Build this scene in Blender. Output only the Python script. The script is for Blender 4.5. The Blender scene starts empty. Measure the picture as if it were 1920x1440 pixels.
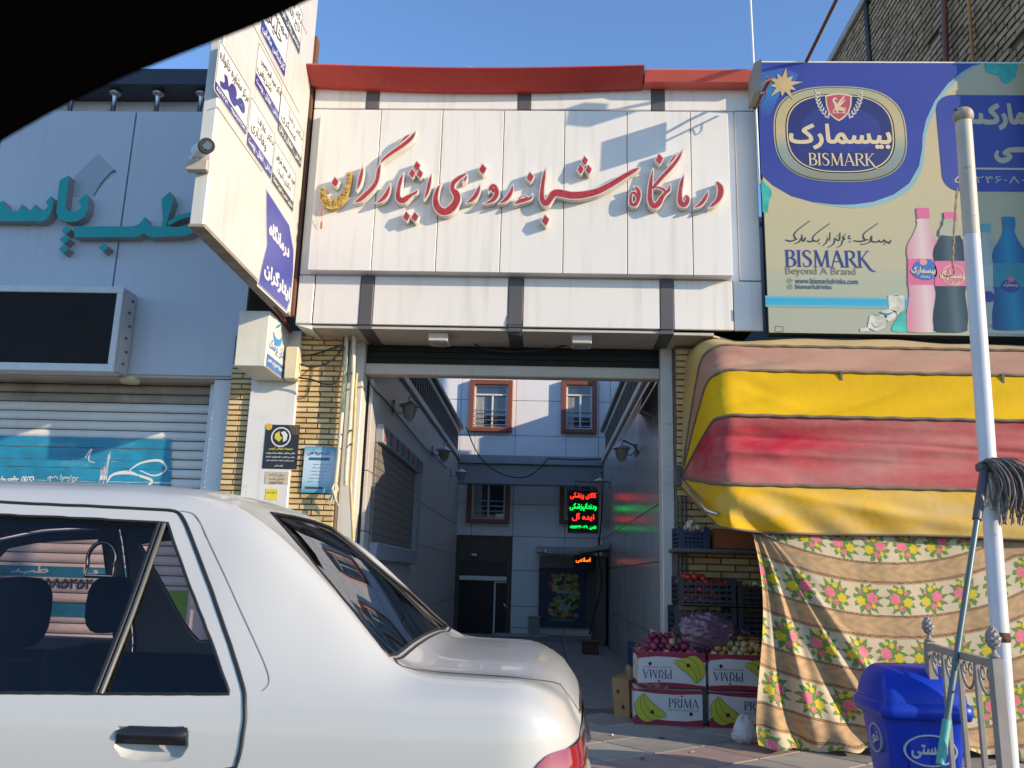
import bpy, math, random, re
import numpy as np
from mathutils import Vector, Matrix
from mathutils.geometry import delaunay_2d_cdt
random.seed(7); RNG = np.random.default_rng(7)
S = bpy.context.scene
COL = S.collection
# ------------------------------------------------------------------ camera
CR = np.array([0.99901599, 0.03500968, 0.02722816]); CU = np.array([-0.01883922, -0.22080906, 0.97513509])
CF = np.array([-0.04015139, 0.9746885, 0.21993223]); CP = np.array([0.0, 0.0, 1.0]); FPX = 1600.0
cam = bpy.data.cameras.new('camera'); camo = bpy.data.objects.new('camera', cam); COL.objects.link(camo)
cam.sensor_width = 36.0; cam.lens = FPX * 36.0 / 1920.0; cam.clip_end = 3000; cam.clip_start = 0.02
camo.matrix_world = Matrix(((CR[0], CU[0], -CF[0], CP[0]), (CR[1], CU[1], -CF[1], CP[1]), (CR[2], CU[2], -CF[2], CP[2]), (0, 0, 0, 1)))
cam.dof.use_dof = True; cam.dof.focus_distance = 6.6; cam.dof.aperture_fstop = 9.5
S.camera = camo
# ------------------------------------------------------------------ light
SUN = Vector((2.25, -1.0, 0.80)).normalized()
w = bpy.data.worlds.new('World'); S.world = w; w.use_nodes = True
nt = w.node_tree; bg = nt.nodes['Background']; sky = nt.nodes.new('ShaderNodeTexSky'); sky.sky_type = 'NISHITA'
sky.sun_disc = False; sky.sun_elevation = math.asin(SUN.z); sky.sun_rotation = math.atan2(SUN.x, SUN.y)
sky.air_density = 1.0; sky.dust_density = 0.2; sky.ozone_density = 4.2; sky.altitude = 900
nt.links.new(sky.outputs[0], bg.inputs[0]); bg.inputs[1].default_value = 0.15
sl = bpy.data.lights.new('sun', 'SUN'); so = bpy.data.objects.new('sun', sl); COL.objects.link(so)
sl.energy = 3.1; sl.angle = math.radians(0.5); sl.color = (1.0, 0.81, 0.58)
so.rotation_euler = SUN.to_track_quat('Z', 'Y').to_euler(); so.location = (10, -6, 8)
vs = S.view_settings; vs.view_transform = 'Standard'; vs.look = 'None'; vs.exposure = 1.02; vs.gamma = 1.0; vs.use_curve_mapping = False
S.render.engine = 'CYCLES'; S.cycles.max_bounces = 10; S.cycles.diffuse_bounces = 8; S.cycles.transparent_max_bounces = 12
S.cycles.use_denoising = True
# ------------------------------------------------------------------ helpers
GZ = 0.07      # pavement level;  camera is at z = 1
RZ = -0.15     # road level
def W(px, py, X=None, Y=None, Z=None):
    "the point on a plane of the place that a photograph position falls on"
    d = CF + CR * (px - 960) / FPX + CU * (720 - py) / FPX
    t = X / d[0] if X is not None else Y / d[1] if Y is not None else (Z - 1) / d[2]
    return CP + d * t
def mat(name, col, rough=.55, metal=0, var=.08, vs=3.0, bump=0, bs=60, coat=0, streak=0, emit=0, dust=None, dscale=2.0, dlo=.45, dhi=.7, spec=.5, trans=None):
    m = bpy.data.materials.new(name); m.use_nodes = True; n = m.node_tree.nodes; L = m.node_tree.links.new
    b = n['Principled BSDF']; b.inputs['Roughness'].default_value = rough; b.inputs['Metallic'].default_value = metal
    b.inputs['Coat Weight'].default_value = coat; b.inputs['Specular IOR Level'].default_value = spec
    c4 = (*col, 1)
    b.inputs['Base Color'].default_value = c4
    tc = n.new('ShaderNodeTexCoord')
    last = None
    if var:
        t = n.new('ShaderNodeTexNoise'); t.inputs['Scale'].default_value = vs; t.inputs['Detail'].default_value = 6
        L(tc.outputs['Object'], t.inputs['Vector'])
        r = n.new('ShaderNodeMapRange'); r.inputs[1].default_value = .3; r.inputs[2].default_value = .7
        r.inputs[3].default_value = 1 - var; r.inputs[4].default_value = 1 + var; L(t.outputs['Fac'], r.inputs[0])
        v = n.new('ShaderNodeVectorMath'); v.operation = 'SCALE'; v.inputs[0].default_value = col; L(r.outputs[0], v.inputs['Scale'])
        last = v.outputs[0]
        rr = n.new('ShaderNodeMapRange'); rr.inputs[3].default_value = max(0, rough - .08); rr.inputs[4].default_value = min(1, rough + .1)
        L(t.outputs['Fac'], rr.inputs[0]); L(rr.outputs[0], b.inputs['Roughness'])
    if streak:
        mp = n.new('ShaderNodeMapping'); mp.inputs['Scale'].default_value = (9, 9, .7); L(tc.outputs['Object'], mp.inputs[0])
        t2 = n.new('ShaderNodeTexNoise'); t2.inputs['Scale'].default_value = 1.6; t2.inputs['Detail'].default_value = 5; L(mp.outputs[0], t2.inputs['Vector'])
        r2 = n.new('ShaderNodeMapRange'); r2.inputs[1].default_value = .52; r2.inputs[2].default_value = .78; r2.inputs[4].default_value = streak; L(t2.outputs['Fac'], r2.inputs[0])
        mx = n.new('ShaderNodeMix'); mx.data_type = 'RGBA'; mx.inputs['B'].default_value = (.30, .23, .15, 1); mx.inputs['A'].default_value = c4
        if last is not None: L(last, mx.inputs['A'])
        L(r2.outputs[0], mx.inputs['Factor']); last = mx.outputs['Result']
    if dust:
        t3 = n.new('ShaderNodeTexNoise'); t3.inputs['Scale'].default_value = dscale; t3.inputs['Detail'].default_value = 7; t3.inputs['Roughness'].default_value = .62
        mp = n.new('ShaderNodeMapping'); mp.inputs['Scale'].default_value = (.5, 1, 1.8); L(tc.outputs['Object'], mp.inputs[0]); L(mp.outputs[0], t3.inputs['Vector'])
        r3 = n.new('ShaderNodeMapRange'); r3.inputs[1].default_value = dlo; r3.inputs[2].default_value = dhi; r3.inputs[4].default_value = .85; L(t3.outputs['Fac'], r3.inputs[0])
        mx = n.new('ShaderNodeMix'); mx.data_type = 'RGBA'; mx.inputs['B'].default_value = (*dust, 1); mx.inputs['A'].default_value = c4
        if last is not None: L(last, mx.inputs['A'])
        L(r3.outputs[0], mx.inputs['Factor']); last = mx.outputs['Result']
    if last is not None: L(last, b.inputs['Base Color'])
    if bump:
        t4 = n.new('ShaderNodeTexNoise'); t4.inputs['Scale'].default_value = bs; t4.inputs['Detail'].default_value = 4; L(tc.outputs['Object'], t4.inputs['Vector'])
        bp = n.new('ShaderNodeBump'); bp.inputs['Strength'].default_value = 1; bp.inputs['Distance'].default_value = bump; L(t4.outputs['Fac'], bp.inputs['Height']); L(bp.outputs[0], b.inputs['Normal'])
    if emit:
        b.inputs['Emission Color'].default_value = c4; b.inputs['Emission Strength'].default_value = emit
    if trans is not None: b.inputs['Transmission Weight'].default_value = trans
    return m
def glass(name, tint, refl=.9, rough=0.0, ior=1.52):
    m = bpy.data.materials.new(name); m.use_nodes = True; n = m.node_tree.nodes; L = m.node_tree.links.new
    n.remove(n['Principled BSDF']); o = n['Material Output']
    t = n.new('ShaderNodeBsdfTransparent'); t.inputs[0].default_value = (*tint, 1)
    g = n.new('ShaderNodeBsdfGlossy'); g.inputs['Roughness'].default_value = rough; g.inputs[0].default_value = (refl, refl, refl, 1)
    f = n.new('ShaderNodeFresnel'); f.inputs[0].default_value = ior
    x = n.new('ShaderNodeMixShader'); L(f.outputs[0], x.inputs[0]); L(t.outputs[0], x.inputs[1]); L(g.outputs[0], x.inputs[2]); L(x.outputs[0], o.inputs[0])
    return m
def gradmat(name, stops, axis='Z', lo=0, hi=1, rough=.5):
    "colour print that blends along one axis of the object"
    m = bpy.data.materials.new(name); m.use_nodes = True; n = m.node_tree.nodes; L = m.node_tree.links.new
    b = n['Principled BSDF']; b.inputs['Roughness'].default_value = rough
    tc = n.new('ShaderNodeTexCoord'); sp = n.new('ShaderNodeSeparateXYZ'); L(tc.outputs['Object'], sp.inputs[0])
    r = n.new('ShaderNodeMapRange'); r.inputs[1].default_value = lo; r.inputs[2].default_value = hi; L(sp.outputs[axis], r.inputs[0])
    c = n.new('ShaderNodeValToRGB'); e = c.color_ramp.elements
    e[0].position = stops[0][0]; e[0].color = (*stops[0][1], 1); e[1].position = stops[-1][0]; e[1].color = (*stops[-1][1], 1)
    for p, q in stops[1:-1]:
        k = e.new(p); k.color = (*q, 1)
    L(r.outputs[0], c.inputs[0]); L(c.outputs[0], b.inputs['Base Color']); return m
def vcolmat(name, rough=.8, bump=0, bs=400, var=0.06):
    m = bpy.data.materials.new(name); m.use_nodes = True; n = m.node_tree.nodes; L = m.node_tree.links.new
    b = n['Principled BSDF']; b.inputs['Roughness'].default_value = rough
    a = n.new('ShaderNodeAttribute'); a.attribute_name = 'print'
    tc = n.new('ShaderNodeTexCoord'); t = n.new('ShaderNodeTexNoise'); t.inputs['Scale'].default_value = 25; t.inputs['Detail'].default_value = 6; L(tc.outputs['Object'], t.inputs['Vector'])
    r = n.new('ShaderNodeMapRange'); r.inputs[1].default_value = .3; r.inputs[2].default_value = .7; r.inputs[3].default_value = 1 - var; r.inputs[4].default_value = 1 + var; L(t.outputs['Fac'], r.inputs[0])
    v = n.new('ShaderNodeVectorMath'); v.operation = 'SCALE'; L(a.outputs['Color'], v.inputs[0]); L(r.outputs[0], v.inputs['Scale']); L(v.outputs[0], b.inputs['Base Color'])
    if bump:
        t4 = n.new('ShaderNodeTexNoise'); t4.inputs['Scale'].default_value = bs; L(tc.outputs['Object'], t4.inputs['Vector'])
        bp = n.new('ShaderNodeBump'); bp.inputs['Distance'].default_value = bump; L(t4.outputs['Fac'], bp.inputs['Height']); L(bp.outputs[0], b.inputs['Normal'])
    return m
class MB:
    def __init__(s): s.v = []; s.f = []; s.sm = []
    def add(s, vs, fs, smooth=False):
        o = len(s.v); s.v += [tuple(map(float, p)) for p in vs]; s.f += [tuple(o + i for i in f) for f in fs]; s.sm += [smooth] * len(fs); return s
    def box(s, x0, x1, y0, y1, z0, z1):
        return s.hexa([(x0, y0, z0), (x1, y0, z0), (x1, y1, z0), (x0, y1, z0), (x0, y0, z1), (x1, y0, z1), (x1, y1, z1), (x0, y1, z1)])
    def hexa(s, p):
        return s.add(p, [(0, 3, 2, 1), (4, 5, 6, 7), (0, 1, 5, 4), (1, 2, 6, 5), (2, 3, 7, 6), (3, 0, 4, 7)])
    def bbox(s, x0, x1, y0, y1, z0, z1, b=.01):
        "box with chamfered edges"
        vs = []; cx, cy, cz = (x0 + x1) / 2, (y0 + y1) / 2, (z0 + z1) / 2
        hx, hy, hz = (x1 - x0) / 2, (y1 - y0) / 2, (z1 - z0) / 2; b = min(b, hx * .9, hy * .9, hz * .9)
        idx = {}
        for sx in (-1, 1):
            for sy in (-1, 1):
                for sz in (-1, 1):
                    for k in range(3):
                        d = [hx - b, hy - b, hz - b]; d[k] += b
                        idx[(sx, sy, sz, k)] = len(vs); vs.append((cx + sx * d[0], cy + sy * d[1], cz + sz * d[2]))
        fs = []
        I = lambda a, bb, c, k: idx[(a, bb, c, k)]
        for q in (-1, 1):
            fs.append([I(q, -1, -1, 0), I(q, 1, -1, 0), I(q, 1, 1, 0), I(q, -1, 1, 0)][::q])
            fs.append([I(1, q, -1, 1), I(-1, q, -1, 1), I(-1, q, 1, 1), I(1, q, 1, 1)][::q])
            fs.append([I(-1, -1, q, 2), I(1, -1, q, 2), I(1, 1, q, 2), I(-1, 1, q, 2)][::q])
        for a in (-1, 1):
            for c in (-1, 1):
                o = a * c
                fs.append([I(a, c, -1, 0), I(a, c, -1, 1), I(a, c, 1, 1), I(a, c, 1, 0)][::o])
                fs.append([I(a, -1, c, 2), I(a, -1, c, 0), I(a, 1, c, 0), I(a, 1, c, 2)][::o])
                fs.append([I(-1, a, c, 1), I(-1, a, c, 2), I(1, a, c, 2), I(1, a, c, 1)][::o])
        for a in (-1, 1):
            for bb in (-1, 1):
                for c in (-1, 1):
                    fs.append([I(a, bb, c, 0), I(a, bb, c, 1), I(a, bb, c, 2)][::a * bb * c])
        return s.add(vs, fs)
    def tube(s, pts, r, n=8, cap=True, smooth=True):
        pts = [Vector(p) for p in pts]; m = len(pts); rs = r if hasattr(r, '__len__') else [r] * m
        vs = []; t0 = (pts[1] - pts[0]).normalized(); nrm = t0.orthogonal().normalized()
        for i, p in enumerate(pts):
            t = (pts[min(i + 1, m - 1)] - pts[max(i - 1, 0)]).normalized()
            nrm = (nrm - t * nrm.dot(t)); nrm = nrm.normalized() if nrm.length > 1e-6 else t.orthogonal().normalized(); bn = t.cross(nrm)
            for k in range(n):
                a = 2 * math.pi * k / n; vs.append(p + (nrm * math.cos(a) + bn * math.sin(a)) * rs[i])
        fs = [(i * n + k, i * n + (k + 1) % n, (i + 1) * n + (k + 1) % n, (i + 1) * n + k) for i in range(m - 1) for k in range(n)]
        s.add(vs, fs, smooth)
        if cap: s.add(vs[:n], [tuple(range(n))[::-1]]); s.add(vs[-n:], [tuple(range(n))])
        return s
    def lathe(s, prof, c=(0, 0, 0), n=16, sx=1, sy=1):
        vs = [(c[0] + r * sx * math.cos(2 * math.pi * k / n), c[1] + r * sy * math.sin(2 * math.pi * k / n), c[2] + z) for r, z in prof for k in range(n)]
        fs = [(i * n + k, i * n + (k + 1) % n, (i + 1) * n + (k + 1) % n, (i + 1) * n + k) for i in range(len(prof) - 1) for k in range(n)]
        return s.add(vs, fs, True)
    def grid(s, P, smooth=True):
        nu, nv = len(P), len(P[0])
        return s.add([P[i][j] for i in range(nu) for j in range(nv)], [(i * nv + j, (i + 1) * nv + j, (i + 1) * nv + j + 1, i * nv + j + 1) for i in range(nu - 1) for j in range(nv - 1)], smooth)
    def ball(s, c, r, n=10, m=7, sz=1, rot=None):
        P = []
        for i in range(m + 1):
            a = math.pi * i / m
            P.append([(r * math.sin(a) * math.cos(2 * math.pi * k / n), r * math.sin(a) * math.sin(2 * math.pi * k / n), -r * sz * math.cos(a)) for k in range(n + 1)])
        return s.grid([[tuple(Vector(c) + (rot @ Vector(q) if rot else Vector(q))) for q in row] for row in P])
    def obj(s, name, m, parent=None, fix=False):
        me = bpy.data.meshes.new(name); me.from_pydata(s.v, [], s.f); me.polygons.foreach_set('use_smooth', s.sm)
        if fix: me.validate()
        me.update(); return link(name, me, m, parent)
def link(name, me, m, parent=None):
    o = bpy.data.objects.new(name, me); COL.objects.link(o)
    if m is not None and not me.materials: me.materials.append(m)
    if parent is not None: o.parent = parent; o.matrix_parent_inverse = Matrix.Translation(-abspos(parent))
    return o
def abspos(o):
    p = Vector(o.location)
    if o.parent: p = p + abspos(o.parent) + o.matrix_parent_inverse.translation
    return p
def tag(o, label=None, cat=None, group=None, kind=None):
    if label: o['label'] = label
    if cat: o['category'] = cat
    if group: o['group'] = group
    if kind: o['kind'] = kind
    return o
def thing(name, label, cat, loc=(0, 0, 0), group=None):
    o = bpy.data.objects.new(name, None); COL.objects.link(o); o.location = loc; o.empty_display_size = .1
    return tag(o, label, cat, group)
def dup(root, off=(0, 0, 0), label=None, rotz=0, group=None, loc=None):
    r = root.copy(); COL.objects.link(r)
    r.location = loc if loc is not None else Vector(root.location) + Vector(off); r.rotation_euler = (0, 0, root.rotation_euler.z + rotz)
    if label: r['label'] = label
    if group: r['group'] = group
    def rec(src, dst):
        for ch in list(src.children):
            c = ch.copy(); COL.objects.link(c); inv = ch.matrix_parent_inverse.copy(); c.parent = dst; c.matrix_parent_inverse = inv; rec(ch, c)
    rec(root, r); return r
# ------------------------------------------------------------------ flat shapes
def fill(contours, extra=None):
    "triangulate closed outlines with the non-zero rule; returns points, triangles"
    P = []; E_ = []
    for c in contours:
        o = len(P); n = len(c); P += [tuple(p[:2]) for p in c]; E_ += [(o + i, o + (i + 1) % n) for i in range(n)]
    A = np.array([P[e[0]] for e in E_]); B = np.array([P[e[1]] for e in E_])
    if extra is not None: P += [tuple(p) for p in extra]
    r = delaunay_2d_cdt([Vector(p) for p in P], E_, [], 0, 1e-7)
    V = np.array([tuple(v) for v in r[0]]); F = [f for f in r[2]]
    if not F: return V, []
    Fa = np.array([f[:3] for f in F]); C = V[Fa].mean(1)
    keep = []
    for k in range(0, len(C), 2000):
        c = C[k:k + 2000, None]; y = c[..., 1]
        up = (A[None, :, 1] <= y) & (B[None, :, 1] > y); dn = (A[None, :, 1] > y) & (B[None, :, 1] <= y)
        cr = (B[None, :, 0] - A[None, :, 0]) * (y - A[None, :, 1]) - (c[..., 0] - A[None, :, 0]) * (B[None, :, 1] - A[None, :, 1])
        wn = (up & (cr > 0)).sum(1) - (dn & (cr < 0)).sum(1)
        keep.append(wn != 0)
    keep = np.concatenate(keep); Fk = Fa[keep]
    a, b, c = V[Fk[:, 0]], V[Fk[:, 1]], V[Fk[:, 2]]
    ar = (b[:, 0] - a[:, 0]) * (c[:, 1] - a[:, 1]) - (b[:, 1] - a[:, 1]) * (c[:, 0] - a[:, 0])
    Fk = Fk[np.abs(ar) > 1e-12]; ar = ar[np.abs(ar) > 1e-12]
    Fk[ar < 0] = Fk[ar < 0][:, ::-1]
    return V, Fk.tolist()
class Frame:
    def __init__(s, O, U, V):
        s.O = np.array(O, float); s.U = np.array(U, float); s.V = np.array(V, float); s.N = np.cross(s.U, s.V)
    def at(s, u, v, n=0): return s.O + s.U * u + s.V * v + s.N * n
def facade(Y): return Frame((0, Y, 0), (1, 0, 0), (0, 0, 1))          # normal points to the street (-Y)
def slab(mb, contours, fr, n0, n1, tri=None):
    "solid plate of a flat shape between two heights above the frame"
    V, F = tri or fill(contours)
    if not F: return mb
    top = [fr.at(p[0], p[1], n1) for p in V]
    if n1 == n0: return mb.add(top, F)
    bot = [fr.at(p[0], p[1], n0) for p in V]; n = len(V); ed = {}
    for f in F:
        for i in range(3): ed[(f[i], f[(i + 1) % 3])] = 1
    side = [(n + a, n + b, b, a) for (a, b) in ed if (b, a) not in ed]
    return mb.add(top + bot, list(F) + side)
def cr(pts, k=5, closed=False):
    "Catmull-Rom resample"
    P = np.array(pts, float); n = len(P); out = []
    rng = range(n if closed else n - 1)
    for i in rng:
        p1, p2 = P[i], P[(i + 1) % n]
        p0 = P[(i - 1) % n] if closed or i > 0 else 2 * p1 - p2
        p3 = P[(i + 2) % n] if closed or i < n - 2 else 2 * p2 - p1
        for j in range(k):
            t = j / k; out.append(.5 * ((2 * p1) + (-p0 + p2) * t + (2 * p0 - 5 * p1 + 4 * p2 - p3) * t * t + (-p0 + 3 * p1 - 3 * p2 + p3) * t ** 3))
    if not closed: out.append(P[-1])
    return np.array(out)
def ccw(c):
    c = np.array(c)[:, :2]; x, y = c[:, 0], c[:, 1]
    return c if (x * np.roll(y, -1) - y * np.roll(x, -1)).sum() > 0 else c[::-1]
def stroke(pts, k=5, dw=0, smooth=True):
    "pen stroke (x, y, width) -> outline"
    Q = cr(pts, k) if smooth and len(pts) > 2 else np.array(pts, float)
    d = np.gradient(Q[:, :2], axis=0); d /= np.maximum(np.linalg.norm(d, axis=1, keepdims=True), 1e-9)
    n = np.stack([-d[:, 1], d[:, 0]], 1); h = np.maximum(Q[:, 2:3] / 2 + dw, 0)
    if dw < 0: m = Q[:, 2] / 2 + dw > 0; Q = Q[m]; n = n[m]; h = h[m]
    if len(Q) < 2: return None
    return ccw(np.concatenate([Q[:, :2] + n * h, (Q[:, :2] - n * h)[::-1]]))
def rrect(x0, y0, x1, y1, r, n=6):
    out = []
    for cx, cy, a in ((x1 - r, y1 - r, 0), (x0 + r, y1 - r, 90), (x0 + r, y0 + r, 180), (x1 - r, y0 + r, 270)):
        for i in range(n + 1):
            t = math.radians(a + 90 * i / n); out.append((cx + r * math.cos(t), cy + r * math.sin(t)))
    return out
def circ(cx, cy, rx, ry=None, n=24, p=2.0):
    ry = ry or rx; o = []
    for i in range(n):
        a = 2 * math.pi * i / n; c, s_ = math.cos(a), math.sin(a)
        o.append((cx + rx * math.copysign(abs(c) ** (2 / p), c), cy + ry * math.copysign(abs(s_) ** (2 / p), s_)))
    return o
def ring(outer, inner): return [list(ccw(outer)), list(ccw(inner)[::-1])]
# ------------------------------------------------------------------ writing
_AR = {'ا': (0xFE8D, 0), 'آ': (0xFE81, 0), 'ب': (0xFE8F, 1), 'پ': (0xFB56, 1), 'ت': (0xFE95, 1), 'ث': (0xFE99, 1), 'ج': (0xFE9D, 1), 'چ': (0xFB7A, 1), 'ح': (0xFEA1, 1), 'خ': (0xFEA5, 1), 'د': (0xFEA9, 0), 'ذ': (0xFEAB, 0), 'ر': (0xFEAD, 0), 'ز': (0xFEAF, 0), 'ژ': (0xFB8A, 0), 'س': (0xFEB1, 1), 'ش': (0xFEB5, 1), 'ص': (0xFEB9, 1), 'ض': (0xFEBD, 1), 'ط': (0xFEC1, 1), 'ظ': (0xFEC5, 1), 'ع': (0xFEC9, 1), 'غ': (0xFECD, 1), 'ف': (0xFED1, 1), 'ق': (0xFED5, 1), 'ک': (0xFB8E, 1), 'گ': (0xFB92, 1), 'ل': (0xFEDD, 1), 'م': (0xFEE1, 1), 'ن': (0xFEE5, 1), 'ه': (0xFEE9, 1), 'و': (0xFEED, 0), 'ی': (0xFBFC, 1), 'ئ': (0xFE89, 1)}
def fa(s):
    s = s.replace('لا', '\u0001'); out = []
    con = lambda c: (c in _AR) or c == '\u0001'
    dual = lambda c: (c in _AR) and _AR[c][1]
    for i, c in enumerate(s):
        if not con(c): out.append(c); continue
        pj = i > 0 and dual(s[i - 1]); nj = i < len(s) - 1 and con(s[i + 1])
        if c == '\u0001': out.append(chr(0xFEFC if pj else 0xFEFB)); continue
        b, d = _AR[c]; nj = nj and d
        out.append(chr(b + (3 if pj and nj else 2 if nj else 1 if pj else 0)))
    return re.sub('[A-Za-z0-9۰-۹.]+', lambda m: m.group(0)[::-1], ''.join(reversed(out)))
_TC = {}
def glyphs(s, bold=0, res=3):
    key = (s, bold, res)
    if key in _TC: return _TC[key]
    c = bpy.data.curves.new('t', 'FONT'); c.body = fa(s) if any(ord(x) > 0x600 for x in s) else s
    o = bpy.data.objects.new('t', c); COL.objects.link(o); bpy.context.view_layer.update()
    cu = o.to_curve(bpy.context.evaluated_depsgraph_get()); cont = []
    for sp in cu.splines:
        b = sp.bezier_points; n = len(b); pts = []
        for i in range(n):
            p0, p1, p2, p3 = b[i].co, b[i].handle_right, b[(i + 1) % n].handle_left, b[(i + 1) % n].co
            straight = (p1 - p0).cross(p3 - p0).length < 1e-5 and (p2 - p0).cross(p3 - p0).length < 1e-5
            k = 1 if straight else res
            for j in range(k):
                t = j / k; q = p0 * (1 - t) ** 3 + p1 * 3 * t * (1 - t) ** 2 + p2 * 3 * t * t * (1 - t) + p3 * t ** 3; pts.append((q.x, q.y))
        if len(pts) > 2: cont.append(np.array(pts))
    o.to_curve_clear(); bpy.data.objects.remove(o); bpy.data.curves.remove(c)
    if bold and cont:
        area = lambda q: (q[:, 0] * np.roll(q[:, 1], -1) - q[:, 1] * np.roll(q[:, 0], -1)).sum()
        big = max(cont, key=lambda q: abs(area(q))); sg = 1 if area(big) > 0 else -1
        res_ = []
        for q in cont:
            a = q - np.roll(q, 1, 0); bb = np.roll(q, -1, 0) - q
            a /= np.maximum(np.linalg.norm(a, axis=1, keepdims=True), 1e-9); bb /= np.maximum(np.linalg.norm(bb, axis=1, keepdims=True), 1e-9)
            t = a + bb; t /= np.maximum(np.linalg.norm(t, axis=1, keepdims=True), 1e-9)
            res_.append(q + np.stack([t[:, 1], -t[:, 0]], 1) * bold * sg)
        cont = res_
    _TC[key] = cont; return cont
def fit(cont, u0, v0, u1, v1, flip=False, slant=0):
    A = np.concatenate(cont); lo, hi = A.min(0), A.max(0)
    o = []
    for q in cont:
        t = (q - lo) / (hi - lo)
        if flip: t = 1 - t
        r = np.stack([u0 + (u1 - u0) * t[:, 0] + slant * t[:, 1], v0 + (v1 - v0) * t[:, 1]], 1); o.append(r)
    return o
def write(mb, s, fr, box, n0, n1, bold=0, res=3, flip=False, slant=0):
    return slab(mb, fit(glyphs(s, bold, res), *box, flip=flip, slant=slant), fr, n0, n1)
# roman serif capitals as pen strokes in a unit-height cell: (advance, strokes)
T_, t_ = .125, .05
def _ser(x, y, w=.17): return [(x - w / 2, y, .035), (x + w / 2, y, .035)]
SERIF = {
 'B': (.66, [[(.16, 0, T_), (.16, 1, T_)], _ser(.13, .015), _ser(.13, .985), [(.16, .98, t_), (.36, .98, .06), (.5, .88, .12), (.5, .68, .12), (.36, .54, .06), (.18, .53, t_)], [(.2, .53, t_), (.42, .51, .07), (.57, .38, .13), (.56, .15, .13), (.4, .03, .06), (.16, .02, t_)]]),
 'I': (.32, [[(.16, 0, T_), (.16, 1, T_)], _ser(.16, .015, .24), _ser(.16, .985, .24)]),
 'S': (.58, [[(.48, .78, .03), (.44, .92, .05), (.3, .985, .06), (.14, .9, .11), (.13, .72, .12), (.28, .57, .13), (.44, .42, .13), (.48, .22, .12), (.38, .06, .08), (.22, .015, .05), (.1, .09, .045), (.06, .26, .03)]]),
 'M': (.98, [[(.16, 0, t_), (.2, 1, t_)], [(.2, 1, T_), (.5, .02, .12)], [(.5, .02, t_), (.8, 1, t_)], [(.8, 1, T_), (.84, 0, T_)], _ser(.15, .015, .2), _ser(.85, .015, .24), _ser(.17, .985, .14), _ser(.82, .985, .16)]),
 'A': (.78, [[(.1, 0, t_), (.4, 1, t_)], [(.39, 1, T_), (.7, 0, T_)], [(.22, .34, t_), (.58, .34, t_)], _ser(.1, .015, .2), _ser(.69, .015, .24)]),
 'R': (.72, [[(.16, 0, T_), (.16, 1, T_)], _ser(.15, .015, .25), _ser(.13, .985), [(.16, .98, t_), (.38, .98, .06), (.54, .87, .12), (.54, .66, .12), (.4, .52, .06), (.18, .5, t_)], [(.34, .52, .08), (.5, .25, .12), (.66, .03, .1), (.76, .0, .03)]]),
 'K': (.74, [[(.16, 0, T_), (.16, 1, T_)], _ser(.16, .015, .25), _ser(.16, .985, .25), [(.6, .985, t_), (.2, .46, t_)], _ser(.6, .985, .2), [(.28, .56, .08), (.5, .22, .12), (.72, -.12, .1), (.98, -.24, .03)]]),
 'P': (.62, [[(.16, 0, T_), (.16, 1, T_)], _ser(.15, .015, .25), _ser(.13, .985), [(.16, .98, t_), (.38, .98, .06), (.53, .85, .12), (.52, .62, .12), (.38, .48, .06), (.18, .46, t_)]]),
 'Q': (.8, [[(.4, .99, .06), (.16, .85, .1), (.08, .5, .12), (.16, .15, .1), (.4, .01, .06), (.64, .15, .1), (.72, .5, .12), (.64, .85, .1), (.4, .99, .06)], [(.4, .1, .05), (.8, -.2, .06)]]),
 'U': (.72, [[(.15, 1, T_), (.15, .3, T_), (.24, .05, .08), (.4, .01, .06), (.54, .1, .05), (.58, .4, t_), (.58, 1, t_)]]),
 'L': (.58, [[(.16, 0, T_), (.16, 1, T_)], [(.16, .02, .05), (.54, .02, .05)], [(.53, .02, .04), (.54, .2, .03)]]),
 'T': (.62, [[(.31, 0, T_), (.31, 1, T_)], [(.04, .97, .06), (.58, .97, .06)], _ser(.31, .015, .24)]),
 'Y': (.68, [[(.34, 0, T_), (.34, .45, T_)], [(.05, 1, .11), (.34, .42, .11)], [(.62, 1, t_), (.34, .42, t_)]]),
 'N': (.78, [[(.13, 0, t_), (.13, 1, t_)], [(.13, 1, T_), (.63, 0, T_)], [(.63, 0, t_), (.63, 1, t_)]]),
 ' ': (.35, [])}
def serif(s, extra={}):
    x = 0; out = []
    for c in s:
        adv, st = SERIF[c]
        for q in st:
            q2 = [(a + x, b, c_) for a, b, c_ in q]; o = stroke(q2, 4)
            if o is not None: out.append(o)
        x += adv * .97
    return out
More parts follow.
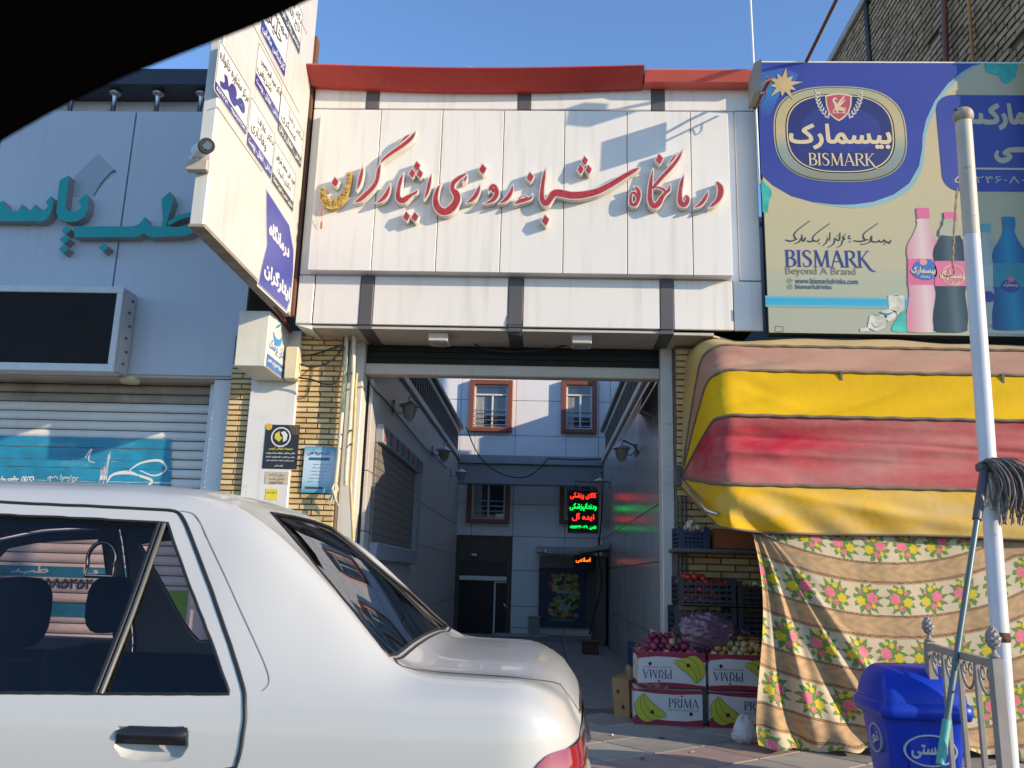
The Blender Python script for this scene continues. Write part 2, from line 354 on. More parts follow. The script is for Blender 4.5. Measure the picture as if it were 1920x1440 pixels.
def brickwork(parent, fr, u0, u1, v0, v1, mats, bw=.19, bh=.036, joint=.006, depth=.02, name='brick', cap=300, holes=()):
    "bricks one by one on a frame, sharing a few meshes"
    var = []; n = 0
    for k in range(6):
        m = MB(); h = bh / 2 - random.uniform(0, .0012); l = bw / 2 - random.uniform(0, .002)
        p = [np.array(q) for q in ((-l, -h, 0), (l, -h, 0), (l, h, 0), (-l, h, 0), (-l + .003, -h + .003, depth), (l - .003, -h + .003, depth), (l - .003, h - .003, depth), (-l + .003, h - .003, depth))]
        m.hexa([fr.U * q[0] + fr.V * q[1] + fr.N * q[2] for q in p]); me = bpy.data.meshes.new(name); me.from_pydata(m.v, [], m.f); me.materials.append(mats[k % len(mats)]); var.append(me)
    r = 0; v = v0 + bh / 2; rest = MB()
    while v < v1:
        u = u0 - (r % 2) * bw / 2
        while u < u1:
            a, b = max(u, u0), min(u + bw, u1)
            if b - a > .03 and not any(h[0] < (a + b) / 2 < h[1] and h[2] < v < h[3] for h in holes):
                c = fr.at((a + b) / 2, v, random.uniform(-.0025, .002))
                o = bpy.data.objects.new(name, random.choice(var)); COL.objects.link(o); o.parent = parent
                o.matrix_parent_inverse = Matrix.Translation(-abspos(parent)); o.location = c
                sc = (b - a - joint) / bw; o.scale = [1 - abs(fr.U[i]) + abs(fr.U[i]) * sc for i in range(3)]; n += 1
            u += bw
        v += bh + joint; r += 1
    return n
# ================================================================== materials
M_acm = mat('white_cladding', (.72, .695, .64), .32, var=.03, vs=1.2, streak=.26, bump=.0009, bs=2.5)
M_acm2 = mat('white_cladding_plain', (.72, .73, .74), .4, var=.04, vs=1.5, streak=.2, bump=.0005, bs=2)
M_blue = mat('grey_blue_cladding', (.50, .53, .58), .3, var=.05, vs=.8, streak=.12, bump=.0008, bs=1.5)
M_beige = mat('soffit_beige', (.52, .47, .40), .5, var=.06, streak=.2)
M_trim = mat('dark_grey_trim', (.085, .08, .08), .45, var=.1)
M_black = mat('black_gap', (.012, .012, .013), .7, var=0)
M_red = mat('red_sheet', (.42, .035, .026), .42, var=.08, vs=2, streak=.15, dust=(.45, .25, .18), dlo=.58, dhi=.9)
M_jamb = mat('jamb_paint', (.62, .60, .55), .5, var=.06, vs=4, streak=.4, dust=(.35, .30, .22), dlo=.62, dhi=.8, dscale=5)
M_bk = [mat('yellow_brick', (.60, .43, .20), .85, var=.14, vs=7, bump=.0015, bs=90), mat('yellow_brick_pale', (.66, .50, .26), .85, var=.12, vs=7, bump=.0015, bs=90), mat('yellow_brick_dark', (.52, .36, .16), .85, var=.16, vs=9, bump=.0015, bs=90)]
M_mort = mat('mortar', (.13, .105, .08), .9, var=.15, vs=20)
M_walla = mat('alley_wall_panel', (.47, .445, .41), .42, var=.06, vs=2, streak=.25, spec=.6)
M_wallr = mat('alley_wall_glossy', (.45, .44, .42), .22, var=.04, vs=2, streak=.15, spec=.8)
M_conc = mat('concrete', (.34, .32, .29), .85, var=.15, vs=6, bump=.002, bs=40)
M_railm = mat('dark_rail', (.10, .095, .09), .45, var=.1)
M_white = mat('white_plastic', (.75, .74, .70), .4, var=.05, vs=8)
M_steel = mat('brushed_steel', (.55, .55, .55), .3, metal=.9, var=.1, vs=20)
M_lamp = mat('lamp_casting', (.42, .44, .50), .4, metal=.3, var=.15, vs=30)
M_lglass = mat('lamp_glass', (.30, .29, .26), .25, var=.1)
M_brown = mat('window_frame_brown', (.22, .065, .032), .4, var=.08, vs=8)
M_upvc = mat('window_upvc', (.72, .70, .65), .4, var=.04)
M_dglass = mat('window_glass', (.035, .045, .06), .04, var=0, spec=1)
M_curt = mat('curtain', (.55, .53, .48), .8, var=.1, vs=15)
M_rustp = mat('gas_pipe_yellow', (.58, .43, .16), .5, var=.12, vs=12, dust=(.6, .55, .45), dlo=.5, dhi=.75, dscale=8)
M_pipew = mat('old_pipe_cream', (.60, .54, .40), .6, var=.12, vs=10, dust=(.30, .22, .13), dlo=.56, dhi=.75, dscale=9)
M_wire = mat('black_cable', (.02, .02, .02), .6, var=0)
M_side = mat('pavement_grey', (.30, .285, .255), .8, var=.16, vs=5, bump=.0016, bs=80, dust=(.15, .125, .10), dlo=.47, dhi=.75, dscale=2.2)
M_side2 = mat('pavement_pink', (.33, .235, .20), .8, var=.13, vs=5, bump=.0012, bs=80, dust=(.22, .18, .15), dlo=.5, dhi=.85, dscale=3)
M_side3 = mat('pavement_buff', (.36, .33, .27), .8, var=.12, vs=5, bump=.0012, bs=80, dust=(.22, .18, .15), dlo=.5, dhi=.85, dscale=3)
M_alf = mat('alley_paving', (.24, .23, .22), .75, var=.2, vs=3, bump=.001, bs=60, dust=(.2, .18, .16), dlo=.55, dhi=.8, dscale=1.5)
M_asph = mat('asphalt', (.055, .053, .05), .9, var=.2, vs=12, bump=.004, bs=150)
M_gnd = mat('ground_dirt', (.2, .17, .13), .95, var=.2, vs=1, bump=.01, bs=5)
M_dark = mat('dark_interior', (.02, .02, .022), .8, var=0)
# ================================================================== ground
def sheet(name, x0, x1, y0, y1, z, m, kind='structure'):
    return tag(MB().add([(x0, y0, z), (x1, y0, z), (x1, y1, z), (x0, y1, z)], [(0, 1, 2, 3)]).obj(name, m), kind=kind)
sheet('ground', -400, 400, -400, 400, RZ - .01, M_gnd)
sheet('road', -120, 120, -9, 3.8, RZ - .004, M_asph)
# pavement of square slabs laid diagonally, then the base they sit on
pav = tag(MB().box(-14, 14, 3.9, 6.75, RZ - .05, GZ - .012).obj('pavement', mat('pavement_joint', (.14, .12, .10), .9, var=.2, vs=20)), kind='structure')
tag(MB().bbox(-14, 14, 3.8, 3.9, RZ - .05, GZ + .004, .012).obj('kerb', M_conc), kind='structure')
D = .40; ex = np.array([math.cos(math.radians(41)), math.sin(math.radians(41))]); ey = np.array([-ex[1], ex[0]])
tv = []
for k in range(3):
    h = D / 2 - .004; q = [ex * a * h + ey * b * h for a, b in ((-1, -1), (1, -1), (1, 1), (-1, 1))]; q2 = [ex * a * (h - .003) + ey * b * (h - .003) for a, b in ((-1, -1), (1, -1), (1, 1), (-1, 1))]
    m = MB().hexa([(p[0], p[1], -.02) for p in q] + [(p[0], p[1], 0) for p in q2]); me = bpy.data.meshes.new('paving_slab'); me.from_pydata(m.v, [], m.f); me.materials.append((M_side, M_side2, M_side3)[k]); tv.append(me)
slabs_far = {0: MB(), 1: MB(), 2: MB()}
for i in range(-40, 60):
    for j in range(-40, 60):
        c = ex * i * D + ey * j * D
        if not (-7 < c[0] < 7 and 4.15 < c[1] < 6.45): continue
        k = 1 if (j % 4 == 0) else (2 if (i + j) % 3 == 0 else 0)
        if -.4 < c[0] < 3.0:
            o = bpy.data.objects.new('paving_slab', tv[k]); COL.objects.link(o); o.parent = pav; o.location = (c[0], c[1], GZ + random.uniform(-.0015, .0015))
            o.rotation_euler = (random.uniform(-.003, .003), random.uniform(-.003, .003), 0)
        else:
            slabs_far[k].add([(v.co.x + c[0], v.co.y + c[1], v.co.z + GZ) for v in tv[k].vertices], [tuple(p.vertices) for p in tv[k].polygons])
for k in slabs_far: tag(slabs_far[k].obj('distant_slab', (M_side, M_side2, M_side3)[k], pav), kind='stuff')
# alley floor: rows of long slabs
alf = tag(MB().box(-1.6, 1.35, 6.75, 15.2, RZ, GZ - .02).obj('alley_floor', M_mort), kind='structure')
mf = []
for k in range(2):
    m = MB().bbox(-.295, .295, -.295, .295, -.03, 0, .004); me = bpy.data.meshes.new('paving_slab'); me.from_pydata(m.v, [], m.f); me.materials.append((M_alf, M_side)[k]); mf.append(me)
for i in range(5):
    for j in range(14):
        x = -1.2 + i * .6; y = 7.05 + j * .6
        o = bpy.data.objects.new('paving_slab', mf[0 if j < 9 else 1]); COL.objects.link(o); o.parent = alf; o.location = (x, y, GZ - .004 + random.uniform(-.002, .002))
tag(MB().bbox(-.75, .1, 13.9, 14.45, GZ, GZ + .03, .01).obj('door_step', M_conc), 'low concrete step in front of the dark entrance door', 'step')
# ================================================================== clinic front building
XL, XR = -1.93, 1.62
cl = thing('clinic_gate_building', 'white clad building front with a red edged roof spanning the alley entrance', 'building', (0, 6.5, GZ))
ZB, ZT = 2.84, 4.885
MB().box(XL + .02, XR - .02, 6.26, 8.2, 2.92, 4.89).obj('building_core', M_mort, cl)
# fascia panels, row by row (below, behind and above the sign board)
def panel(mb_, x0, x1, z0, z1, y, t=.03, g=.004): mb_.bbox(x0 + g, x1 - g, y, y + t, z0 + g, z1 - g, .004)
rowsP = [(2.84, 3.235, [-1.93, -1.80, -1.44, -1.34, -.30, -.19, .85, .95, 1.40, 1.62]), (3.235, 4.66, [-1.93, -1.80, 1.45, 1.62]), (4.66, 4.90, [-1.93, -1.50, -1.40, -.27, -.17, .80, .90, 1.62])]
for z0, z1, xs in rowsP:
    for a, b in zip(xs[:-1], xs[1:]):
        if abs((b - a) - .10) < .015 and z0 != 3.235:
            m = MB().bbox(a, b, 6.195, 6.225, z0, z1, .003); m.obj('dark_trim', M_trim, cl); continue
        if z0 == 3.235 and a == -1.80: continue
        m = MB(); panel(m, a, b, z0, z1, 6.20 + random.uniform(-.002, .002)); m.obj('fascia_panel', M_acm, cl)
MB().box(-1.80, 1.45, 6.215, 6.23, 3.235, 4.66).obj('backing_sheet', M_acm2, cl)
# bent lower-left corner and soffit
sof = MB().box(-1.80, -1.44, 6.22, 6.68, 2.815, 2.835); sof.box(-1.34, -.30, 6.22, 6.68, 2.815, 2.835); sof.box(-.19, .85, 6.22, 6.68, 2.815, 2.835); sof.box(.95, 1.25, 6.22, 6.66, 2.805, 2.825)
sof.hexa([(1.25, 6.24, 2.80), (1.55, 6.28, 2.73), (1.55, 6.60, 2.73), (1.25, 6.64, 2.80), (1.25, 6.24, 2.815), (1.55, 6.28, 2.745), (1.55, 6.60, 2.745), (1.25, 6.64, 2.815)])
sof.obj('soffit', M_beige, cl)
MB().hexa([(-1.93, 6.215, 2.84), (-1.80, 6.215, 2.80), (-1.80, 6.6, 2.80), (-1.93, 6.6, 2.84), (-1.93, 6.22, 2.86), (-1.80, 6.22, 2.84), (-1.80, 6.6, 2.84), (-1.93, 6.6, 2.86)]).obj('corner_flashing', M_acm, cl)
for x in (-1.44, -.30, .85): MB().box(x, x + .10, 6.205, 6.69, 2.808, 2.838).obj('dark_trim', M_trim, cl)
MB().hexa([(-.31, 6.19, 2.86), (-.19, 6.19, 2.86), (-.19, 6.24, 2.78), (-.31, 6.24, 2.80), (-.31, 6.199, 2.93), (-.19, 6.199, 2.91), (-.19, 6.25, 2.90), (-.31, 6.25, 2.92)]).obj('torn_trim_flap', M_trim, cl)
# red eaves sheets (slightly sagging) and little blocks on top
def red(x0, x1, z0, z1, sag, y, tilt):
    m = MB(); n = 24; R = []
    for i in range(n + 1):
        x = x0 + (x1 - x0) * i / n; s = -sag * math.sin(math.pi * i / n)
        R.append([(x, 6.7, z1 + .01 + s), (x, y - .03, z1 + s), (x, y - .045, z1 - .02 + s), (x, y + tilt, z0 + s * 1.4), (x, y + tilt + .02, z0 + .005 + s * 1.4), (x, y + tilt + .25, z0 + .01 + s)])
    m.grid(R, False); return m
red(-1.98, .72, 4.83, 4.94, .03, 6.03, .11).obj('red_eaves_sheet', M_red, cl)
red(.73, 1.60, 4.84, 4.935, .0, 6.08, .0).obj('red_eaves_sheet', mat('red_sheet_sunlit', (.62, .12, .09), .4, var=.08), cl)  # right sheet faces the sun, that brightness is put into a lighter red
for x in (-1.73, -.68, .43, .80 - .2):
    m = MB(); m.bbox(x - .028, x + .028, 6.2, 6.28, 4.93, 5.05, .006); m.obj('roof_bracket', M_conc, cl)
# gate: jambs, roller shutter box and lintel beam
MB().bbox(-1.60, -1.47, 6.62, 6.80, GZ, 2.82, .006).obj('gate_jamb', M_jamb, cl)
MB().bbox(.905, 1.0, 6.62, 6.80, GZ, 2.82, .006).obj('gate_jamb', M_jamb, cl)
m = MB(); m.box(-1.47, .905, 6.72, 6.95, 2.66, 2.82)
for k in range(3): m.box(-1.47, .905, 6.705, 6.72, 2.665 + k * .052, 2.665 + k * .052 + .046)
m.obj('shutter_box', mat('shutter_black', (.010, .010, .011), .7, var=.1), cl)
MB().bbox(-1.47, .905, 6.66, 6.78, 2.565, 2.655, .008).obj('lintel_beam', M_beige, cl)
# brick pilasters left and right of the gate
MB().box(-2.50, -1.60, 6.522, 6.75, GZ, 2.83).obj('pilaster_core', M_mort, cl)
brickwork(cl, facade(6.522), -1.965, -1.60, GZ, 2.83, M_bk, holes=())
brickwork(cl, facade(6.522), -2.50, -2.31, .75, 2.62, M_bk)
MB().bbox(-2.32, -1.955, 6.47, 6.53, GZ, 2.86, .004).obj('pilaster_panel', mat('stained_panel', (.68, .66, .62), .45, var=.05, vs=3, streak=.3, dust=(.45, .40, .33), dlo=.6, dhi=.85, dscale=6), cl)
rb = tag(thing('brick_shop_front', 'narrow yellow brick wall behind the fruit stall, right of the gate', 'wall', (1.6, 6.5, GZ)))
MB().box(1.002, 4.2, 6.522, 6.75, GZ, 2.80).obj('wall_core', M_mort, rb)
nb = brickwork(rb, facade(6.522), 1.004, 1.95, .38, 2.76, M_bk, bw=.21, bh=.044, holes=((1.45, 2, 1.3, 3),))
MB().box(1.6, 4.0, 6.49, 6.515, GZ, 2.5).obj('dark_shop_sheet', M_dark, rb)  # solid near-black sheet, the shade inside the shop put into its colour
# side and rear masses
tag(MB().box(-1.9, -1.5, 6.9, 7.3, GZ, 2.8).obj('wall_stub', M_walla, cl))
# ================================================================== alley walls
lw = thing('alley_wall', 'grey panelled left wall of the alley with a railing on top and a shuttered opening', 'wall', (-1.45, 10.5, GZ))
def wallpanels(root, x, s, ys, zs, m, holes=()):
    for a, b in zip(ys[:-1], ys[1:]):
        for c, d in zip(zs[:-1], zs[1:]):
            if any(h[0] <= a and b <= h[1] and h[2] <= c and d <= h[3] for h in holes): continue
            MB().bbox(min(x, x - s * .03), max(x, x - s * .03), a + .003, b - .003, c + .003, d - .003, .003).obj('wall_panel', m, root)
XA, XB = -1.42, .955
wallpanels(lw, XA, 1, [6.80, 8.35, 9.95, 11.4, 12.8, 14.15], [GZ, .62, 1.32, 1.80, 2.84], M_walla)
MB().box(-3.4, XA - .035, 6.85, 14.15, GZ, 2.84).obj('wall_core', M_mort, lw)
MB().bbox(XA - .25, XA + .035, 6.85, 14.2, 2.845, 2.93, .01).obj('wall_coping', M_walla, lw)
MB().bbox(XA - .25, XA + .03, 6.85, 14.25, 3.40, 3.47, .01).obj('hand_rail', M_railm, lw)
MB().bbox(XA - .22, XA - .02, 6.85, 14.2, 3.33, 3.397, .01).obj('rail_underside', M_walla, lw)
bm = bpy.data.meshes.new('baluster'); q = MB().bbox(-.06, -.03, -.017, .017, 0, .40, .004); bm.from_pydata(q.v, [], q.f); bm.materials.append(M_railm)
def balusters(root, x, y0, y1, dy, z):
    y = y0
    while y < y1:
        o = bpy.data.objects.new('baluster', bm); COL.objects.link(o); o.parent = root; o.matrix_parent_inverse = Matrix.Translation(-abspos(root)); o.location = (x, y, z); y += dy
balusters(lw, XA, 7.4, 14.15, .19, 2.93)
# shuttered opening in the left wall
fr_ = MB()
for (y0, y1, z0, z1) in ((7.0, 9.35, 2.06, 2.22), (9.15, 9.35, 1.22, 2.06), (7.0, 9.35, 1.10, 1.24)): fr_.bbox(XA + .002, XA + .07, y0, y1, z0, z1, .006)
fr_.obj('opening_frame', mat('pale_grey_frame', (.27, .29, .33), .5, var=.08, streak=.2), lw)
for k in range(12): MB().bbox(XA + .001, XA + .025, 7.0, 9.15, 1.24 + k * .0683, 1.24 + k * .0683 + .066, .004).obj('shutter_slat', mat('shutter_brown', (.17, .15, .13), .55, var=.08) if k == 0 else bpy.data.materials['shutter_brown'], lw)
XW = Frame((XA + .0705, 0, 0), (0, 1, 0), (0, 0, 1))      # faces +X
vn = [mat('vinyl_red', (.45, .06, .07), .5), mat('vinyl_green', (.04, .30, .15), .5), mat('vinyl_blue', (.10, .22, .40), .5), mat('vinyl_dark', (.05, .06, .09), .5)]
random.seed(3)
for k in range(4):
    m = MB()
    for i in range(7):
        u = 7.05 + (i * 4 + k) * .082; slab(m, [ccw([(u, 2.08), (u + .07, 2.08), (u + .09, 2.19), (u + .03, 2.2)])], XW, 0, .003)
        slab(m, [stroke([(u, 2.14, .012), (u + .04, 2.19, .022), (u + .08, 2.12, .01)])], XW, .003, .005)
    m.obj('vinyl_lettering', vn[k], lw)
# right wall
rw = thing('alley_wall', 'glossy grey right wall of the alley with railing on top, mirroring the lit sign', 'wall', (1.0, 10.5, GZ))
wallpanels(rw, XB, -1, [6.80, 8.6, 10.6, 12.4, 14.15], [GZ, .55, 1.15, 1.62, 2.84], M_wallr)
MB().box(XB + .035, 2.6, 6.85, 14.15, GZ, 2.84).obj('wall_core', M_mort, rw)
MB().bbox(XB - .035, XB + .25, 6.85, 14.2, 2.845, 2.93, .01).obj('wall_coping', M_walla, rw)
MB().bbox(XB - .03, XB + .25, 6.85, 14.25, 3.40, 3.47, .01).obj('hand_rail', M_railm, rw)
MB().bbox(XB + .02, XB + .22, 6.85, 14.2, 3.33, 3.397, .01).obj('rail_underside', M_walla, rw)
balusters(rw, XB + .10, 7.4, 14.15, .19, 2.93)
# pleated awning high on the right wall
ca = thing('small_canopy', 'brown pleated canopy on an arched bracket high on the right alley wall', 'canopy', (.95, 8.2, 2.5))
R = []
for i in range(25):
    y = 7.25 + i * .07
    R.append([(XB - .005, y - .25, 2.68), (XB - .07, y - .25, 2.64 + .006 * (i % 2)), (XB - .15, y - .25, 2.50 + .012 * (i % 2)), (XB - .17, y - .25, 2.38)])
MB().grid(R, False).obj('canopy_sheet', mat('canopy_brown', (.38, .31, .25), .7, var=.12), ca)
MB().tube([(XB, 8.65, 2.25), (XB - .06, 8.65, 2.34), (XB - .165, 8.65, 2.385)], .010).obj('bracket', M_railm, ca)
MB().tube([(XB, 7.05, 2.25), (XB - .06, 7.05, 2.34), (XB - .165, 7.05, 2.385)], .010).obj('bracket', M_railm, ca)
# cross beam at the alley's end
bt = thing('cross_beam', 'dark grey beam with a stepped top crossing the far end of the alley', 'beam', (-.2, 14, 2.5))
MB().bbox(XA, XB, 13.98, 14.2, 2.47, 2.80, .006).obj('beam_face', mat('beam_grey', (.32, .31, .305), .45, var=.06), bt)
MB().bbox(XA, XB, 13.93, 14.25, 2.80, 2.945, .008).obj('beam_cornice', mat('beam_cornice', (.36, .355, .36), .45, var=.06), bt)
# ================================================================== rear clinic building
YB = 14.6
bb = thing('rear_building', 'white panelled clinic building closing the alley, brown framed windows and dark entrance', 'building', (0, YB, GZ))
MB().box(-6, 4.5, YB + .03, 20, GZ, 7.5).obj('building_core', M_mort, bb)
cols = [-4.6, -3.6, -2.6, -1.42 - .06, -1.22, -.52, .36, .92, 1.12, 1.95]
zrow = [GZ, .18, .52, 1.10, 1.66, 2.2, 2.75, 3.38, 4.0, 4.6, 5.6, 6.6, 7.5]
MPb = mat('pale_blue_white_panel', (.78, .78, .79), .45, var=.03, vs=1.5, streak=.08)
for a, b in zip(cols[:-1], cols[1:]):
    for c, d in zip(zrow[:-1], zrow[1:]):
        if -1.5 < a < -.55 and d < 1.75: 
            if a < -1.3 and b > -1.3: pass
            if c < 1.60 and a >= -1.49 and b <= -.5: continue
        MB().bbox(a + .004, b - .004, YB, YB + .028, c + .004, d - .004, .003).obj('cladding_panel', MPb, bb)
def zy(y, x=1000, Y=14.5): return W(x, y, Y=Y)[2]
def xx(x, y=900, Y=14.5): return W(x, y, Y=Y)[0]
def window(root, px0, py0, px1, py1, lit=True, split=.55, top=True, fw=.085):
    x0, x1 = xx(px0, py0), xx(px1, py0); z1, z0 = zy(py0, px0), zy(py1, px0)
    f = MB(); y0, y1 = YB - .10, YB - .004
    f.bbox(x0, x0 + fw, y0, y1, z0, z1, .006).bbox(x1 - fw, x1, y0, y1, z0, z1, .006).bbox(x0 + fw, x1 - fw, y0, y1, z1 - fw, z1, .006).bbox(x0 + fw, x1 - fw, y0, y1, z0, z0 + fw * .8, .006)
    wn = f.obj('window', M_brown, root)
    a, b, c, d = x0 + fw, x1 - fw, z0 + fw * .8, z1 - fw
    g = MB().box(a, b, YB - .02, YB - .012, c, d); g.obj('pane', M_dglass, wn)
    s = MB(); t = .028
    s.bbox(a, a + t, YB - .05, YB - .02, c, d, .003).bbox(b - t, b, YB - .05, YB - .02, c, d, .003).bbox(a, b, YB - .045, YB - .02, c, c + t, .003).bbox(a, b, YB - .045, YB - .02, d - t, d, .003)
    xm = a + (b - a) * split; s.bbox(xm - t / 2, xm + t / 2, YB - .055, YB - .02, c, d - (.17 if top else 0), .003)
    if top: s.bbox(a, b, YB - .055, YB - .02, d - .19, d - .16, .003)
    s.obj('sash', M_upvc, wn)
    cu = MB(); R = []
    for i in range(21):
        x = a + t + i * (b - a) * .25 / 20; R.append([(x, YB - .022 - .006 * math.sin(i * 2.1), c + t), (x, YB - .022 - .006 * math.sin(i * 2.1), d - (.2 if top else .03))])
    cu.grid(R); cu.obj('curtain', M_curt, wn)
    for k in range(4): MB().tube([(a, YB - .085, c + .05 + k * .085), (b, YB - .085, c + .05 + k * .085)], .008, 6).obj('rail_bar', M_steel, wn)
    return wn
window(bb, 881, 711, 962, 808); window(bb, 1053, 712, 1120, 811); window(bb, 877, 880, 958, 980, split=.5, top=False); window(bb, 1050, 880, 1120, 982, top=False)
# entrance
ex0, ex1 = xx(860, 1100), xx(949, 1100)
MB().box(ex0, ex1, YB + .0, YB + .028, zy(1080, 900), zy(1051, 900)).obj('entrance_board', mat('entrance_black', (.02, .02, .02), .5, var=.1), bb)
MB().bbox(ex0, ex1, YB - .06, YB + .02, zy(1088, 900), zy(1080, 900), .004).obj('entrance_header', M_white, bb)
dr = MB().box(ex0, xx(926, 1100), YB + .012, YB + .028, GZ, zy(1088, 900)).obj('door', mat('door_glass_dark', (.01, .01, .012), .35, var=0, spec=.2), bb)
d2 = MB().bbox(xx(926, 1100), xx(929, 1100), YB - .03, YB + .02, GZ, zy(1089, 900), .003).bbox(xx(929, 1100), ex1, YB - .03, YB + .02, zy(1092, 900), zy(1089, 900), .003).obj('door_frame', M_upvc, bb)
MB().box(xx(929, 1100), ex1, YB + .0, YB + .02, GZ, zy(1092, 900)).obj('door', bpy.data.materials['door_glass_dark'], bb)
MB().tube([(xx(945, 1140), YB - .03, zy(1132, 945)), (xx(945, 1140), YB - .07, zy(1134, 945)), (xx(951, 1140), YB - .08, zy(1140, 945)), (xx(951, 1140), YB - .02, zy(1142, 945))], .012).obj('door_handle', M_steel, d2)
# masses further back: two unseen blocks added to cast shade, and the brick neighbour
sb = thing('shade_block', 'unseen pale block added behind the right alley wall to shade the rear building', 'building', (2.8, 14.5, GZ))
M_rend = mat('pale_render', (.66, .64, .60), .8, var=.08, vs=2)
MB().box(1.62, 3.6, 14.10, 14.57, 2.85, 5.4).obj('wall', M_rend, sb)
MB().box(1.66, 3.0, 13.35, 14.098, 2.85, 4.32).obj('wall', M_rend, sb)
MB().box(1.66, 3.0, 12.65, 13.348, 2.85, 3.95).obj('wall', M_rend, sb)  # added step that blocks a sun patch on the beam
tb = thing('tall_brick_building', 'tall rough brown brick building side wall above the drinks billboard', 'building', (3.9, 9, GZ))
XT = 3.75
nr = thing('shade_storey', 'unseen plain block added above the right alley wall to shade the left wall', 'building', (2.4, 10, 2.9))  # unseen block added to keep sun off the left alley wall
MB().box(1.8, 3.1, 8.3, 12.6, 2.85, 4.6).obj('wall', M_rend, nr)
MB().bbox(1.76, 3.14, 8.26, 12.64, 4.6, 4.68, .01).obj('coping', M_conc, nr)
MB().box(XT + .02, XT + .9, 5.83, 11.75, GZ, 7.85).box(XT + .91, 12, 6.2, 8.5, GZ, 7.8).obj('wall_core', mat('rough_mortar', (.11, .085, .06), .95, var=.25, vs=6, bump=.01, bs=30), tb)
random.seed(11); rbm = [MB(), MB(), MB()]
z = 4.0; r = 0
while z < 7.82:
    y = 5.83 + (r % 2) * .11
    while y < 11.7:
        L_ = random.choice((.19, .2, .21)) if random.random() < .8 else .1
        if random.random() > .02:
            d = random.uniform(.006, .014); rbm[random.randrange(3)].hexa([(XT - d, y, z), (XT + .03, y, z), (XT + .03, y + L_, z), (XT - d, y + L_, z), (XT - d + .003, y + .004, z + .05), (XT + .03, y, z + .05), (XT + .03, y + L_, z + .05), (XT - d + .003, y + L_ - .004, z + random.uniform(.047, .052))])
        y += L_ + random.uniform(.012, .02)
    z += .068; r += 1
for k, c in enumerate(((.36, .235, .13), (.30, .19, .10), (.41, .28, .165))):
    tag(rbm[k].obj('brick', mat('rough_brick_%s' % 'abc'[k], c, .9, var=.15, vs=10), tb), kind='stuff')
MB().box(XT - .03, XT + .005, 9.05, 9.14, 4.0, 7.85).obj('movement_joint', M_black, tb)
MB().tube([(XT - .08, 7.45, 4.0), (XT - .08, 7.0, 7.8)], .03).obj('downpipe', mat('rust_pipe', (.20, .06, .045), .6, var=.2), tb)
MO = mat('orange_conduit', (.48, .20, .05), .6, var=.15)
MB().tube([(XT - .06, 6.9, 4.0), (XT - .06, 6.7, 7.8)], .016).obj('conduit', MO, tb)
MB().tube([(XT - .06, 10.9, 4.0), (XT - .06, 10.3, 7.8)], .016).obj('conduit', MO, tb)
MB().bbox(XT - .06, XT + 1.0, 5.80, 11.80, 7.8, 7.9, .01).obj('roof_edge', M_conc, tb)
# ================================================================== left shop building
ls = thing('shop_building', 'grey clad shop building on the left with a dark screen and roller shutter', 'building', (-4, 6.6, GZ))
YF = 6.55; ZF0, ZF1 = 2.50, 4.83
MB().box(-9, -2.44, YF + .03, 8.5, ZF0 + .03, 4.82).obj('building_core', M_mort, ls)
for a, b in ((-9, -5.9), (-5.9, -4.74), (-4.74, -3.58), (-3.58, -2.44)):
    MB().bbox(a + .006, b - .006, YF, YF + .025, ZF0, ZF1, .003).obj('fascia_panel', M_blue, ls)
MB().box(-9, -2.44, YF + .02, 6.95, ZF0 - .02, ZF0).obj('soffit', M_beige, ls)
MB().box(-9, -2.44, YF + .25, YF + .28, 4.82, 5.10).obj('upper_sheet', M_acm2, ls)
MB().bbox(-9, -1.95, YF - .02, YF + .5, 5.07, 5.235, .01).obj('roof_band', mat('navy_roof_band', (.035, .04, .055), .4, var=.1), ls)
cyl = MB().lathe([(.0, 0), (.045, 0), (.045, .02), (.02, .03), (.02, .18), (.03, .195), (.05, .205), (.05, .225), (0, .23)], n=12)
cm = bpy.data.meshes.new('standoff_post'); cm.from_pydata(cyl.v, [], cyl.f); cm.polygons.foreach_set('use_smooth', [True] * len(cm.polygons)); cm.materials.append(M_steel)
for x in (-4.98, -4.60, -4.22, -3.835, -3.45, -3.065, -2.68):
    o = bpy.data.objects.new('standoff_post', cm); COL.objects.link(o); o.parent = ls; o.matrix_parent_inverse = Matrix.Translation(-abspos(ls)); o.location = (x, YF + .08, 4.835)
tag(MB().lathe([(0, 0), (.07, 0), (.09, .02), (.09, .05), (0, .055)], (W(245, 706, Y=6.64)[0], 6.64, ZF0 - .055), 16).obj('ceiling_lamp', mat('lamp_cream', (.6, .55, .35), .4)), 'round cream lamp under the soffit beside the dark screen', 'lamp')
# thin grey-blue patch with a dark line along its edge
slab(MB(), [ccw([W(*p, Y=YF)[[0, 2]] for p in ((139, 332), (185, 288), (219, 322), (197, 340), (176, 368), (137, 368))])], facade(YF), .0, .003).obj('facade_patch', mat('grey_patch', (.36, .42, .46), .25, var=.05), ls)
slab(MB(), [stroke([(*W(x, y, Y=YF)[[0, 2]], ww) for x, y, ww in ((217, 321, .03), (208, 325, .012), (190, 345, .010), (176, 368, .004))])], facade(YF), .003, .006).obj('patch_line', M_trim, ls)
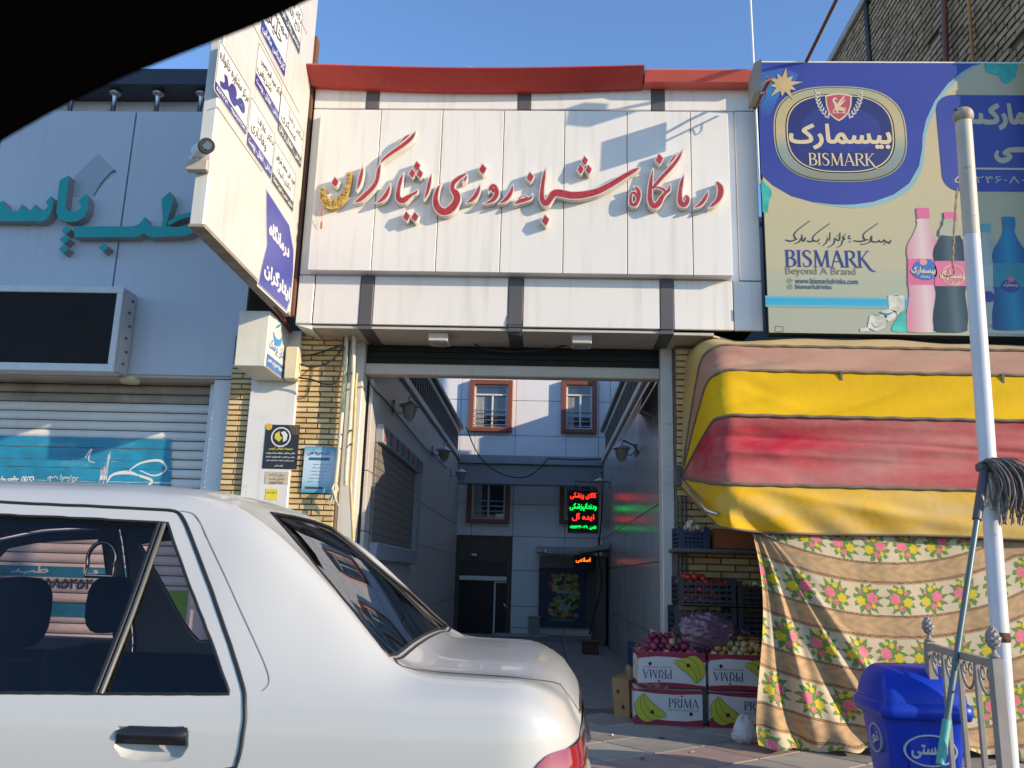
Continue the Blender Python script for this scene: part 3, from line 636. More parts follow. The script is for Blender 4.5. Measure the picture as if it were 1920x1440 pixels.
# roller shutter slats
YS = 6.78; SX0, SX1 = -9, -2.60
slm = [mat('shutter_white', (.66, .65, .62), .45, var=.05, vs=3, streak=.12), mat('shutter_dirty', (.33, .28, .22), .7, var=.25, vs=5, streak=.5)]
z = GZ + .02; k = 0
while z < 2.48:
    m = MB(); b = random.uniform(-.002, .002)
    R = []
    for i in range(31):
        x = SX0 + (SX1 - SX0) * i / 30; wv = .003 * math.sin(i * .8 + k) * (1 if k % 4 == 0 else .4)
        R.append([(x, YS + .014, z + .003), (x, YS - .002 + b + wv, z + .010), (x, YS - .008 + b + wv, z + .035), (x, YS - .002 + b + wv, z + .066), (x, YS + .014, z + .073)])
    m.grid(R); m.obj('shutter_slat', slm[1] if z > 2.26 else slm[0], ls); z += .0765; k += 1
MB().box(SX0, SX1, YS + .015, YS + .03, GZ, 2.50).obj('shutter_backing', M_black, ls)
MB().box(-2.74, -2.66, 6.72, 6.80, GZ, 2.47).obj('guide_rail', M_acm2, ls)
MB().bbox(-2.66, -2.50, 6.58, 6.80, GZ, 2.475, .005).obj('shutter_post', mat('shutter_post_white', (.66, .65, .65), .4, var=.05, streak=.2), ls)
# ================================================================== the clinic sign board
YSg = 6.10
sg = thing('clinic_sign_board', 'long white panelled sign board with red calligraphic letters over the alley gate', 'sign', (-.17, 6.15, 3.2))
def XZ(px, py, Y): p = W(px, py, Y=Y); return p[0], p[2]
sx = [XZ(x, 360, YSg)[0] for x in (588, 705, 823, 941, 1057, 1176, 1297, 1370)]
zt_, zb_ = XZ(950, 207, YSg)[1], XZ(950, 511, YSg)[1]
for a, b in zip(sx[:-1], sx[1:]):
    MB().bbox(a + .003, b - .003, YSg, YSg + .022, zb_, zt_, .003).obj('sign_panel', M_acm, sg)
MB().box(sx[0] + .004, sx[-1] - .004, YSg + .021, 6.214, zb_ + .004, zt_ - .004).obj('sign_frame', M_acm2, sg)
m = MB()
for i, x in enumerate(sx[1:-1]): m.box(x - .0028, x + .0028, YSg + .010, YSg + .020, zb_, zt_)
tag(m.obj('seam', mat('rusty_seam', (.16, .08, .04), .8, var=.2), sg), kind='stuff')
M_lside = mat('letter_side', (.70, .66, .58), .4, var=.05, vs=10, streak=.2)
M_lrim = mat('letter_rim', (.60, .55, .50), .35, var=.04)
M_lred = mat('letter_red', (.36, .028, .032), .4, var=.25, vs=45, bump=.003, bs=90)
M_gold = mat('aged_glue_gold', (.50, .33, .08), .55, var=.35, vs=25, bump=.006, bs=45)
YL = YSg - .062; frL = facade(YL)
A1 = lambda p: XZ(580 + p[0] / 4.8, 220 + p[1] / 4.8, YL) + ((p[2] / 4.8) * YL / 1600,) if len(p) > 2 else XZ(580 + p[0] / 4.8, 220 + p[1] / 4.8, YL)
A2 = lambda p: XZ(960 + p[0] / 4.571, 220 + p[1] / 4.571, YL) + ((p[2] / 4.571) * YL / 1600,) if len(p) > 2 else XZ(960 + p[0] / 4.571, 220 + p[1] / 4.571, YL)
def dia(cx, cy, a=42, b=54): return ('d', [(cx - 4, cy - b), (cx + a, cy - b * .18), (cx + a * .5, cy + b * .75), (cx + 2, cy + b), (cx - a, cy + b * .18)])
letters = [
 (A1, [dia(232, 582)]),
 (A1, [[(485, 418, 10), (472, 500, 46), (448, 600, 46), (422, 668, 14)]]),
 (A1, [[(965, 112, 10), (925, 180, 52), (845, 250, 58), (740, 322, 54), (670, 378, 42), (636, 420, 18)], [(925, 140, 8), (870, 180, 40), (806, 240, 22)], [(640, 425, 26), (625, 480, 52), (608, 570, 54), (570, 635, 60), (510, 695, 62), (455, 742, 58), (400, 772, 16)]]),
 (A1, [[(728, 590, 12), (712, 655, 46), (682, 712, 60), (642, 750, 48), (593, 776, 14)]]),
 (A1, [[(850, 495, 12), (825, 560, 46), (803, 650, 52), (800, 722, 66), (838, 752, 76), (885, 722, 66), (925, 695, 46), (960, 676, 42), (975, 645, 14)]]),
 (A1, [dia(968, 438, 40, 52)]), (A1, [dia(926, 505, 38, 50)]), (A1, [dia(994, 508, 38, 50)]),
 (A1, [dia(874, 892, 42, 54)]), (A1, [dia(950, 896, 42, 54)]),
 (A1, [[(1102, 500, 12), (1085, 575, 46), (1062, 675, 46), (1030, 752, 14)]]),
 (A1, [[(1190, 588, 12), (1155, 650, 46), (1135, 740, 66), (1160, 820, 82), (1220, 852, 92), (1285, 815, 92), (1328, 745, 84), (1322, 690, 82), (1290, 650, 62), (1295, 595, 60), (1345, 548, 58), (1405, 512, 34), (1420, 500, 10)], [(1420, 505, 10), (1405, 555, 40), (1375, 592, 12)]]),
 (A1, [dia(1560, 466, 44, 56)]),
 (A1, [[(1538, 596, 12), (1522, 655, 48), (1492, 712, 58), (1452, 752, 48), (1404, 776, 12)]]),
 (A1, [[(1612, 690, 10), (1628, 640, 46), (1655, 612, 48), (1682, 640, 52), (1685, 695, 62), (1655, 742, 56), (1608, 768, 38), (1556, 780, 10)], [(1640, 640, 50), (1670, 670, 60)]]),
 (A1, [[(1834, 598, 12), (1820, 662, 48), (1787, 720, 58), (1746, 757, 46), (1696, 782, 12)]]),
 (A2, [[(178, 648, 12), (162, 690, 40), (110, 708, 56), (62, 722, 54), (16, 752, 14)], [(60, 700, 30), (95, 672, 26), (130, 690, 30)]]),
 (A2, [dia(155, 512, 40, 52)]),
 (A2, [[(290, 424, 12), (275, 505, 44), (260, 610, 50), (258, 700, 62), (290, 738, 76), (325, 700, 72), (362, 652, 82), (420, 652, 90), (500, 668, 88), (580, 668, 88), (660, 655, 84), (740, 632, 78), (820, 592, 72), (900, 545, 68), (980, 496, 62), (1050, 456, 52), (1102, 428, 14)]]),
 (A2, [dia(623, 372, 36, 50)]), (A2, [dia(588, 444, 36, 50)]), (A2, [dia(656, 448, 36, 50)]),
 (A2, [dia(286, 882, 42, 56)]),
 (A2, [[(1040, 590, 16), (1078, 618, 48), (1088, 680, 50), (1060, 745, 52), (1025, 745, 50), (1016, 700, 42), (1028, 650, 40), (1058, 655, 44), (1070, 700, 20)]]),
 (A2, [[(1212, 434, 12), (1195, 520, 44), (1184, 620, 54), (1184, 705, 62), (1215, 762, 70), (1258, 735, 66), (1285, 685, 56), (1315, 650, 46), (1345, 622, 44), (1358, 565, 14)], [(1465, 266, 12), (1432, 340, 42), (1372, 422, 50), (1292, 508, 52), (1236, 572, 48), (1205, 610, 40)], [(1415, 300, 10), (1384, 350, 38), (1328, 416, 14)], [(1200, 600, 30), (1250, 602, 34), (1300, 620, 40), (1320, 650, 30)]]),
 (A2, [dia(1262, 358, 42, 56)]),
 (A2, [[(1475, 484, 12), (1455, 555, 46), (1440, 645, 50), (1442, 722, 66), (1472, 752, 66), (1502, 722, 56), (1502, 685, 46), (1480, 668, 20)]]),
 (A2, [[(1682, 622, 12), (1666, 672, 44), (1636, 722, 50), (1597, 758, 42), (1552, 783, 12)]]),
 (A2, [[(1755, 552, 30), (1786, 600, 66), (1785, 662, 68), (1760, 714, 56), (1722, 750, 44), (1678, 782, 12)]]),
]
def shape(A, parts, dw):
    out = []
    for s_ in parts:
        if s_[0] == 'd':
            P = np.array([A(q) for q in s_[1]]); c = P.mean(0); d = np.linalg.norm(P - c, axis=1, keepdims=True); out.append(ccw(c + (P - c) * (1 + dw * 1.25 / d)))
        else:
            o = stroke([A(q) for q in s_], 4, dw)
            if o is not None: out.append(o)
    return out
for A, parts in letters:
    full = slab(MB(), shape(A, parts, .0005), frL, -.056, 0).obj('letter', M_lside, sg)
    slab(MB(), shape(A, parts, -.0004), frL, .0003, .002).obj('letter_rim', M_lrim, full)
    slab(MB(), shape(A, parts, -.0082), frL, .0022, .0034).obj('letter_face', M_lred, full)


# the peeled letter that lost its face
g = MB(); pk = [(120, 632, 40), (118, 690, 56), (148, 752, 88), (200, 778, 100), (262, 750, 88), (318, 685, 62), (348, 600, 50), (362, 486, 44)]
slab(g, [stroke([A1(q) for q in pk], 5)], frL, -.050, -.012)
random.seed(5)
for k in range(46):
    i = random.uniform(0, 6.9); i0 = int(i); f = i - i0; q = [pk[i0][j] * (1 - f) + pk[min(i0 + 1, 7)][j] * f for j in range(3)]
    a = random.uniform(0, 6.3); h = q[2] * .42; p0 = (q[0] + h * math.cos(a), q[1] + h * math.sin(a)); p1 = (q[0] - h * math.cos(a + .5), q[1] - h * math.sin(a + .5))
    u0, v0 = A1(p0); u1, v1 = A1(p1); g.tube([(u0, YL + .012, v0), ((u0 + u1) / 2, YL + .002, (v0 + v1) / 2 + .004), (u1, YL + .012, v1)], .0028, 5)
tag(g.obj('peeled_letter', M_gold, sg), 'golden peeled letter without its red face')
hw = MB()
for pts in ([(95, 760), (60, 820), (52, 880)], [(110, 790), (118, 860), (104, 900), (106, 960)], [(52, 915), (70, 940), (50, 965)]): hw.tube([(A1(q)[0], YL + .01 + .01 * i, A1(q)[1]) for i, q in enumerate(pts)], .0018, 5)
for (x, y, h) in ((112, 850, 70), (106, 968, 72)):
    u, v = A1((x, y)); hw.box(u - .007, u + .007, YL + .0, YL + .012, v - h / 2 / 4.8 * YL / 1600, v + h / 2 / 4.8 * YL / 1600)
tag(hw.obj('hanging_led_strip', mat('copper_strip', (.42, .20, .10), .5, var=.2), sg), kind='stuff')
MB().lathe([(0, 0), (.008, 0), (.008, .003)], (0, 0, 0), 10)
# ================================================================== teal letters on the left facade
M_teal = mat('teal_letter_face', (.0, .33, .32), .4, var=.06); M_tside = mat('letter_side_grey', (.33, .32, .30), .5, var=.08, streak=.2)
YT = YF - .09; frT = facade(YT)
B = lambda p: XZ(p[0] / 3.6, 100 + p[1] / 3.6, YT)
ts = thing('shop_lettering', 'large raised teal letters on the grey left facade', 'lettering', (-4, 6.5, 3.4))
def diaT(cx, cy): return [(cx - 34, cy + 2), (cx + 2, cy - 28), (cx + 33, cy - 2), (cx - 4, cy + 32)]
teal = [
 [[(-330, 1130), (-330, 1000), (-290, 985), (-280, 1050), (-250, 1066), (-200, 1060), (-185, 1020), (-165, 1060), (-110, 1060), (-95, 1020), (-75, 1058), (-30, 1050), (0, 1005), (22, 995), (38, 1035), (70, 1064), (125, 1062), (150, 1018), (172, 1058), (212, 1056), (238, 1018), (262, 1060), (302, 1058), (326, 1030), (308, 1002), (346, 964), (360, 1010), (348, 1068), (320, 1118), (272, 1138), (215, 1130), (150, 1134), (60, 1132), (-100, 1132)]],
 [[(403, 857), (465, 825), (446, 990), (440, 1045), (470, 1070), (530, 1062), (552, 1030), (525, 998), (580, 950), (598, 990), (592, 1060), (565, 1108), (515, 1136), (450, 1138), (402, 1118), (380, 1080), (388, 980)]],
 [diaT(447, 1192)], [diaT(436, 1256)], [diaT(430, 1320)], [diaT(700, 1310)],
 [[(502, 1168), (900, 1168), (942, 1150), (978, 1104), (998, 1146), (1032, 1168), (1088, 1170), (1100, 1120), (1090, 985), (1147, 934), (1172, 990), (1135, 1110), (1122, 1166), (1190, 1172), (1330, 1150), (1350, 1120), (1300, 1095), (1210, 1125), (1135, 1165), (1130, 1140), (1200, 1092), (1290, 1070), (1370, 1080), (1400, 1130), (1360, 1190), (1250, 1232), (1010, 1242), (970, 1214), (930, 1240), (502, 1242)]],
]
for sh_ in teal:
    C_ = [ccw([B(q) for q in c]) for c in sh_]
    l_ = slab(MB(), C_, frT, -.088, 0).obj('letter', M_tside, ts)
    cc = [c for c in C_]
    slab(MB(), cc, frT, .0005, .002).obj('letter_face', M_teal, l_)
# ================================================================== LED screen
sc_ = thing('led_screen', 'dark display screen in a white metal housing on the left facade', 'screen', (-5, 6.3, 2.5))
q0 = XZ(215, 550, 6.33); q1 = XZ(208, 683, 6.33); q2 = XZ(236, 545, 6.33); 
zT, zB, xR = q0[1], q1[1], (q0[0] + q1[0]) / 2
MB().bbox(-8, xR - .002, 6.345, 6.53, zB - .05, zT + .05, .004).obj('housing', mat('housing_white', (.62, .63, .62), .4, var=.05, streak=.2), sc_)
fm = MB().bbox(-8, xR + .05, 6.32, 6.35, zT, zT + .055, .004).bbox(-8, xR + .05, 6.32, 6.35, zB - .06, zB, .004).bbox(xR, xR + .05, 6.32, 6.35, zB, zT, .004)
fm.obj('frame', bpy.data.materials['housing_white'], sc_)
MB().box(xR - .002, xR + .06, 6.36, 6.52, zB - .045, zT + .045).obj('side_cover', mat('side_cover', (.5, .5, .5), .45, var=.06), sc_)
m = MB(); n = 62
for k in range(n):
    a = zB + (zT - zB) * k / n; m.add([(-8, 6.338, a), (xR, 6.338, a), (xR, 6.334, a + (zT - zB) / n * .6), (-8, 6.334, a + (zT - zB) / n * .6)], [(0, 1, 2, 3)]); m.add([(-8, 6.334, a + (zT - zB) / n * .6), (xR, 6.334, a + (zT - zB) / n * .6), (xR, 6.338, a + (zT - zB) / n), (-8, 6.338, a + (zT - zB) / n)], [(0, 1, 2, 3)])
m.obj('display_louvre', mat('screen_black', (.016, .019, .022), .5, var=.1, vs=3), sc_)
for k in range(6):
    z = zB + .02 + k * (zT - zB) / 5.5
    MB().bbox(xR + .058, xR + .072, 6.42 + .03 * (k % 2), 6.445 + .03 * (k % 2), z, z + .018, .003).obj('cable_gland', M_trim, sc_)
# ================================================================== tall double sided sign
XH = -1.955
hs = thing('projecting_sign', 'tall white double sided doctors name sign projecting over the pavement', 'sign', (-2, 5.4, 2.9))
M_box = mat('sign_box_white', (.54, .54, .50), .38, var=.04, vs=4, streak=.28, dust=(.35, .28, .18), dlo=.66, dhi=.85, dscale=4)
Yo = 4.45; Zb = 2.895; Zt = 6.2
MB().bbox(XH - .085, XH - .003, Yo, 6.16, Zb, Zt, .006).obj('sign_box', M_box, hs)
zz = [Zb, 3.32, 4.02, 4.38, 4.95, 5.5, Zt]
frH = Frame((XH, 0, 0), (0, 1, 0), (0, 0, 1))
MB().bbox(XH - .003, XH + .0, Yo + .01, 6.15, Zb + .01, Zt, .001).obj('sign_face', M_box, hs)
m = MB()
for a, b, c, d in ((4.55, 6.15, 3.72, 3.722),): pass
MB().box(XH - .087, XH + .002, Yo - .002, 6.16, Zb - .012, Zb + .004).obj('bottom_channel', mat('bottom_channel', (.30, .26, .20), .6, var=.15, vs=8, dust=(.22, .10, .05), dlo=.5, dhi=.7, dscale=7), hs)
def UV(px, py): p = W(px, py, X=XH); return p[1], p[2]
# seams of the sheets, slightly rusty
seam = mat('rust_line', (.30, .17, .07), .7, var=.2)
for pa, pb in (((405, 187), (490, 330)), ((466, 25), (560, 215)), ((545, 0), (575, 60))):
    u0, v0 = UV(*pa); u1, v1 = UV(*pb); vm = (v0 + v1) / 2; slab(MB(), [ccw([(u0, vm - .003), (u1, vm - .003), (u1, vm + .003), (u0, vm + .003)])], frH, .0005, .002).obj('sheet_seam', seam, hs)
M_navy = mat('print_navy', (.035, .04, .22), .35, var=.04); M_char = mat('print_charcoal', (.06, .06, .07), .35, var=.04); M_pw = mat('print_white', (.66, .65, .61), .35, var=.02); M_pk = mat('print_black', (.03, .03, .035), .4, var=0)
def plate(y0, y1, z0, z1, lines, band, bandm, bandtxt, big=None):
    p = slab(MB(), [rrect(y0, z0, y1, z1, .02)], frH, .0008, .003).obj('name_plate', M_pw, hs)
    slab(MB(), ring(rrect(y0 + .006, z0 + .006, y1 - .006, z1 - .006, .018), rrect(y0 + .011, z0 + .011, y1 - .011, z1 - .011, .015)), frH, .0032, .0042).obj('border', M_pk, p)
    h = z1 - z0
    slab(MB(), [rrect(y0 + .011, z0 + .011, y1 - .011, z0 + .011 + band, .01)], frH, .0034, .0048).obj('band', bandm, p)
    write(MB(), bandtxt, frH, (y0 + .03, z0 + .02, y1 - .03, z0 + band - .002), .005, .0058, bold=.02, res=2).obj('lettering', M_pw, p)
    for (s_, a, b, c, d, bo, mm) in lines: write(MB(), s_, frH, (y0 + (y1 - y0) * a, z0 + h * c, y0 + (y1 - y0) * b, z0 + h * d), .0045, .0055, bold=bo, res=2).obj('lettering', mm, p)
def PL(px0, py0, px1, py1):      # outer top corner, inner bottom corner
    u0, v0 = UV(px0, py0); u1, v1 = UV(px1, py1); return u0, u1, v1, v0
def plq(outer_x, inner_x, ytop_outer, ybot_outer):
    u0, vt = UV(outer_x, ytop_outer); _, vb = UV(outer_x, ybot_outer); u1, _ = UV(inner_x, ytop_outer + (inner_x - outer_x) * 2.6); return u0, u1, vb, vt
y0, y1, z0, z1 = plq(411, 465, 72, 184)
plate(y0, y1, z0, z1, [('مرکز مشاوره خانواده', .05, .95, .62, .88, 0, M_pk), ('مهر', .12, .88, .22, .6, .06, M_navy)], (z1 - z0) * .15, M_navy, '۰۹۱۵۸۷۳۲۶۳۱ - ۵۵۲۲۲۷۱', )
y0, y1, z0, z1 = plq(484, 526, 76, 172)
plate(y0, y1, z0, z1, [('دکتر سید امیرحسین', .15, .95, .62, .86, 0, M_pk), ('شریفی', .05, .6, .34, .58, 0, M_pk)], (z1 - z0) * .25, M_navy, 'داخلی ، اطفال ، پوست')
y0, y1, z0, z1 = plq(497, 540, -38, 78)
plate(y0, y1, z0, z1, [('مهسا', .35, .95, .7, .9, 0, M_pk), ('خلیلی', .05, .75, .36, .72, 0, M_pk)], (z1 - z0) * .24, M_navy, 'کارشناس مامایی')
y0, y1, z0, z1 = plq(530, 567, -60, 40)
plate(y0, y1, z0, z1, [('دکتر امیر', .35, .95, .66, .88, 0, M_pk), ('تاج الدینی', .1, .9, .36, .62, 0, M_pk)], (z1 - z0) * .25, M_char, 'متخصص پزشکی خانواده')
y0, y1, z0, z1 = plq(470, 512, 178, 285)
plate(y0, y1, z0, z1, [('دکتر عارف', .3, .95, .66, .88, 0, M_pk), ('وفاداری', .1, .7, .36, .62, 0, M_pk)], (z1 - z0) * .25, M_navy, 'داخلی ، اطفال ، پوست')
y0, y1, z0, z1 = plq(526, 567, 168, 256)
plate(y0, y1, z0, z1, [('دکتر رضا', .35, .95, .66, .88, 0, M_pk), ('عسکری', .1, .7, .36, .62, 0, M_pk)], (z1 - z0) * .25, M_char, 'داخلی ، اطفال و زنان')
y0, y1, z0, z1 = plq(515, 552, 262, 352)
plate(y0, y1, z0, z1, [('سید علی محمد شریفی', .1, .95, .62, .86, 0, M_pk), ('دکتری ژنتیک', .2, .8, .36, .56, 0, M_pk)], (z1 - z0) * .22, M_char, 'شنوایی سنجی و تجویز سمعک')
# indigo clinic plate with waisted outline
def ply(dw=0):
    P = [(499, 358), (541, 423), (549, 470), (548, 510), (543, 560), (536, 581), (484, 532), (490, 500), (500, 460), (499, 400)]
    Q = np.array([UV(*p) for p in P]); c = Q.mean(0); return [ccw(c + (Q - c) * (1 + dw))]
bp_ = slab(MB(), ply(.07), frH, .0008, .0025).obj('clinic_plate', M_pw, hs)
slab(MB(), ply(.03), frH, .0027, .0034).obj('border', M_navy, bp_); slab(MB(), ply(.012), frH, .0036, .0042).obj('border', M_pw, bp_)
slab(MB(), ply(0), frH, .0044, .005).obj('field', mat('print_indigo', (.06, .065, .30), .35, var=.04), bp_)
u0, v0 = UV(504, 420); u1, v1 = UV(542, 470)
ca_, cb_ = UV(502, 470), UV(542, 470)
z_a = UV(503, 405)[1]; z_b = UV(503, 446)[1]
write(MB(), 'درمانگاه', frH, (UV(503, 432)[0], z_b, UV(541, 475)[0], z_a), .0055, .0065, bold=.05, res=2).obj('lettering', M_pw, bp_)
z_a = UV(494, 480)[1]; z_b = UV(494, 520)[1]
write(MB(), 'ایثارگران', frH, (UV(494, 505)[0], z_b, UV(543, 545)[0], z_a), .0055, .0065, bold=.05, res=2).obj('lettering', M_pw, bp_)
MB().tube([(-2.0, 5.9, 2.9), (-2.05, 6.5, 2.86)], .02).obj('bracket', mat('rust_iron', (.14, .06, .035), .8, var=.2), hs)
MB().box(-1.975, -1.94, 6.165, 6.25, 2.9, 5.3).obj('fixing_bar', bpy.data.materials['rust_iron'], hs)
# ---- security camera on the sign's edge
cc = thing('security_camera', 'white bullet security camera fixed to the edge of the projecting sign', 'camera', (-2.04, 4.4, 3.55))
c0 = W(385, 285, Y=4.42)
def off(dx, dy, dz): return (c0[0] + dx, c0[1] + dy, c0[2] + dz)
K = 2.1
MB().tube([off(-.030 * K, .05, .014 * K), off(.012 * K, -.06, .002)], .020 * K, 16).obj('body', M_white, cc)
MB().tube([off(.012 * K, -.06, .002), off(.024 * K, -.10, -.006 * K)], .0208 * K, 16).obj('lens_hood', M_black, cc)
MB().tube([off(.0243 * K, -.101, -.006 * K), off(.0247 * K, -.103, -.0062 * K)], .012 * K, 14).obj('lens', M_dglass, cc)
MB().tube([off(-.03 * K, .045, .015), off(-.05 * K, .06, -.01), off(-.04 * K, .08, -.07)], .014, 8).obj('arm', M_white, cc)
MB().bbox(XH - .12, XH + .0, 4.40, 4.447, c0[2] - .12, c0[2] - .055, .004).obj('mount', mat('mount_box', (.40, .36, .28), .5), cc)
# ---- small light box below
lb = thing('small_sign_box', 'small white square lightbox with blue lettering under the big projecting sign', 'sign', (-2.2, 6.2, 2.6))
XK = -2.07
k1 = W(508, 583, Y=5.98); k2 = W(497, 687, Y=5.98)
zt2, zb2 = k1[2], k2[2]; xr2 = (k1[0] + k2[0]) / 2; xl2 = W(443, 640, Y=5.98)[0]
MB().bbox(xl2, xr2 - .003, 5.98, 6.47, zb2, zt2, .006).obj('sign_box', mat('cream_box', (.66, .63, .52), .45, var=.06, vs=5, streak=.3), lb)
frK = Frame((xr2, 0, 0), (0, 1, 0), (0, 0, 1))
MB().box(xr2 - .003, xr2, 5.985, 6.465, zb2 + .005, zt2 - .005).obj('sign_face', M_pw, lb)
hh = zt2 - zb2; MBl = mat('print_blue', (.05, .16, .42), .4, var=.05)
slab(MB(), [rrect(5.99, zb2 + .01, 6.46, zb2 + hh * .24, .004)], frK, .0005, .002).obj('blue_band', MBl, lb)
write(MB(), 'همه روزه صبح و عصر', frK, (6.01, zb2 + .035, 6.44, zb2 + hh * .2), .0025, .0035, bold=.03, res=2).obj('lettering', M_pw, lb)
write(MB(), 'دندان پزشک', frK, (6.02, zb2 + hh * .3, 6.44, zb2 + hh * .55), .0008, .002, bold=.02, res=2).obj('lettering', MBl, lb)
slab(MB(), [stroke([(6.08, zb2 + hh * .68, .02), (6.15, zb2 + hh * .57, .05), (6.25, zb2 + hh * .6, .05), (6.30, zb2 + hh * .74, .01)])], frK, .0008, .002).obj('logo', mat('print_sky_blue', (.06, .28, .6), .4), lb)
slab(MB(), [stroke([(6.13, zb2 + hh * .8, .01), (6.18, zb2 + hh * .86, .02), (6.26, zb2 + hh * .96, .01)])], frK, .0008, .002).obj('logo', bpy.data.materials['print_sky_blue'], lb)
MB().bbox(-2.03, -1.93, 6.35, 6.46, 2.44, 2.70, .008).obj('junction_box', mat('junction_cream', (.62, .54, .34), .5, var=.06), lb)
# ================================================================== posters and notes on the pilaster
def paper(name, label, x0, x1, z0, z1, Y, m, cat='poster'):
    t = thing(name, label, cat, ((x0 + x1) / 2, Y, z0)); MB().box(x0, x1, Y - .003, Y - .0008, z0, z1).obj('sheet_paper', m, t); return t, facade(Y - .003)
YP = 6.47
def bx(x0, y0, x1, y1, Y): a = XZ(x0, y0, Y); b = XZ(x1, y1, Y); return a[0], b[0], b[1], a[1]
x0, x1, z0, z1 = bx(499, 796, 556, 880, YP)
bpst, fp = paper('black_poster', 'black poster with a yellow and white cube logo on the white panel', x0, x1, z0, z1, YP, mat('poster_black', (.018, .02, .026), .4, var=.1))
wd, hg = x1 - x0, z1 - z0; cx, cz = x0 + wd * .47, z0 + hg * .72; r_ = wd * .29
slab(MB(), ring(circ(cx, cz, r_), circ(cx, cz, r_ * .87)), fp, .0003, .001).obj('logo_ring', M_pw, bpst)
M_yel = mat('print_yellow', (.62, .52, .03), .45)
slab(MB(), [ccw([(cx - r_ * .62, cz + r_ * .3), (cx - r_ * .2, cz + r_ * .6), (cx - r_ * .1, cz + r_ * .1), (cx + r_ * .15, cz - r_ * .05), (cx - r_ * .15, cz - r_ * .5), (cx - r_ * .62, cz - r_ * .15)])], fp, .0003, .001).obj('logo_mark', M_yel, bpst)
slab(MB(), [ccw([(cx - r_ * .05, cz + r_ * .5), (cx + r_ * .35, cz + r_ * .6), (cx + r_ * .65, cz + r_ * .25), (cx + r_ * .6, cz - r_ * .3), (cx + r_ * .25, cz - r_ * .5), (cx + r_ * .2, cz + r_ * .1)])], fp, .0003, .001).obj('logo_mark', M_pw, bpst)
for k, (s_, a, b, c, d, mm) in enumerate((('مجموعه تبلیغاتی آبریس', .15, .85, .42, .5, M_yel), ('دفاتر و مشاغل ، تبلیغات و کارت ویزیت', .08, .92, .33, .38, M_pw), ('طراحی بنر فلکس ، تابلو چلنیوم ، استیکر', .08, .92, .24, .29, M_pw), ('طراحی گرافیک، تبلیغات شبکه های مجازی', .1, .9, .17, .21, M_pw), ('تلفن تماس', .35, .6, .05, .09, M_pw))): write(MB(), s_, fp, (x0 + wd * a, z0 + hg * c, x0 + wd * b, z0 + hg * d), .0003, .001, bold=.03, res=1).obj('lettering', mm, bpst)
slab(MB(), [circ(x0 + wd * .09, z1 - hg * .05, wd * .1)], fp, .0003, .001).obj('sticker', mat('sticker_orange', (.65, .38, .04), .5), bpst)
hm = MB()
for i in range(6):
    for j in range(6 - i // 2): slab(hm, [circ(x1 - wd * .04 - j * wd * .05, z1 - hg * .03 - i * hg * .035, wd * .014, n=6)], fp, .0003, .0008)
hm.obj('halftone_print', mat('print_tan', (.35, .22, .1), .5), bpst)
x0, x1, z0, z1 = bx(498, 884, 540, 908, YP)
nt_, fp = paper('paper_note', 'torn beige paper note with three handwritten lines below the black poster', x0, x1, z0, z1, YP, mat('aged_paper', (.50, .42, .30), .8, var=.15, vs=15), 'note')
for k in range(3): write(MB(), ('برای اجاره', 'تماس بگیرید', '۰۹۱۵۵۲۴۱۷۶۰')[k], fp, (x0 + .03, z1 - .035 - k * .03, x1 - .03, z1 - .014 - k * .03), .0003, .001, res=1).obj('lettering', M_pk, nt_)
x0, x1, z0, z1 = bx(499, 916, 520, 937, YP)
yn, fp = paper('yellow_sticker', 'small bright yellow sticker low on the white panel', x0, x1, z0, z1, YP, mat('sticker_yellow', (.68, .58, .04), .55, var=.1, vs=20), 'sticker')
write(MB(), 'تخلیه چاه', fp, (x0 + .01, z0 + (z1 - z0) * .5, x1 - .01, z1 - .02), .0003, .001, res=1).obj('lettering', M_pk, yn)
x0, x1, z0, z1 = bx(572, 837, 626, 925, 6.49)
dp, fp = paper('blue_poster', 'pale blue doctor poster with curling edge on the yellow bricks', x0, x1, z0, z1, 6.49, gradmat('poster_blue', [(0, (.05, .30, .42)), (.3, (.45, .58, .66)), (.75, (.55, .64, .70)), (1, (.06, .32, .45))], 'Z', z0, z1))
wd, hg = x1 - x0, z1 - z0
write(MB(), 'دکتر محبوبه آهنی', fp, (x0 + wd * .1, z0 + hg * .8, x0 + wd * .8, z0 + hg * .94), .0003, .001, bold=.02, res=2).obj('lettering', M_navy, dp)
slab(MB(), [rrect(x0 + wd * .15, z0 + hg * .7, x0 + wd * .8, z0 + hg * .765, .006)], fp, .0003, .001).obj('band', mat('print_petrol', (.02, .14, .22), .4), dp)
for k in range(6): write(MB(), ('متخصص زنان و زایمان', 'جراحی های زنان', 'نازایی و زایمان', 'سونوگرافی', 'بارداری و زیبایی', 'مطب خیابان')[k], fp, (x0 + wd * (.3 - .03 * k), z0 + hg * (.6 - k * .075), x0 + wd * (.85 - .05 * k), z0 + hg * (.63 - k * .075)), .0003, .001, bold=.02, res=1).obj('lettering', bpy.data.materials['print_petrol'], dp)
slab(MB(), [rrect(x0 + wd * .1, z0 + hg * .08, x0 + wd * .65, z0 + hg * .13, .003)], fp, .0003, .001).obj('band', M_char, dp)
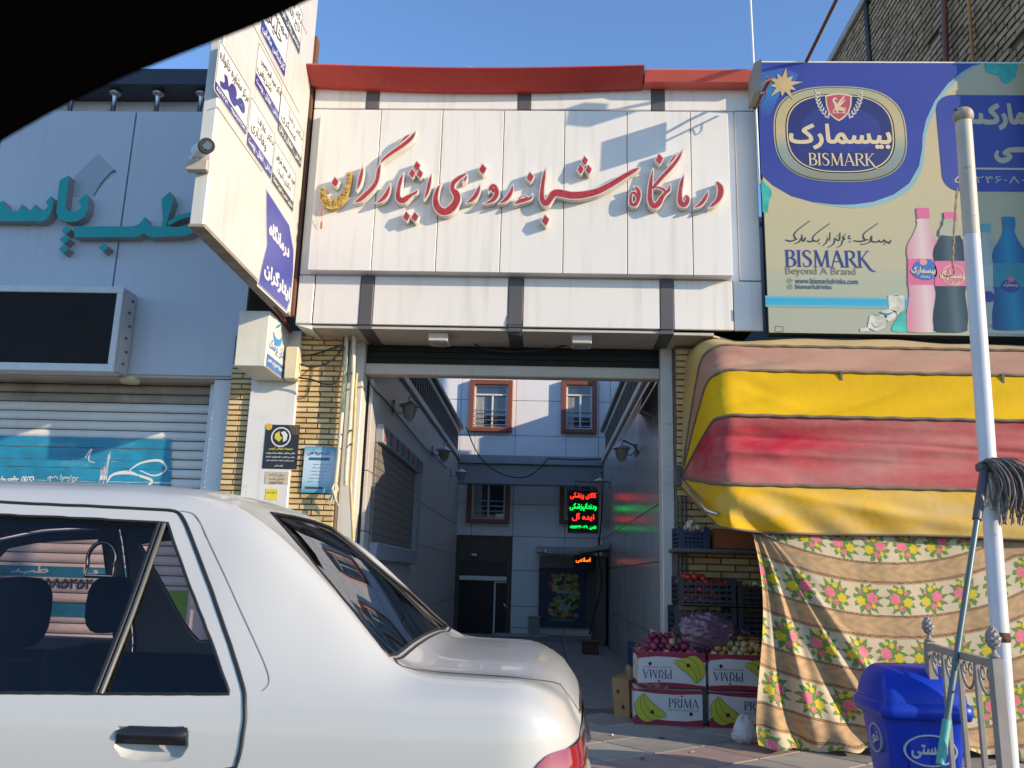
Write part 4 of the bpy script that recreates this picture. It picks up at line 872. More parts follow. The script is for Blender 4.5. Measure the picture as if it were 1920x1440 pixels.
# ================================================================== prints on the roller shutter
YV = YS - .012; frS = facade(YV)
M_vt = mat('shutter_vinyl_teal', (.015, .22, .36), .45, var=.22, vs=6, dust=(.12, .38, .48), dlo=.55, dhi=.8, dscale=5)
sp = thing('shutter_banner', 'torn teal vinyl banner stuck across the white roller shutter', 'banner', (-4, 6.77, .9))
for (ya, yb) in ((820, 838), (840, 862), (863, 877), (878, 900), (902, 921)):
    a = XZ(150, ya, YV)[1]; b = XZ(150, yb, YV)[1]; x1 = XZ(323 - random.random() * 2, ya, YV)[0]
    R = [[(x1 + (-6.5 - x1) * i / 30, YV - .001, zq + .003 * math.sin(i * 2.3 + ya)) for zq in (b, (a + b) / 2, a)] for i in range(31)]
    MB().grid(R).obj('vinyl_strip', M_vt, sp)
zlow = [(.98, .90), (.70, .60)]
for a, b in zlow: MB().box(-6.5, XZ(300, 1000, YV)[0], YV - .001, YV + .002, b, a).obj('vinyl_strip', M_vt, sp)
fz = facade(YV - .002)
def wr(s_, px0, py0, px1, py1, m, **k):
    a = XZ(px0, py1, YV); b = XZ(px1, py0, YV); write(MB(), s_, fz, (a[0], a[1], b[0], b[1]), 0, .001, **k).obj('lettering', m, sp)
wr('به امید روزی', 0, 893, 65, 910, M_pw, bold=.03, flip=True); wr('طب پاسارگاد', 88, 890, 148, 906, M_pw, flip=True); wr('گالوپسر', 183, 845, 208, 920, M_pw, bold=.02)
for pts in (((200, 905, .012), (212, 890, .02), (240, 886, .03), (262, 892, .01)), ((240, 884, .008), (265, 868, .016), (300, 864, .02), (312, 880, .014), (290, 892, .012), (262, 882, .008)), ((262, 892, .02), (285, 902, .022), (268, 918, .01)), ((160, 858, .01), (172, 842, .014), (166, 862, .008), (178, 868, .006))):
    slab(MB(), [stroke([(*XZ(x, y, YV), ww) for x, y, ww in pts])], fz, 0, .001).obj('eye_swirl', M_pw, sp)
write(MB(), '۰۹۱۵۸۵۲۵۲۸۴', fz, (-4.05, .42 + .39, -3.4, .42 + .47), -.002, .001, bold=.02).obj('lettering', M_pk, sp)
write(MB(), 'طبـ', fz, (-4.2, .91, -3.9, .985), .0, .001, bold=.02).obj('lettering', M_pw, sp)
write(MB(), 'پا', fz, (-3.62, .90, -3.5, .985), .0, .001, bold=.02).obj('lettering', M_pw, sp)
gp = thing('green_poster', 'lime green poster with a picture stuck low on the shutter, seen through the car window', 'poster', (-3, 6.76, .2))
ga = XZ(268, 1105, YV); gb = XZ(362, 1210, YV)
MB().box(ga[0], gb[0], YV - .004, YV - .001, gb[1] - .25, ga[1]).obj('sheet_paper', mat('poster_lime', (.20, .42, .015), .5, var=.12), gp)
MB().box(ga[0] + .02, ga[0] + .20, YV - .006, YV - .0045, gb[1] + .05, ga[1] - .04).obj('picture', mat('poster_picture', (.55, .45, .38), .5, var=.5, vs=12), gp)
write(MB(), 'نان ایران', facade(YV - .006), (ga[0] + .03, gb[1] + .25, ga[0] + .17, gb[1] + .31), .0003, .001, bold=.02).obj('lettering', MBl, gp)
# ================================================================== pipes and wires beside the gate
def px3(pts, Y): return [tuple(W(x, y, Y=Y if not isinstance(Y, (list, tuple)) else Y[i])) for i, (x, y) in enumerate(pts)]
wp = thing('cream_pipe', 'cream pipe with frayed cable at its end, nearer the blue poster', 'pipe', tuple(W(633, 900, Y=6.44)))
MB().tube(px3([(650, 628), (648, 680), (641, 780), (634, 860), (629, 905)], 6.44), .017, 10).obj('pipe', M_pipew, wp)
for k in range(7):
    a = W(629, 903, Y=6.44); m = MB().tube([tuple(a), tuple(a + np.array([random.uniform(-.04, .03), random.uniform(-.04, .0), -.06])), tuple(a + np.array([random.uniform(-.07, .04), random.uniform(-.05, .0), -.13 - random.random() * .06]))], [.008, .012, .004], 6)
    m.obj('frayed_end', M_pipew, wp)
gpz = thing('cream_pipe', 'cream pipe with rusty clamps standing closest to the white gate jamb', 'pipe', tuple(W(650, 900, Y=6.44)))
MB().tube(px3([(664, 630), (662, 700), (656, 790), (649, 880), (648, 910)], 6.43), .017, 10).obj('pipe', M_pipew, gpz)
for y in (700, 808, 834): MB().tube(px3([(655, y), (658, y - 1), (661, y)], [6.40, 6.395, 6.40]), .008, 6).obj('clamp', M_trim, gpz)
gy = thing('gas_pipe', 'thin yellow gas pipe running down to the ground beside the gate jamb', 'pipe', tuple(W(658, 1000, Y=6.46)))
MB().tube(px3([(669, 700), (667, 720), (664, 800), (659, 880), (657, 905), (662, 1000), (663, 1100)], 6.47), .012, 10).obj('pipe', M_rustp, gy)
tw = thing('tangled_cable', 'greenish bundle of tangled cable tied to the cream pipe', 'cable', tuple(W(645, 700, Y=6.4)))
for k in range(5):
    pts = [(648 - i * .5 + random.uniform(-3, 3), 665 + i * 12) for i in range(10)]; MB().tube(cr(px3(pts, 6.41), 4), .004, 5).obj('strand', mat('green_wire', (.14, .22, .18), .6) if k == 0 else bpy.data.materials['green_wire'], tw)
for nm, lab, pts, Y_ in (('looping_cable', 'black cable sagging from the junction box across the brick pilaster to the soffit', [(563, 683), (585, 688), (615, 680), (640, 655), (645, 632)], 6.40),
                         ('looping_cable', 'thin black cable drooping under the junction box and rising along the pipes', [(560, 708), (585, 712), (610, 720), (632, 716), (640, 690), (646, 650)], 6.38),
                         ('looping_cable', 'short black cable running over the white panel to the brick pilaster', [(560, 668), (590, 664), (615, 656), (640, 648)], 6.44),
                         ('soffit_cable', 'black cable hanging in a loop under the fascia over the gate', [(882, 640), (905, 652), (950, 659), (1010, 657), (1060, 648), (1098, 634)], 6.6)):
    tag(MB().tube(cr(px3(pts, Y_), 6), .007, 6).obj(nm, M_wire), lab, 'cable')
tag(MB().tube(cr([tuple(W(x, y, X=XA + .02)) for x, y in ((690, 705), (700, 728), (722, 750), (755, 790), (795, 838), (812, 852), (838, 878))], 6), .007, 6).obj('wall_cable', M_wire), 'black cable strung along the left alley wall between the lanterns', 'cable')
tag(MB().tube(cr([tuple(W(x, y, Y=13.6)) for x, y in ((874, 800), (890, 840), (910, 868), (935, 886), (965, 895), (990, 893), (1012, 878), (1024, 864), (1032, 860), (1080, 862), (1128, 861))], 6), .010, 6).obj('alley_cable', M_wire), 'black cable swinging in a deep loop in front of the grey cross beam', 'cable')
tag(MB().tube(cr([tuple(W(x, y, Y=12.4)) for x, y in ((1128, 885), (1129, 930), (1127, 980), (1122, 1040), (1128, 1085), (1120, 1130), (1105, 1190))], 6), .012, 6).obj('drop_cable', M_wire), 'dark blue cable dropping past the lit sign down to the planter', 'cable')
# ================================================================== lamps in the alley
def lantern(label, x, y, z, s):
    t = thing('wall_lantern', label, 'lamp', (x, y, z), 'wall lanterns in the alley')
    build_lantern(t, x, y, z, s); return t
def build_lantern(t, x, y, z, s):
    k_ = .74; o0 = (x, y, z); x, y, z = 0, 0, 0
    cx = x + s * .21
    def put(mb, nm, mm, t):
        mb.v = [(o0[0] + v[0] * k_, o0[1] + v[1] * k_, o0[2] + v[2] * k_) for v in mb.v]; mb.obj(nm, mm, t)
    put(MB().bbox(min(x, x + s * .03), max(x, x + s * .03), y - .045, y + .045, z - .11, z + .07, .008), 'back_plate', M_lamp, t)
    put(MB().tube(cr([(x + s * .03, y, z - .05), (x + s * .09, y, z - .10), (x + s * .13, y, z - .04), (x + s * .08, y, z + .01), (x + s * .14, y, z + .03), (cx, y, z + .02)], 4), .010, 6), 'scroll_arm', M_lamp, t)
    cap = MB().lathe([(.0, .075), (.02, .06), (.05, .045), (.115, .005), (.125, -.012), (.10, -.012)], (cx, y, z), 12)
    put(cap.tube(cr([(cx, y, z + .07), (cx - s * .03, y, z + .10), (cx + s * .01, y, z + .13), (cx + s * .035, y, z + .11)], 4), .007, 6), 'cap', M_lamp, t)
    put(MB().lathe([(.088, -.014), (.082, -.07), (.06, -.14), (.04, -.17)], (cx, y, z), 12), 'lamp_glass', M_lglass, t)
    m = MB()
    for k in range(6):
        a = k * math.pi / 3; m.tube([(cx + r * math.cos(a), y + r * math.sin(a), z + q) for r, q in ((.092, -.012), (.085, -.07), (.063, -.14), (.042, -.17))], .004, 4)
    put(m.lathe([(.045, -.168), (.03, -.19), (.0, -.195)], (cx, y, z), 10), 'cage', M_lamp, t)
l1 = lantern('nearest grey lantern with glass shade on the left alley wall', XA + .001, 7.75, 2.52, 1)
dup(l1, (0, 2.85, 0), 'middle lantern of the three on the left alley wall'); dup(l1, (0, 5.1, 0), 'farthest lantern on the left alley wall, beside the cross beam')
l2 = lantern('nearer lantern on the right alley wall, under the canopy', XB - .001, 8.9, 2.34, -1)
dup(l2, (0, 3.4, 0.03), 'farther lantern on the right alley wall, above the lit sign')
# ================================================================== soffit lamps
for x, y, lab in ((825, 630, 'left floodlight in the white soffit over the gate'), (1090, 630, 'right floodlight in the white soffit over the gate')):
    c = W(x, y, Y=6.4); t = thing('soffit_lamp', lab, 'lamp', tuple(c), 'floodlights in the gate soffit'); c = (c[0], c[1], 2.80)
    MB().bbox(c[0] - .075, c[0] + .075, 6.28, 6.45, 2.745, 2.815, .006).obj('housing', M_beige, t)
    MB().bbox(c[0] - .05, c[0] + .05, 6.30, 6.435, 2.737, 2.744, .003).obj('lens', M_lglass, t)
# ================================================================== lit signs at the back
def em(name, c, e): return mat(name, c, .5, var=0, emit=e)
E_r = em('neon_red', (1, .03, .015), 1.5); E_g = em('neon_green', (.0, 1, .08), 1.2); E_o = em('neon_orange', (1, .16, .01), 1.6)
yl = 12.6; x0, x1, z0, z1 = bx(1066, 917, 1121, 1000, yl)
ld = thing('lit_sign', 'black LED sign with red and green glowing writing hanging in the alley', 'sign', ((x0 + x1) / 2, yl, z0))
MB().bbox(x0, x1, yl, yl + .09, z0, z1, .008).obj('housing', M_black, ld)
MB().bbox(x0 - .01, x1 + .01, yl - .01, yl + .0, z1 - .02, z1 + .01, .003).bbox(x0 - .01, x1 + .01, yl - .01, yl + .0, z0 - .01, z0 + .012, .003).obj('frame', M_trim, ld)
fl = facade(yl - .001); h = z1 - z0; wd = x1 - x0
for s_, a, b, c, d, mm, bo in (('کالای پزشکی', .06, .94, .76, .93, E_r, .015), ('ودندانپزشکی', .05, .95, .50, .68, E_g, .015), ('ایده آل', .13, .87, .27, .45, E_r, .015), ('تلفن: ۰۵۱۵۲۲۴۰۰۳۹', .05, .95, .08, .17, E_g, .02)):
    write(MB(), s_, fl, (x0 + wd * a, z0 + h * c, x0 + wd * b, z0 + h * d), 0, .003, bold=bo, res=2).obj('lettering', mm, ld)
MB().tube([(x0 + .1, yl + .04, z1), (x0 + .1, yl + .04, z1 + .12), (XB, yl + .04, z1 + .12)], .012, 6).obj('hanger', M_trim, ld)
# booth with small lit sign
bo_ = thing('booth', 'small booth with flat dark roof and panelled side at the alley end on the right', 'booth', (.8, 13, GZ))
xb0 = XZ(1115, 1100, 13.2)[0]
for k in range(5): MB().bbox(xb0, XB - .04, 12.7 + k * .26, 12.7 + k * .26 + .255, GZ, 1.33, .006).obj('side_panel', mat('booth_panel', (.13, .115, .10), .6, var=.1, streak=.3) if k == 0 else bpy.data.materials['booth_panel'], bo_)
MB().hexa([(xb0 - .22, 12.3, 1.36), (XB - .02, 12.3, 1.42), (XB - .02, 14.1, 1.42), (xb0 - .22, 14.1, 1.36), (xb0 - .22, 12.3, 1.41), (XB - .02, 12.3, 1.50), (XB - .02, 14.1, 1.50), (xb0 - .22, 14.1, 1.41)]).obj('roof', M_conc, bo_)
x0, x1, z0, z1 = bx(1076, 1040, 1117, 1071, 12.65)
ls2 = thing('small_lit_sign', 'small black sign with orange glowing word under the booth roof', 'sign', ((x0 + x1) / 2, 12.65, z0))
MB().bbox(x0, x1, 12.65, 12.69, z0, z1, .004).obj('housing', M_black, ls2)
write(MB(), 'اسلامی', facade(12.649), (x0 + .03, z0 + (z1 - z0) * .5, x0 + .24, z0 + (z1 - z0) * .85), 0, .003, bold=.01, res=2).obj('lettering', E_o, ls2)
# fruit poster
x0, x1, z0, z1 = bx(1012, 1062, 1100, 1177, 14.45)
fpz = thing('fruit_poster', 'navy banner covered with painted fruit by the rear wall', 'poster', ((x0 + x1) / 2, 14.45, z0))
MB().bbox(x0 - .01, x1 + .3, 14.46, 14.52, z0 - .01, z1 + .01, .004).obj('board', M_trim, fpz)
MB().box(x0, x1, 14.452, 14.459, z0, z1).obj('sheet_paper', mat('poster_navy', (.02, .025, .085), .5, var=.1), fpz)
random.seed(21); fcols = [(.45, .42, .05), (.50, .28, .03), (.16, .30, .05), (.45, .12, .05), (.08, .20, .06), (.50, .38, .12), (.12, .32, .22)]
fms = [mat('painted_fruit_%s' % 'abcdefg'[i], c, .6, var=.3, vs=20) for i, c in enumerate(fcols)]; mbs = [MB() for _ in fcols]
wd, h = x1 - x0, z1 - z0; ffr = facade(14.452)
for k in range(150):
    a = x0 + wd * random.uniform(.22, .80); b = z0 + h * random.uniform(.17, .88); r = random.uniform(.012, .05); q = random.randrange(7)
    slab(mbs[q], [circ(a, b, r, r * random.uniform(.6, 1), n=9)], ffr, 0, .0005 + k * .00002)
for q in range(7): tag(mbs[q].obj('painted_fruit', fms[q], fpz), kind='stuff')
f2 = facade(14.447)
slab(MB(), [stroke([(x0 + wd * .25, z0 + h * .62, .02), (x0 + wd * .5, z0 + h * .58, .05), (x0 + wd * .78, z0 + h * .58, .03)]), stroke([(x0 + wd * .52, z0 + h * .45, .02), (x0 + wd * .45, z0 + h * .32, .06), (x0 + wd * .6, z0 + h * .33, .06), (x0 + wd * .66, z0 + h * .42, .02)])], f2, 0, .001).obj('lettering', mat('poster_pale', (.32, .40, .38), .6), fpz)
slab(MB(), [rrect(x0 + wd * .22, z0 + h * .09, x0 + wd * .78, z0 + h * .145, .02)], f2, 0, .001).obj('band', mat('poster_green', (.02, .16, .12), .6), fpz)
write(MB(), 'میوه خوران ویژه اصل شفاست', facade(14.445), (x0 + wd * .27, z0 + h * .1, x0 + wd * .73, z0 + h * .135), 0, .001, res=1).obj('lettering', bpy.data.materials['poster_pale'], fpz)
# corrugated lean-to above the poster, planter, meter boxes
x0, x1, z0, z1 = bx(1006, 1026, 1082, 1040, 14.2)
co = thing('lean_to_roof', 'narrow corrugated lean to roof with crumpled foil above the fruit banner', 'roof', (x0, 14.2, z1))
MB().hexa([(x0, 14.1, z0), (x1 + .25, 14.1, z0), (x1 + .25, 14.58, z1), (x0, 14.58, z1), (x0, 14.1, z0 + .03), (x1 + .25, 14.1, z0 + .03), (x1 + .25, 14.58, z1 + .03), (x0, 14.58, z1 + .03)]).obj('roof_sheet', M_conc, co)
R = [[(x0 + i * .018, 14.09 - .02 * random.random(), z0 + .03 * random.random() + j * .02) for j in range(3)] for i in range(14)]
MB().grid(R, False).obj('foil', mat('foil', (.6, .6, .58), .25, metal=.7), co)
tag(MB().bbox(x0 + .05, x1 + .2, 14.35, 14.45, z0 - .22, z0 - .03, .01).obj('shutter_casing', mat('casing_grey', (.22, .20, .18), .6, var=.1)), 'brownish grey casing above the fruit banner', 'casing')
x0, x1, z0, z1 = bx(1092, 1200, 1122, 1226, 11.4)
tag(MB().bbox(x0, x1, 11.3, 11.55, GZ, z1 - .03, .01).bbox(x0 - .015, x1 + .015, 11.285, 11.565, z1 - .03, z1, .006).obj('brown_planter', mat('planter_brown', (.11, .055, .04), .7, var=.15)), 'brown rectangular planter box at the foot of the booth', 'planter')
x0, x1, z0, z1 = bx(991, 1159, 1011, 1190, 14.3)
tag(MB().bbox(x0, x1, 14.3, 14.55, GZ, z1, .01).bbox(x0 - .01, x1 + .01, 14.28, 14.56, z1, z1 + .03, .006).obj('stone_plinth', M_conc), 'small grey stone plinth beside the fruit banner', 'plinth')
c = W(889, 1038, Y=14.55)
t = thing('dome_camera', 'tiny white dome camera above the dark entrance', 'camera', tuple(c)); MB().lathe([(0, 0), (.04, 0), (.045, -.03), (.03, -.045)], c, 12).obj('base', M_white, t); MB().ball((c[0], c[1], c[2] - .045), .028).obj('dome', M_black, t)
c = W(750, 878, Y=9.3)
# ================================================================== drinks billboard
YBB = 6.10
bbd = thing('billboard', 'large blue and beige soft drink billboard with bottles above the striped awning', 'billboard', (2.6, 6.1, 2.8))
def Q(p, Y=YBB): return XZ(1410 + p[0] / 3.765, 110 + p[1] / 3.765, Y)
def Q2(p, Y=YBB): return XZ(1410 + p[0] / 3.765, 380 + p[1] / 3.765, Y)
bl, tp = Q((44, 30)); bl2 = Q2((88, 600))[0]; bz = Q2((90, 915))[1]; BR = 3.72
bz2 = bz
M_bg = gradmat('print_beige', [(0, (.33, .35, .26)), (.18, (.36, .38, .27)), (.24, (.42, .40, .25)), (.6, (.50, .42, .23)), (1, (.46, .42, .26))], 'Z', bz, tp, rough=.35)
MB().box(bl, BR, YBB, YBB + .008, bz, tp).obj('printed_sheet', M_bg, bbd)
MB().bbox(bl + .02, BR, YBB + .01, YBB + .16, bz + .01, tp - .01, .004).obj('frame', M_trim, bbd)
MB().bbox(bl - .004, BR, YBB - .006, YBB + .012, tp, tp + .014, .003).obj('top_trim', M_white, bbd)
FL = lambda k: facade(YBB - .0008 * k)
def P_(k, conts, m, name='print', lab=None):
    o = slab(MB(), [ccw(c) for c in conts] if not isinstance(conts, tuple) else list(conts[0]), FL(k), 0, .0006).obj(name, m, bbd); return o
M_pblue = mat('print_royal_blue', (.035, .05, .27), .35, var=.05, vs=2); M_pcy = mat('print_pale_cyan', (.24, .40, .42), .35, var=.04)
M_gold2 = gradmat('print_gold', [(0, (.22, .20, .13)), (.35, (.24, .30, .26)), (.5, (.48, .40, .22)), (.75, (.44, .38, .20)), (1, (.30, .35, .26))], 'Z', Q((0, 930))[1], Q((0, 130))[1], .3)
M_line = mat('print_dark_brown', (.035, .02, .02), .4, var=0); M_cream = mat('print_cream', (.60, .50, .30), .4, var=.03)
M_dn = mat('print_deep_navy', (.022, .026, .13), .35, var=.05, vs=2)
big = [(40, 30), (1640, 30), (1560, 50), (1480, 95), (1380, 180), (1290, 300), (1230, 430), (1205, 540), (1200, 640), (1178, 760), (1110, 880), (1000, 960), (860, 1010), (720, 1030), (580, 1030), (430, 1012), (280, 970), (150, 895), (62, 815)]
edge = [(1640, 30, 4), (1560, 55, 26), (1480, 102, 40), (1385, 188, 50), (1298, 305, 55), (1236, 435, 50), (1210, 545, 40), (1203, 640, 36), (1182, 765, 44), (1115, 888, 50), (1002, 970, 50), (860, 1022, 40), (720, 1042, 30), (580, 1036, 14), (430, 1014, 4)]
sc3 = YBB / 1600 / 3.765
P_(1, [stroke([(*Q(p), p[2] * sc3) for p in edge], 4)], M_pcy)
P_(2, [cr([Q(p) for p in big], 1, True)], M_pblue, 'blue_field')
lb_ = gradmat('print_sky', [(0, (.04, .06, .28)), (.5, (.03, .17, .42)), (1, (.05, .09, .33))], 'Z', Q((0, 420))[1], Q((0, 60))[1], .35)
P_(3, [[Q(p) for p in ((46, 60), (200, 60), (330, 110), (300, 170), (190, 260), (130, 400), (62, 430))]], lb_, 'sky_glow')
for n_, (a, b) in enumerate(((501, 402), (489, 391))): P_(4 + n_, [circ(*Q((620, 530)), a * sc3, b * sc3, n=72, p=2.75)], (M_gold2, M_gold2)[n_], 'oval_rim')
P_(5, (ring(circ(*Q((620, 530)), 490 * sc3, 392 * sc3, n=72, p=2.75), circ(*Q((620, 530)), 485 * sc3, 387 * sc3, n=72, p=2.75)),), M_line, 'oval_line')
P_(5, (ring(circ(*Q((620, 528)), 412 * sc3, 332 * sc3, n=72, p=2.7), circ(*Q((620, 528)), 404 * sc3, 325 * sc3, n=72, p=2.7)),), M_line, 'oval_line')
P_(6, (ring(circ(*Q((620, 528)), 403 * sc3, 324 * sc3, n=72, p=2.7), circ(*Q((620, 528)), 394 * sc3, 316 * sc3, n=72, p=2.7)),), M_cream, 'oval_line')
P_(6, [circ(*Q((620, 528)), 393 * sc3, 315 * sc3, n=72, p=2.7)], M_dn, 'oval_field')
P_(7, [circ(*Q((625, 500)), 300 * sc3, 200 * sc3, n=48)], mat('print_blue_glow', (.028, .036, .20), .35, var=.05), 'oval_glow')
# sun star
st = []
for k in range(20):
    a = k * math.pi / 10 + .15; r = (62 if k % 2 else (150 if k % 4 == 0 else 105)) * sc3; c = Q((222, 185)); st.append((c[0] + r * math.cos(a), c[1] + r * math.sin(a)))
P_(8, [st], mat('print_star', (.50, .38, .18), .4), 'star'); P_(9, [circ(*Q((222, 185)), 46 * sc3)], bpy.data.materials['print_star'], 'star')
# crest: shield, wreath, winged beast
sh_ = [(514, 262), (560, 252), (610, 245), (660, 252), (704, 262), (700, 330), (680, 390), (645, 425), (612, 445), (578, 425), (540, 390), (520, 330)]
P_(8, [[Q(p) for p in sh_]], M_cream, 'shield_rim')
c_ = np.array([610, 340]); P_(9, [[Q(c_ + (np.array(p) - c_) * .88) for p in sh_]], mat('print_crimson', (.42, .07, .10), .35, var=.15, vs=10), 'shield')
gr = [[(600, 385, 10), (596, 350, 26), (585, 320, 22), (572, 300, 14), (580, 285, 16), (600, 290, 8)], [(600, 340, 14), (625, 300, 16), (650, 268, 8)], [(604, 345, 12), (635, 315, 14), (655, 290, 6)], [(610, 355, 30), (635, 360, 28), (645, 375, 12)], [(590, 350, 10), (575, 370, 9), (572, 386, 12)], [(645, 365, 6), (656, 350, 5), (652, 380, 6), (640, 386, 10)], [(570, 387, 5), (660, 387, 5)]]
P_(10, [stroke([(*Q(p), p[2] * sc3) for p in s_]) for s_ in gr], M_cream, 'beast_emblem')
lf = []
for sgn in (-1, 1):
    for k in range(8):
        a = math.radians(200 + k * 17) if False else None
        t = k / 7; x = 612 + sgn * (165 - 15 * t - 70 * t ** 2.2); y = 255 + 165 * t ** .9
        for side in (-1, 1):
            ang = math.pi / 2 + sgn * (.25 - t * .9) + side * .6
            x2, y2 = x - 8 * sgn, y; L_ = 34
            lf.append(stroke([(*Q((x2, y2)), 2 * sc3), (*Q((x2 + L_ * .5 * math.cos(ang), y2 - L_ * .5 * math.sin(ang))), 13 * sc3), (*Q((x2 + L_ * math.cos(ang), y2 - L_ * math.sin(ang))), 2 * sc3)]))
    lf.append(stroke([(*Q((612 + sgn * (157 - 15 * t - 70 * t ** 2.2), 262 + 165 * t ** .9)), 4 * sc3) for t in np.linspace(0, 1, 8)]))
P_(8, lf, mat('print_pale_gold', (.50, .50, .38), .4), 'wreath')
def PW(s_, a, b, m, name='lettering', k=9, flip=False, **kw): write(MB(), s_, FL(k), (*Q((a[0], b[1])), *Q((b[0], a[1]))), 0, .0006, flip=flip, **kw).obj(name, m, bbd)
PW('بیسمارک', (262, 465), (975, 642), M_cream, bold=.035)
slab(MB(), fit(serif('BISMARK'), *Q((400, 778)), *Q((888, 672))), FL(9), 0, .0006).obj('lettering', M_cream, bbd)
# slogan block
M_ink = mat('print_ink', (.03, .03, .035), .4, var=0); M_gry = mat('print_grey', (.20, .19, .14), .4, var=0); M_dbl = mat('print_dark_blue', (.05, .09, .16), .4, var=0)
def PW2(s_, a, b, m, k=3, **kw): write(MB(), s_, FL(k), (*Q2((a[0], b[1])), *Q2((b[0], a[1]))), 0, .0006, **kw).obj('lettering', m, bbd)
sl_ = [[(980, 262, 4), (975, 280, 8), (950, 278, 9), (930, 262, 6), (925, 276, 8), (905, 276, 8), (895, 264, 5), (890, 276, 7), (865, 277, 8), (845, 270, 8), (848, 235, 4)], [(842, 235, 4), (838, 262, 7), (828, 280, 7), (800, 292, 4), (766, 294, 3)], [(820, 258, 6), (802, 264, 10), (786, 240, 8), (800, 210, 6), (888, 146, 3)], [(802, 266, 9), (760, 274, 9), (715, 268, 4)],
       [(690, 230, 8), (682, 250, 6), (700, 256, 4)], [(690, 272, 9), (692, 280, 9)], [(655, 232, 5), (642, 245, 9), (655, 258, 8), (640, 268, 7), (630, 300, 6), (600, 316, 3)], [(622, 210, 5), (618, 262, 8), (600, 264, 7), (585, 250, 5), (578, 290, 7), (535, 318, 3)], [(552, 210, 5), (548, 268, 6)], [(535, 250, 5), (526, 280, 7), (500, 305, 3)],
       [(475, 255, 5), (470, 270, 7), (450, 272, 8), (430, 262, 8), (445, 225, 6), (548, 148, 3)], [(440, 268, 9), (410, 276, 9), (388, 268, 4)], [(378, 245, 10), (370, 268, 8), (358, 270, 7), (352, 225, 4)], [(345, 250, 5), (336, 275, 7), (300, 290, 3)], [(318, 262, 8), (298, 235, 8), (315, 200, 6), (408, 128, 3)], [(305, 262, 8), (270, 272, 9), (235, 262, 4)],
       [(968, 288, 7), (974, 290, 7)], [(940, 292, 7), (930, 290, 7)], [(655, 222, 6), (661, 224, 6)], [(600, 232, 6), (608, 234, 6)], [(525, 240, 5), (530, 242, 5)], [(480, 288, 6), (470, 290, 6)]]
slab(MB(), [stroke([(*Q2(p), max(p[2], 5) * sc3 * 1.15) for p in s_], 4) for s_ in sl_], FL(3), 0, .0006).obj('handwriting', M_ink, bbd)
slab(MB(), fit(serif('BISMARK'), *Q2((238, 482)), *Q2((865, 340))), FL(3), 0, .0006).obj('lettering', M_navy, bbd)
PW2('Beyond A Brand', (240, 460), (728, 520), M_gry); PW2('www.bismarkdrinks.com', (305, 538), (748, 570), M_dbl, bold=.01); PW2('bismarkdrinks', (308, 578), (560, 608), M_dbl, bold=.01)
slab(MB(), ring(circ(*Q2((266, 551)), 19 * sc3), circ(*Q2((266, 551)), 16 * sc3)) + [stroke([(*Q2((250, 551)), 2 * sc3), (*Q2((282, 551)), 2 * sc3)], smooth=False), stroke([(*Q2((266, 535)), 2 * sc3), (*Q2((266, 567)), 2 * sc3)], smooth=False)], FL(3), 0, .0006).obj('globe_icon', M_gry, bbd)
a = Q2((252, 610)); b = Q2((286, 578)); slab(MB(), ring(rrect(a[0], a[1], b[0], b[1], .012), rrect(a[0] + .003, a[1] + .003, b[0] - .003, b[1] - .003, .010)) + ring(circ(*Q2((269, 594)), 8 * sc3), circ(*Q2((269, 594)), 5 * sc3)), FL(3), 0, .0006).obj('photo_icon', M_gry, bbd)
# cyan horizon, splashes, ice
a = Q2((86, 735)); b = Q2((1130, 672)); M_cy = gradmat('print_cyan', [(0, (.30, .36, .28)), (.25, (.03, .34, .50)), (.75, (.02, .32, .52)), (1, (.22, .38, .34))], 'Z', a[1], b[1], .4)
MB().box(a[0] + .01, b[0], YBB - .0024, YBB - .0018, a[1], b[1]).obj('cyan_stripe', M_cy, bbd)
M_tl = mat('print_turquoise', (.03, .36, .30), .45, var=.35, vs=9)
for pts in ([(62, 850), (135, 925), (140, 960), (120, 1010), (110, 1085), (75, 1085)], [(1640, 30), (1880, 30), (1860, 130), (1800, 180), (1760, 165), (1745, 120), (1650, 95)]): P_(3, [[Q(p) for p in pts]], M_tl, 'paint_splash')
P_(3, [cr([Q2(p) for p in ((990, 905), (1020, 820), (1075, 765), (1120, 840), (1130, 905))], 4, True)], M_tl, 'paint_splash')
M_ice = mat('print_ice', (.50, .50, .42), .35, var=.3, vs=18)
for pts in ([(960, 655), (1010, 640), (1075, 660), (1075, 750), (1030, 790), (965, 750)], [(830, 800), (880, 780), (950, 800), (940, 880), (870, 910), (815, 880)], [(910, 770), (960, 750), (1020, 770), (1010, 830), (960, 840)], [(760, 890), (820, 880), (830, 912), (765, 912)]): P_(4, [[Q2(p) for p in pts]], M_ice, 'ice_cube')
for pts in ([(850, 790, 3), (880, 796, 8), (905, 790, 3)], [(900, 772, 5), (950, 790, 16), (1000, 772, 4)], [(990, 650, 3), (1020, 655, 9), (1045, 652, 3)], [(840, 850, 4), (870, 880, 8), (900, 870, 4)]): P_(5, [stroke([(*Q2(p), p[2] * sc3) for p in pts])], mat('print_ice_shade', (.05, .20, .24), .4), 'ice_shade')
a, b = Q2((165, 912)), Q2((220, 874)); slab(MB(), ring([a, (b[0], a[1]), b, (a[0], b[1])], [(a[0] + .002, a[1] + .002), (b[0] - .002, a[1] + .002), (b[0] - .002, b[1] - .002), (a[0] + .002, b[1] - .002)]), FL(3), 0, .0006).obj('printer_mark', M_ink, bbd)
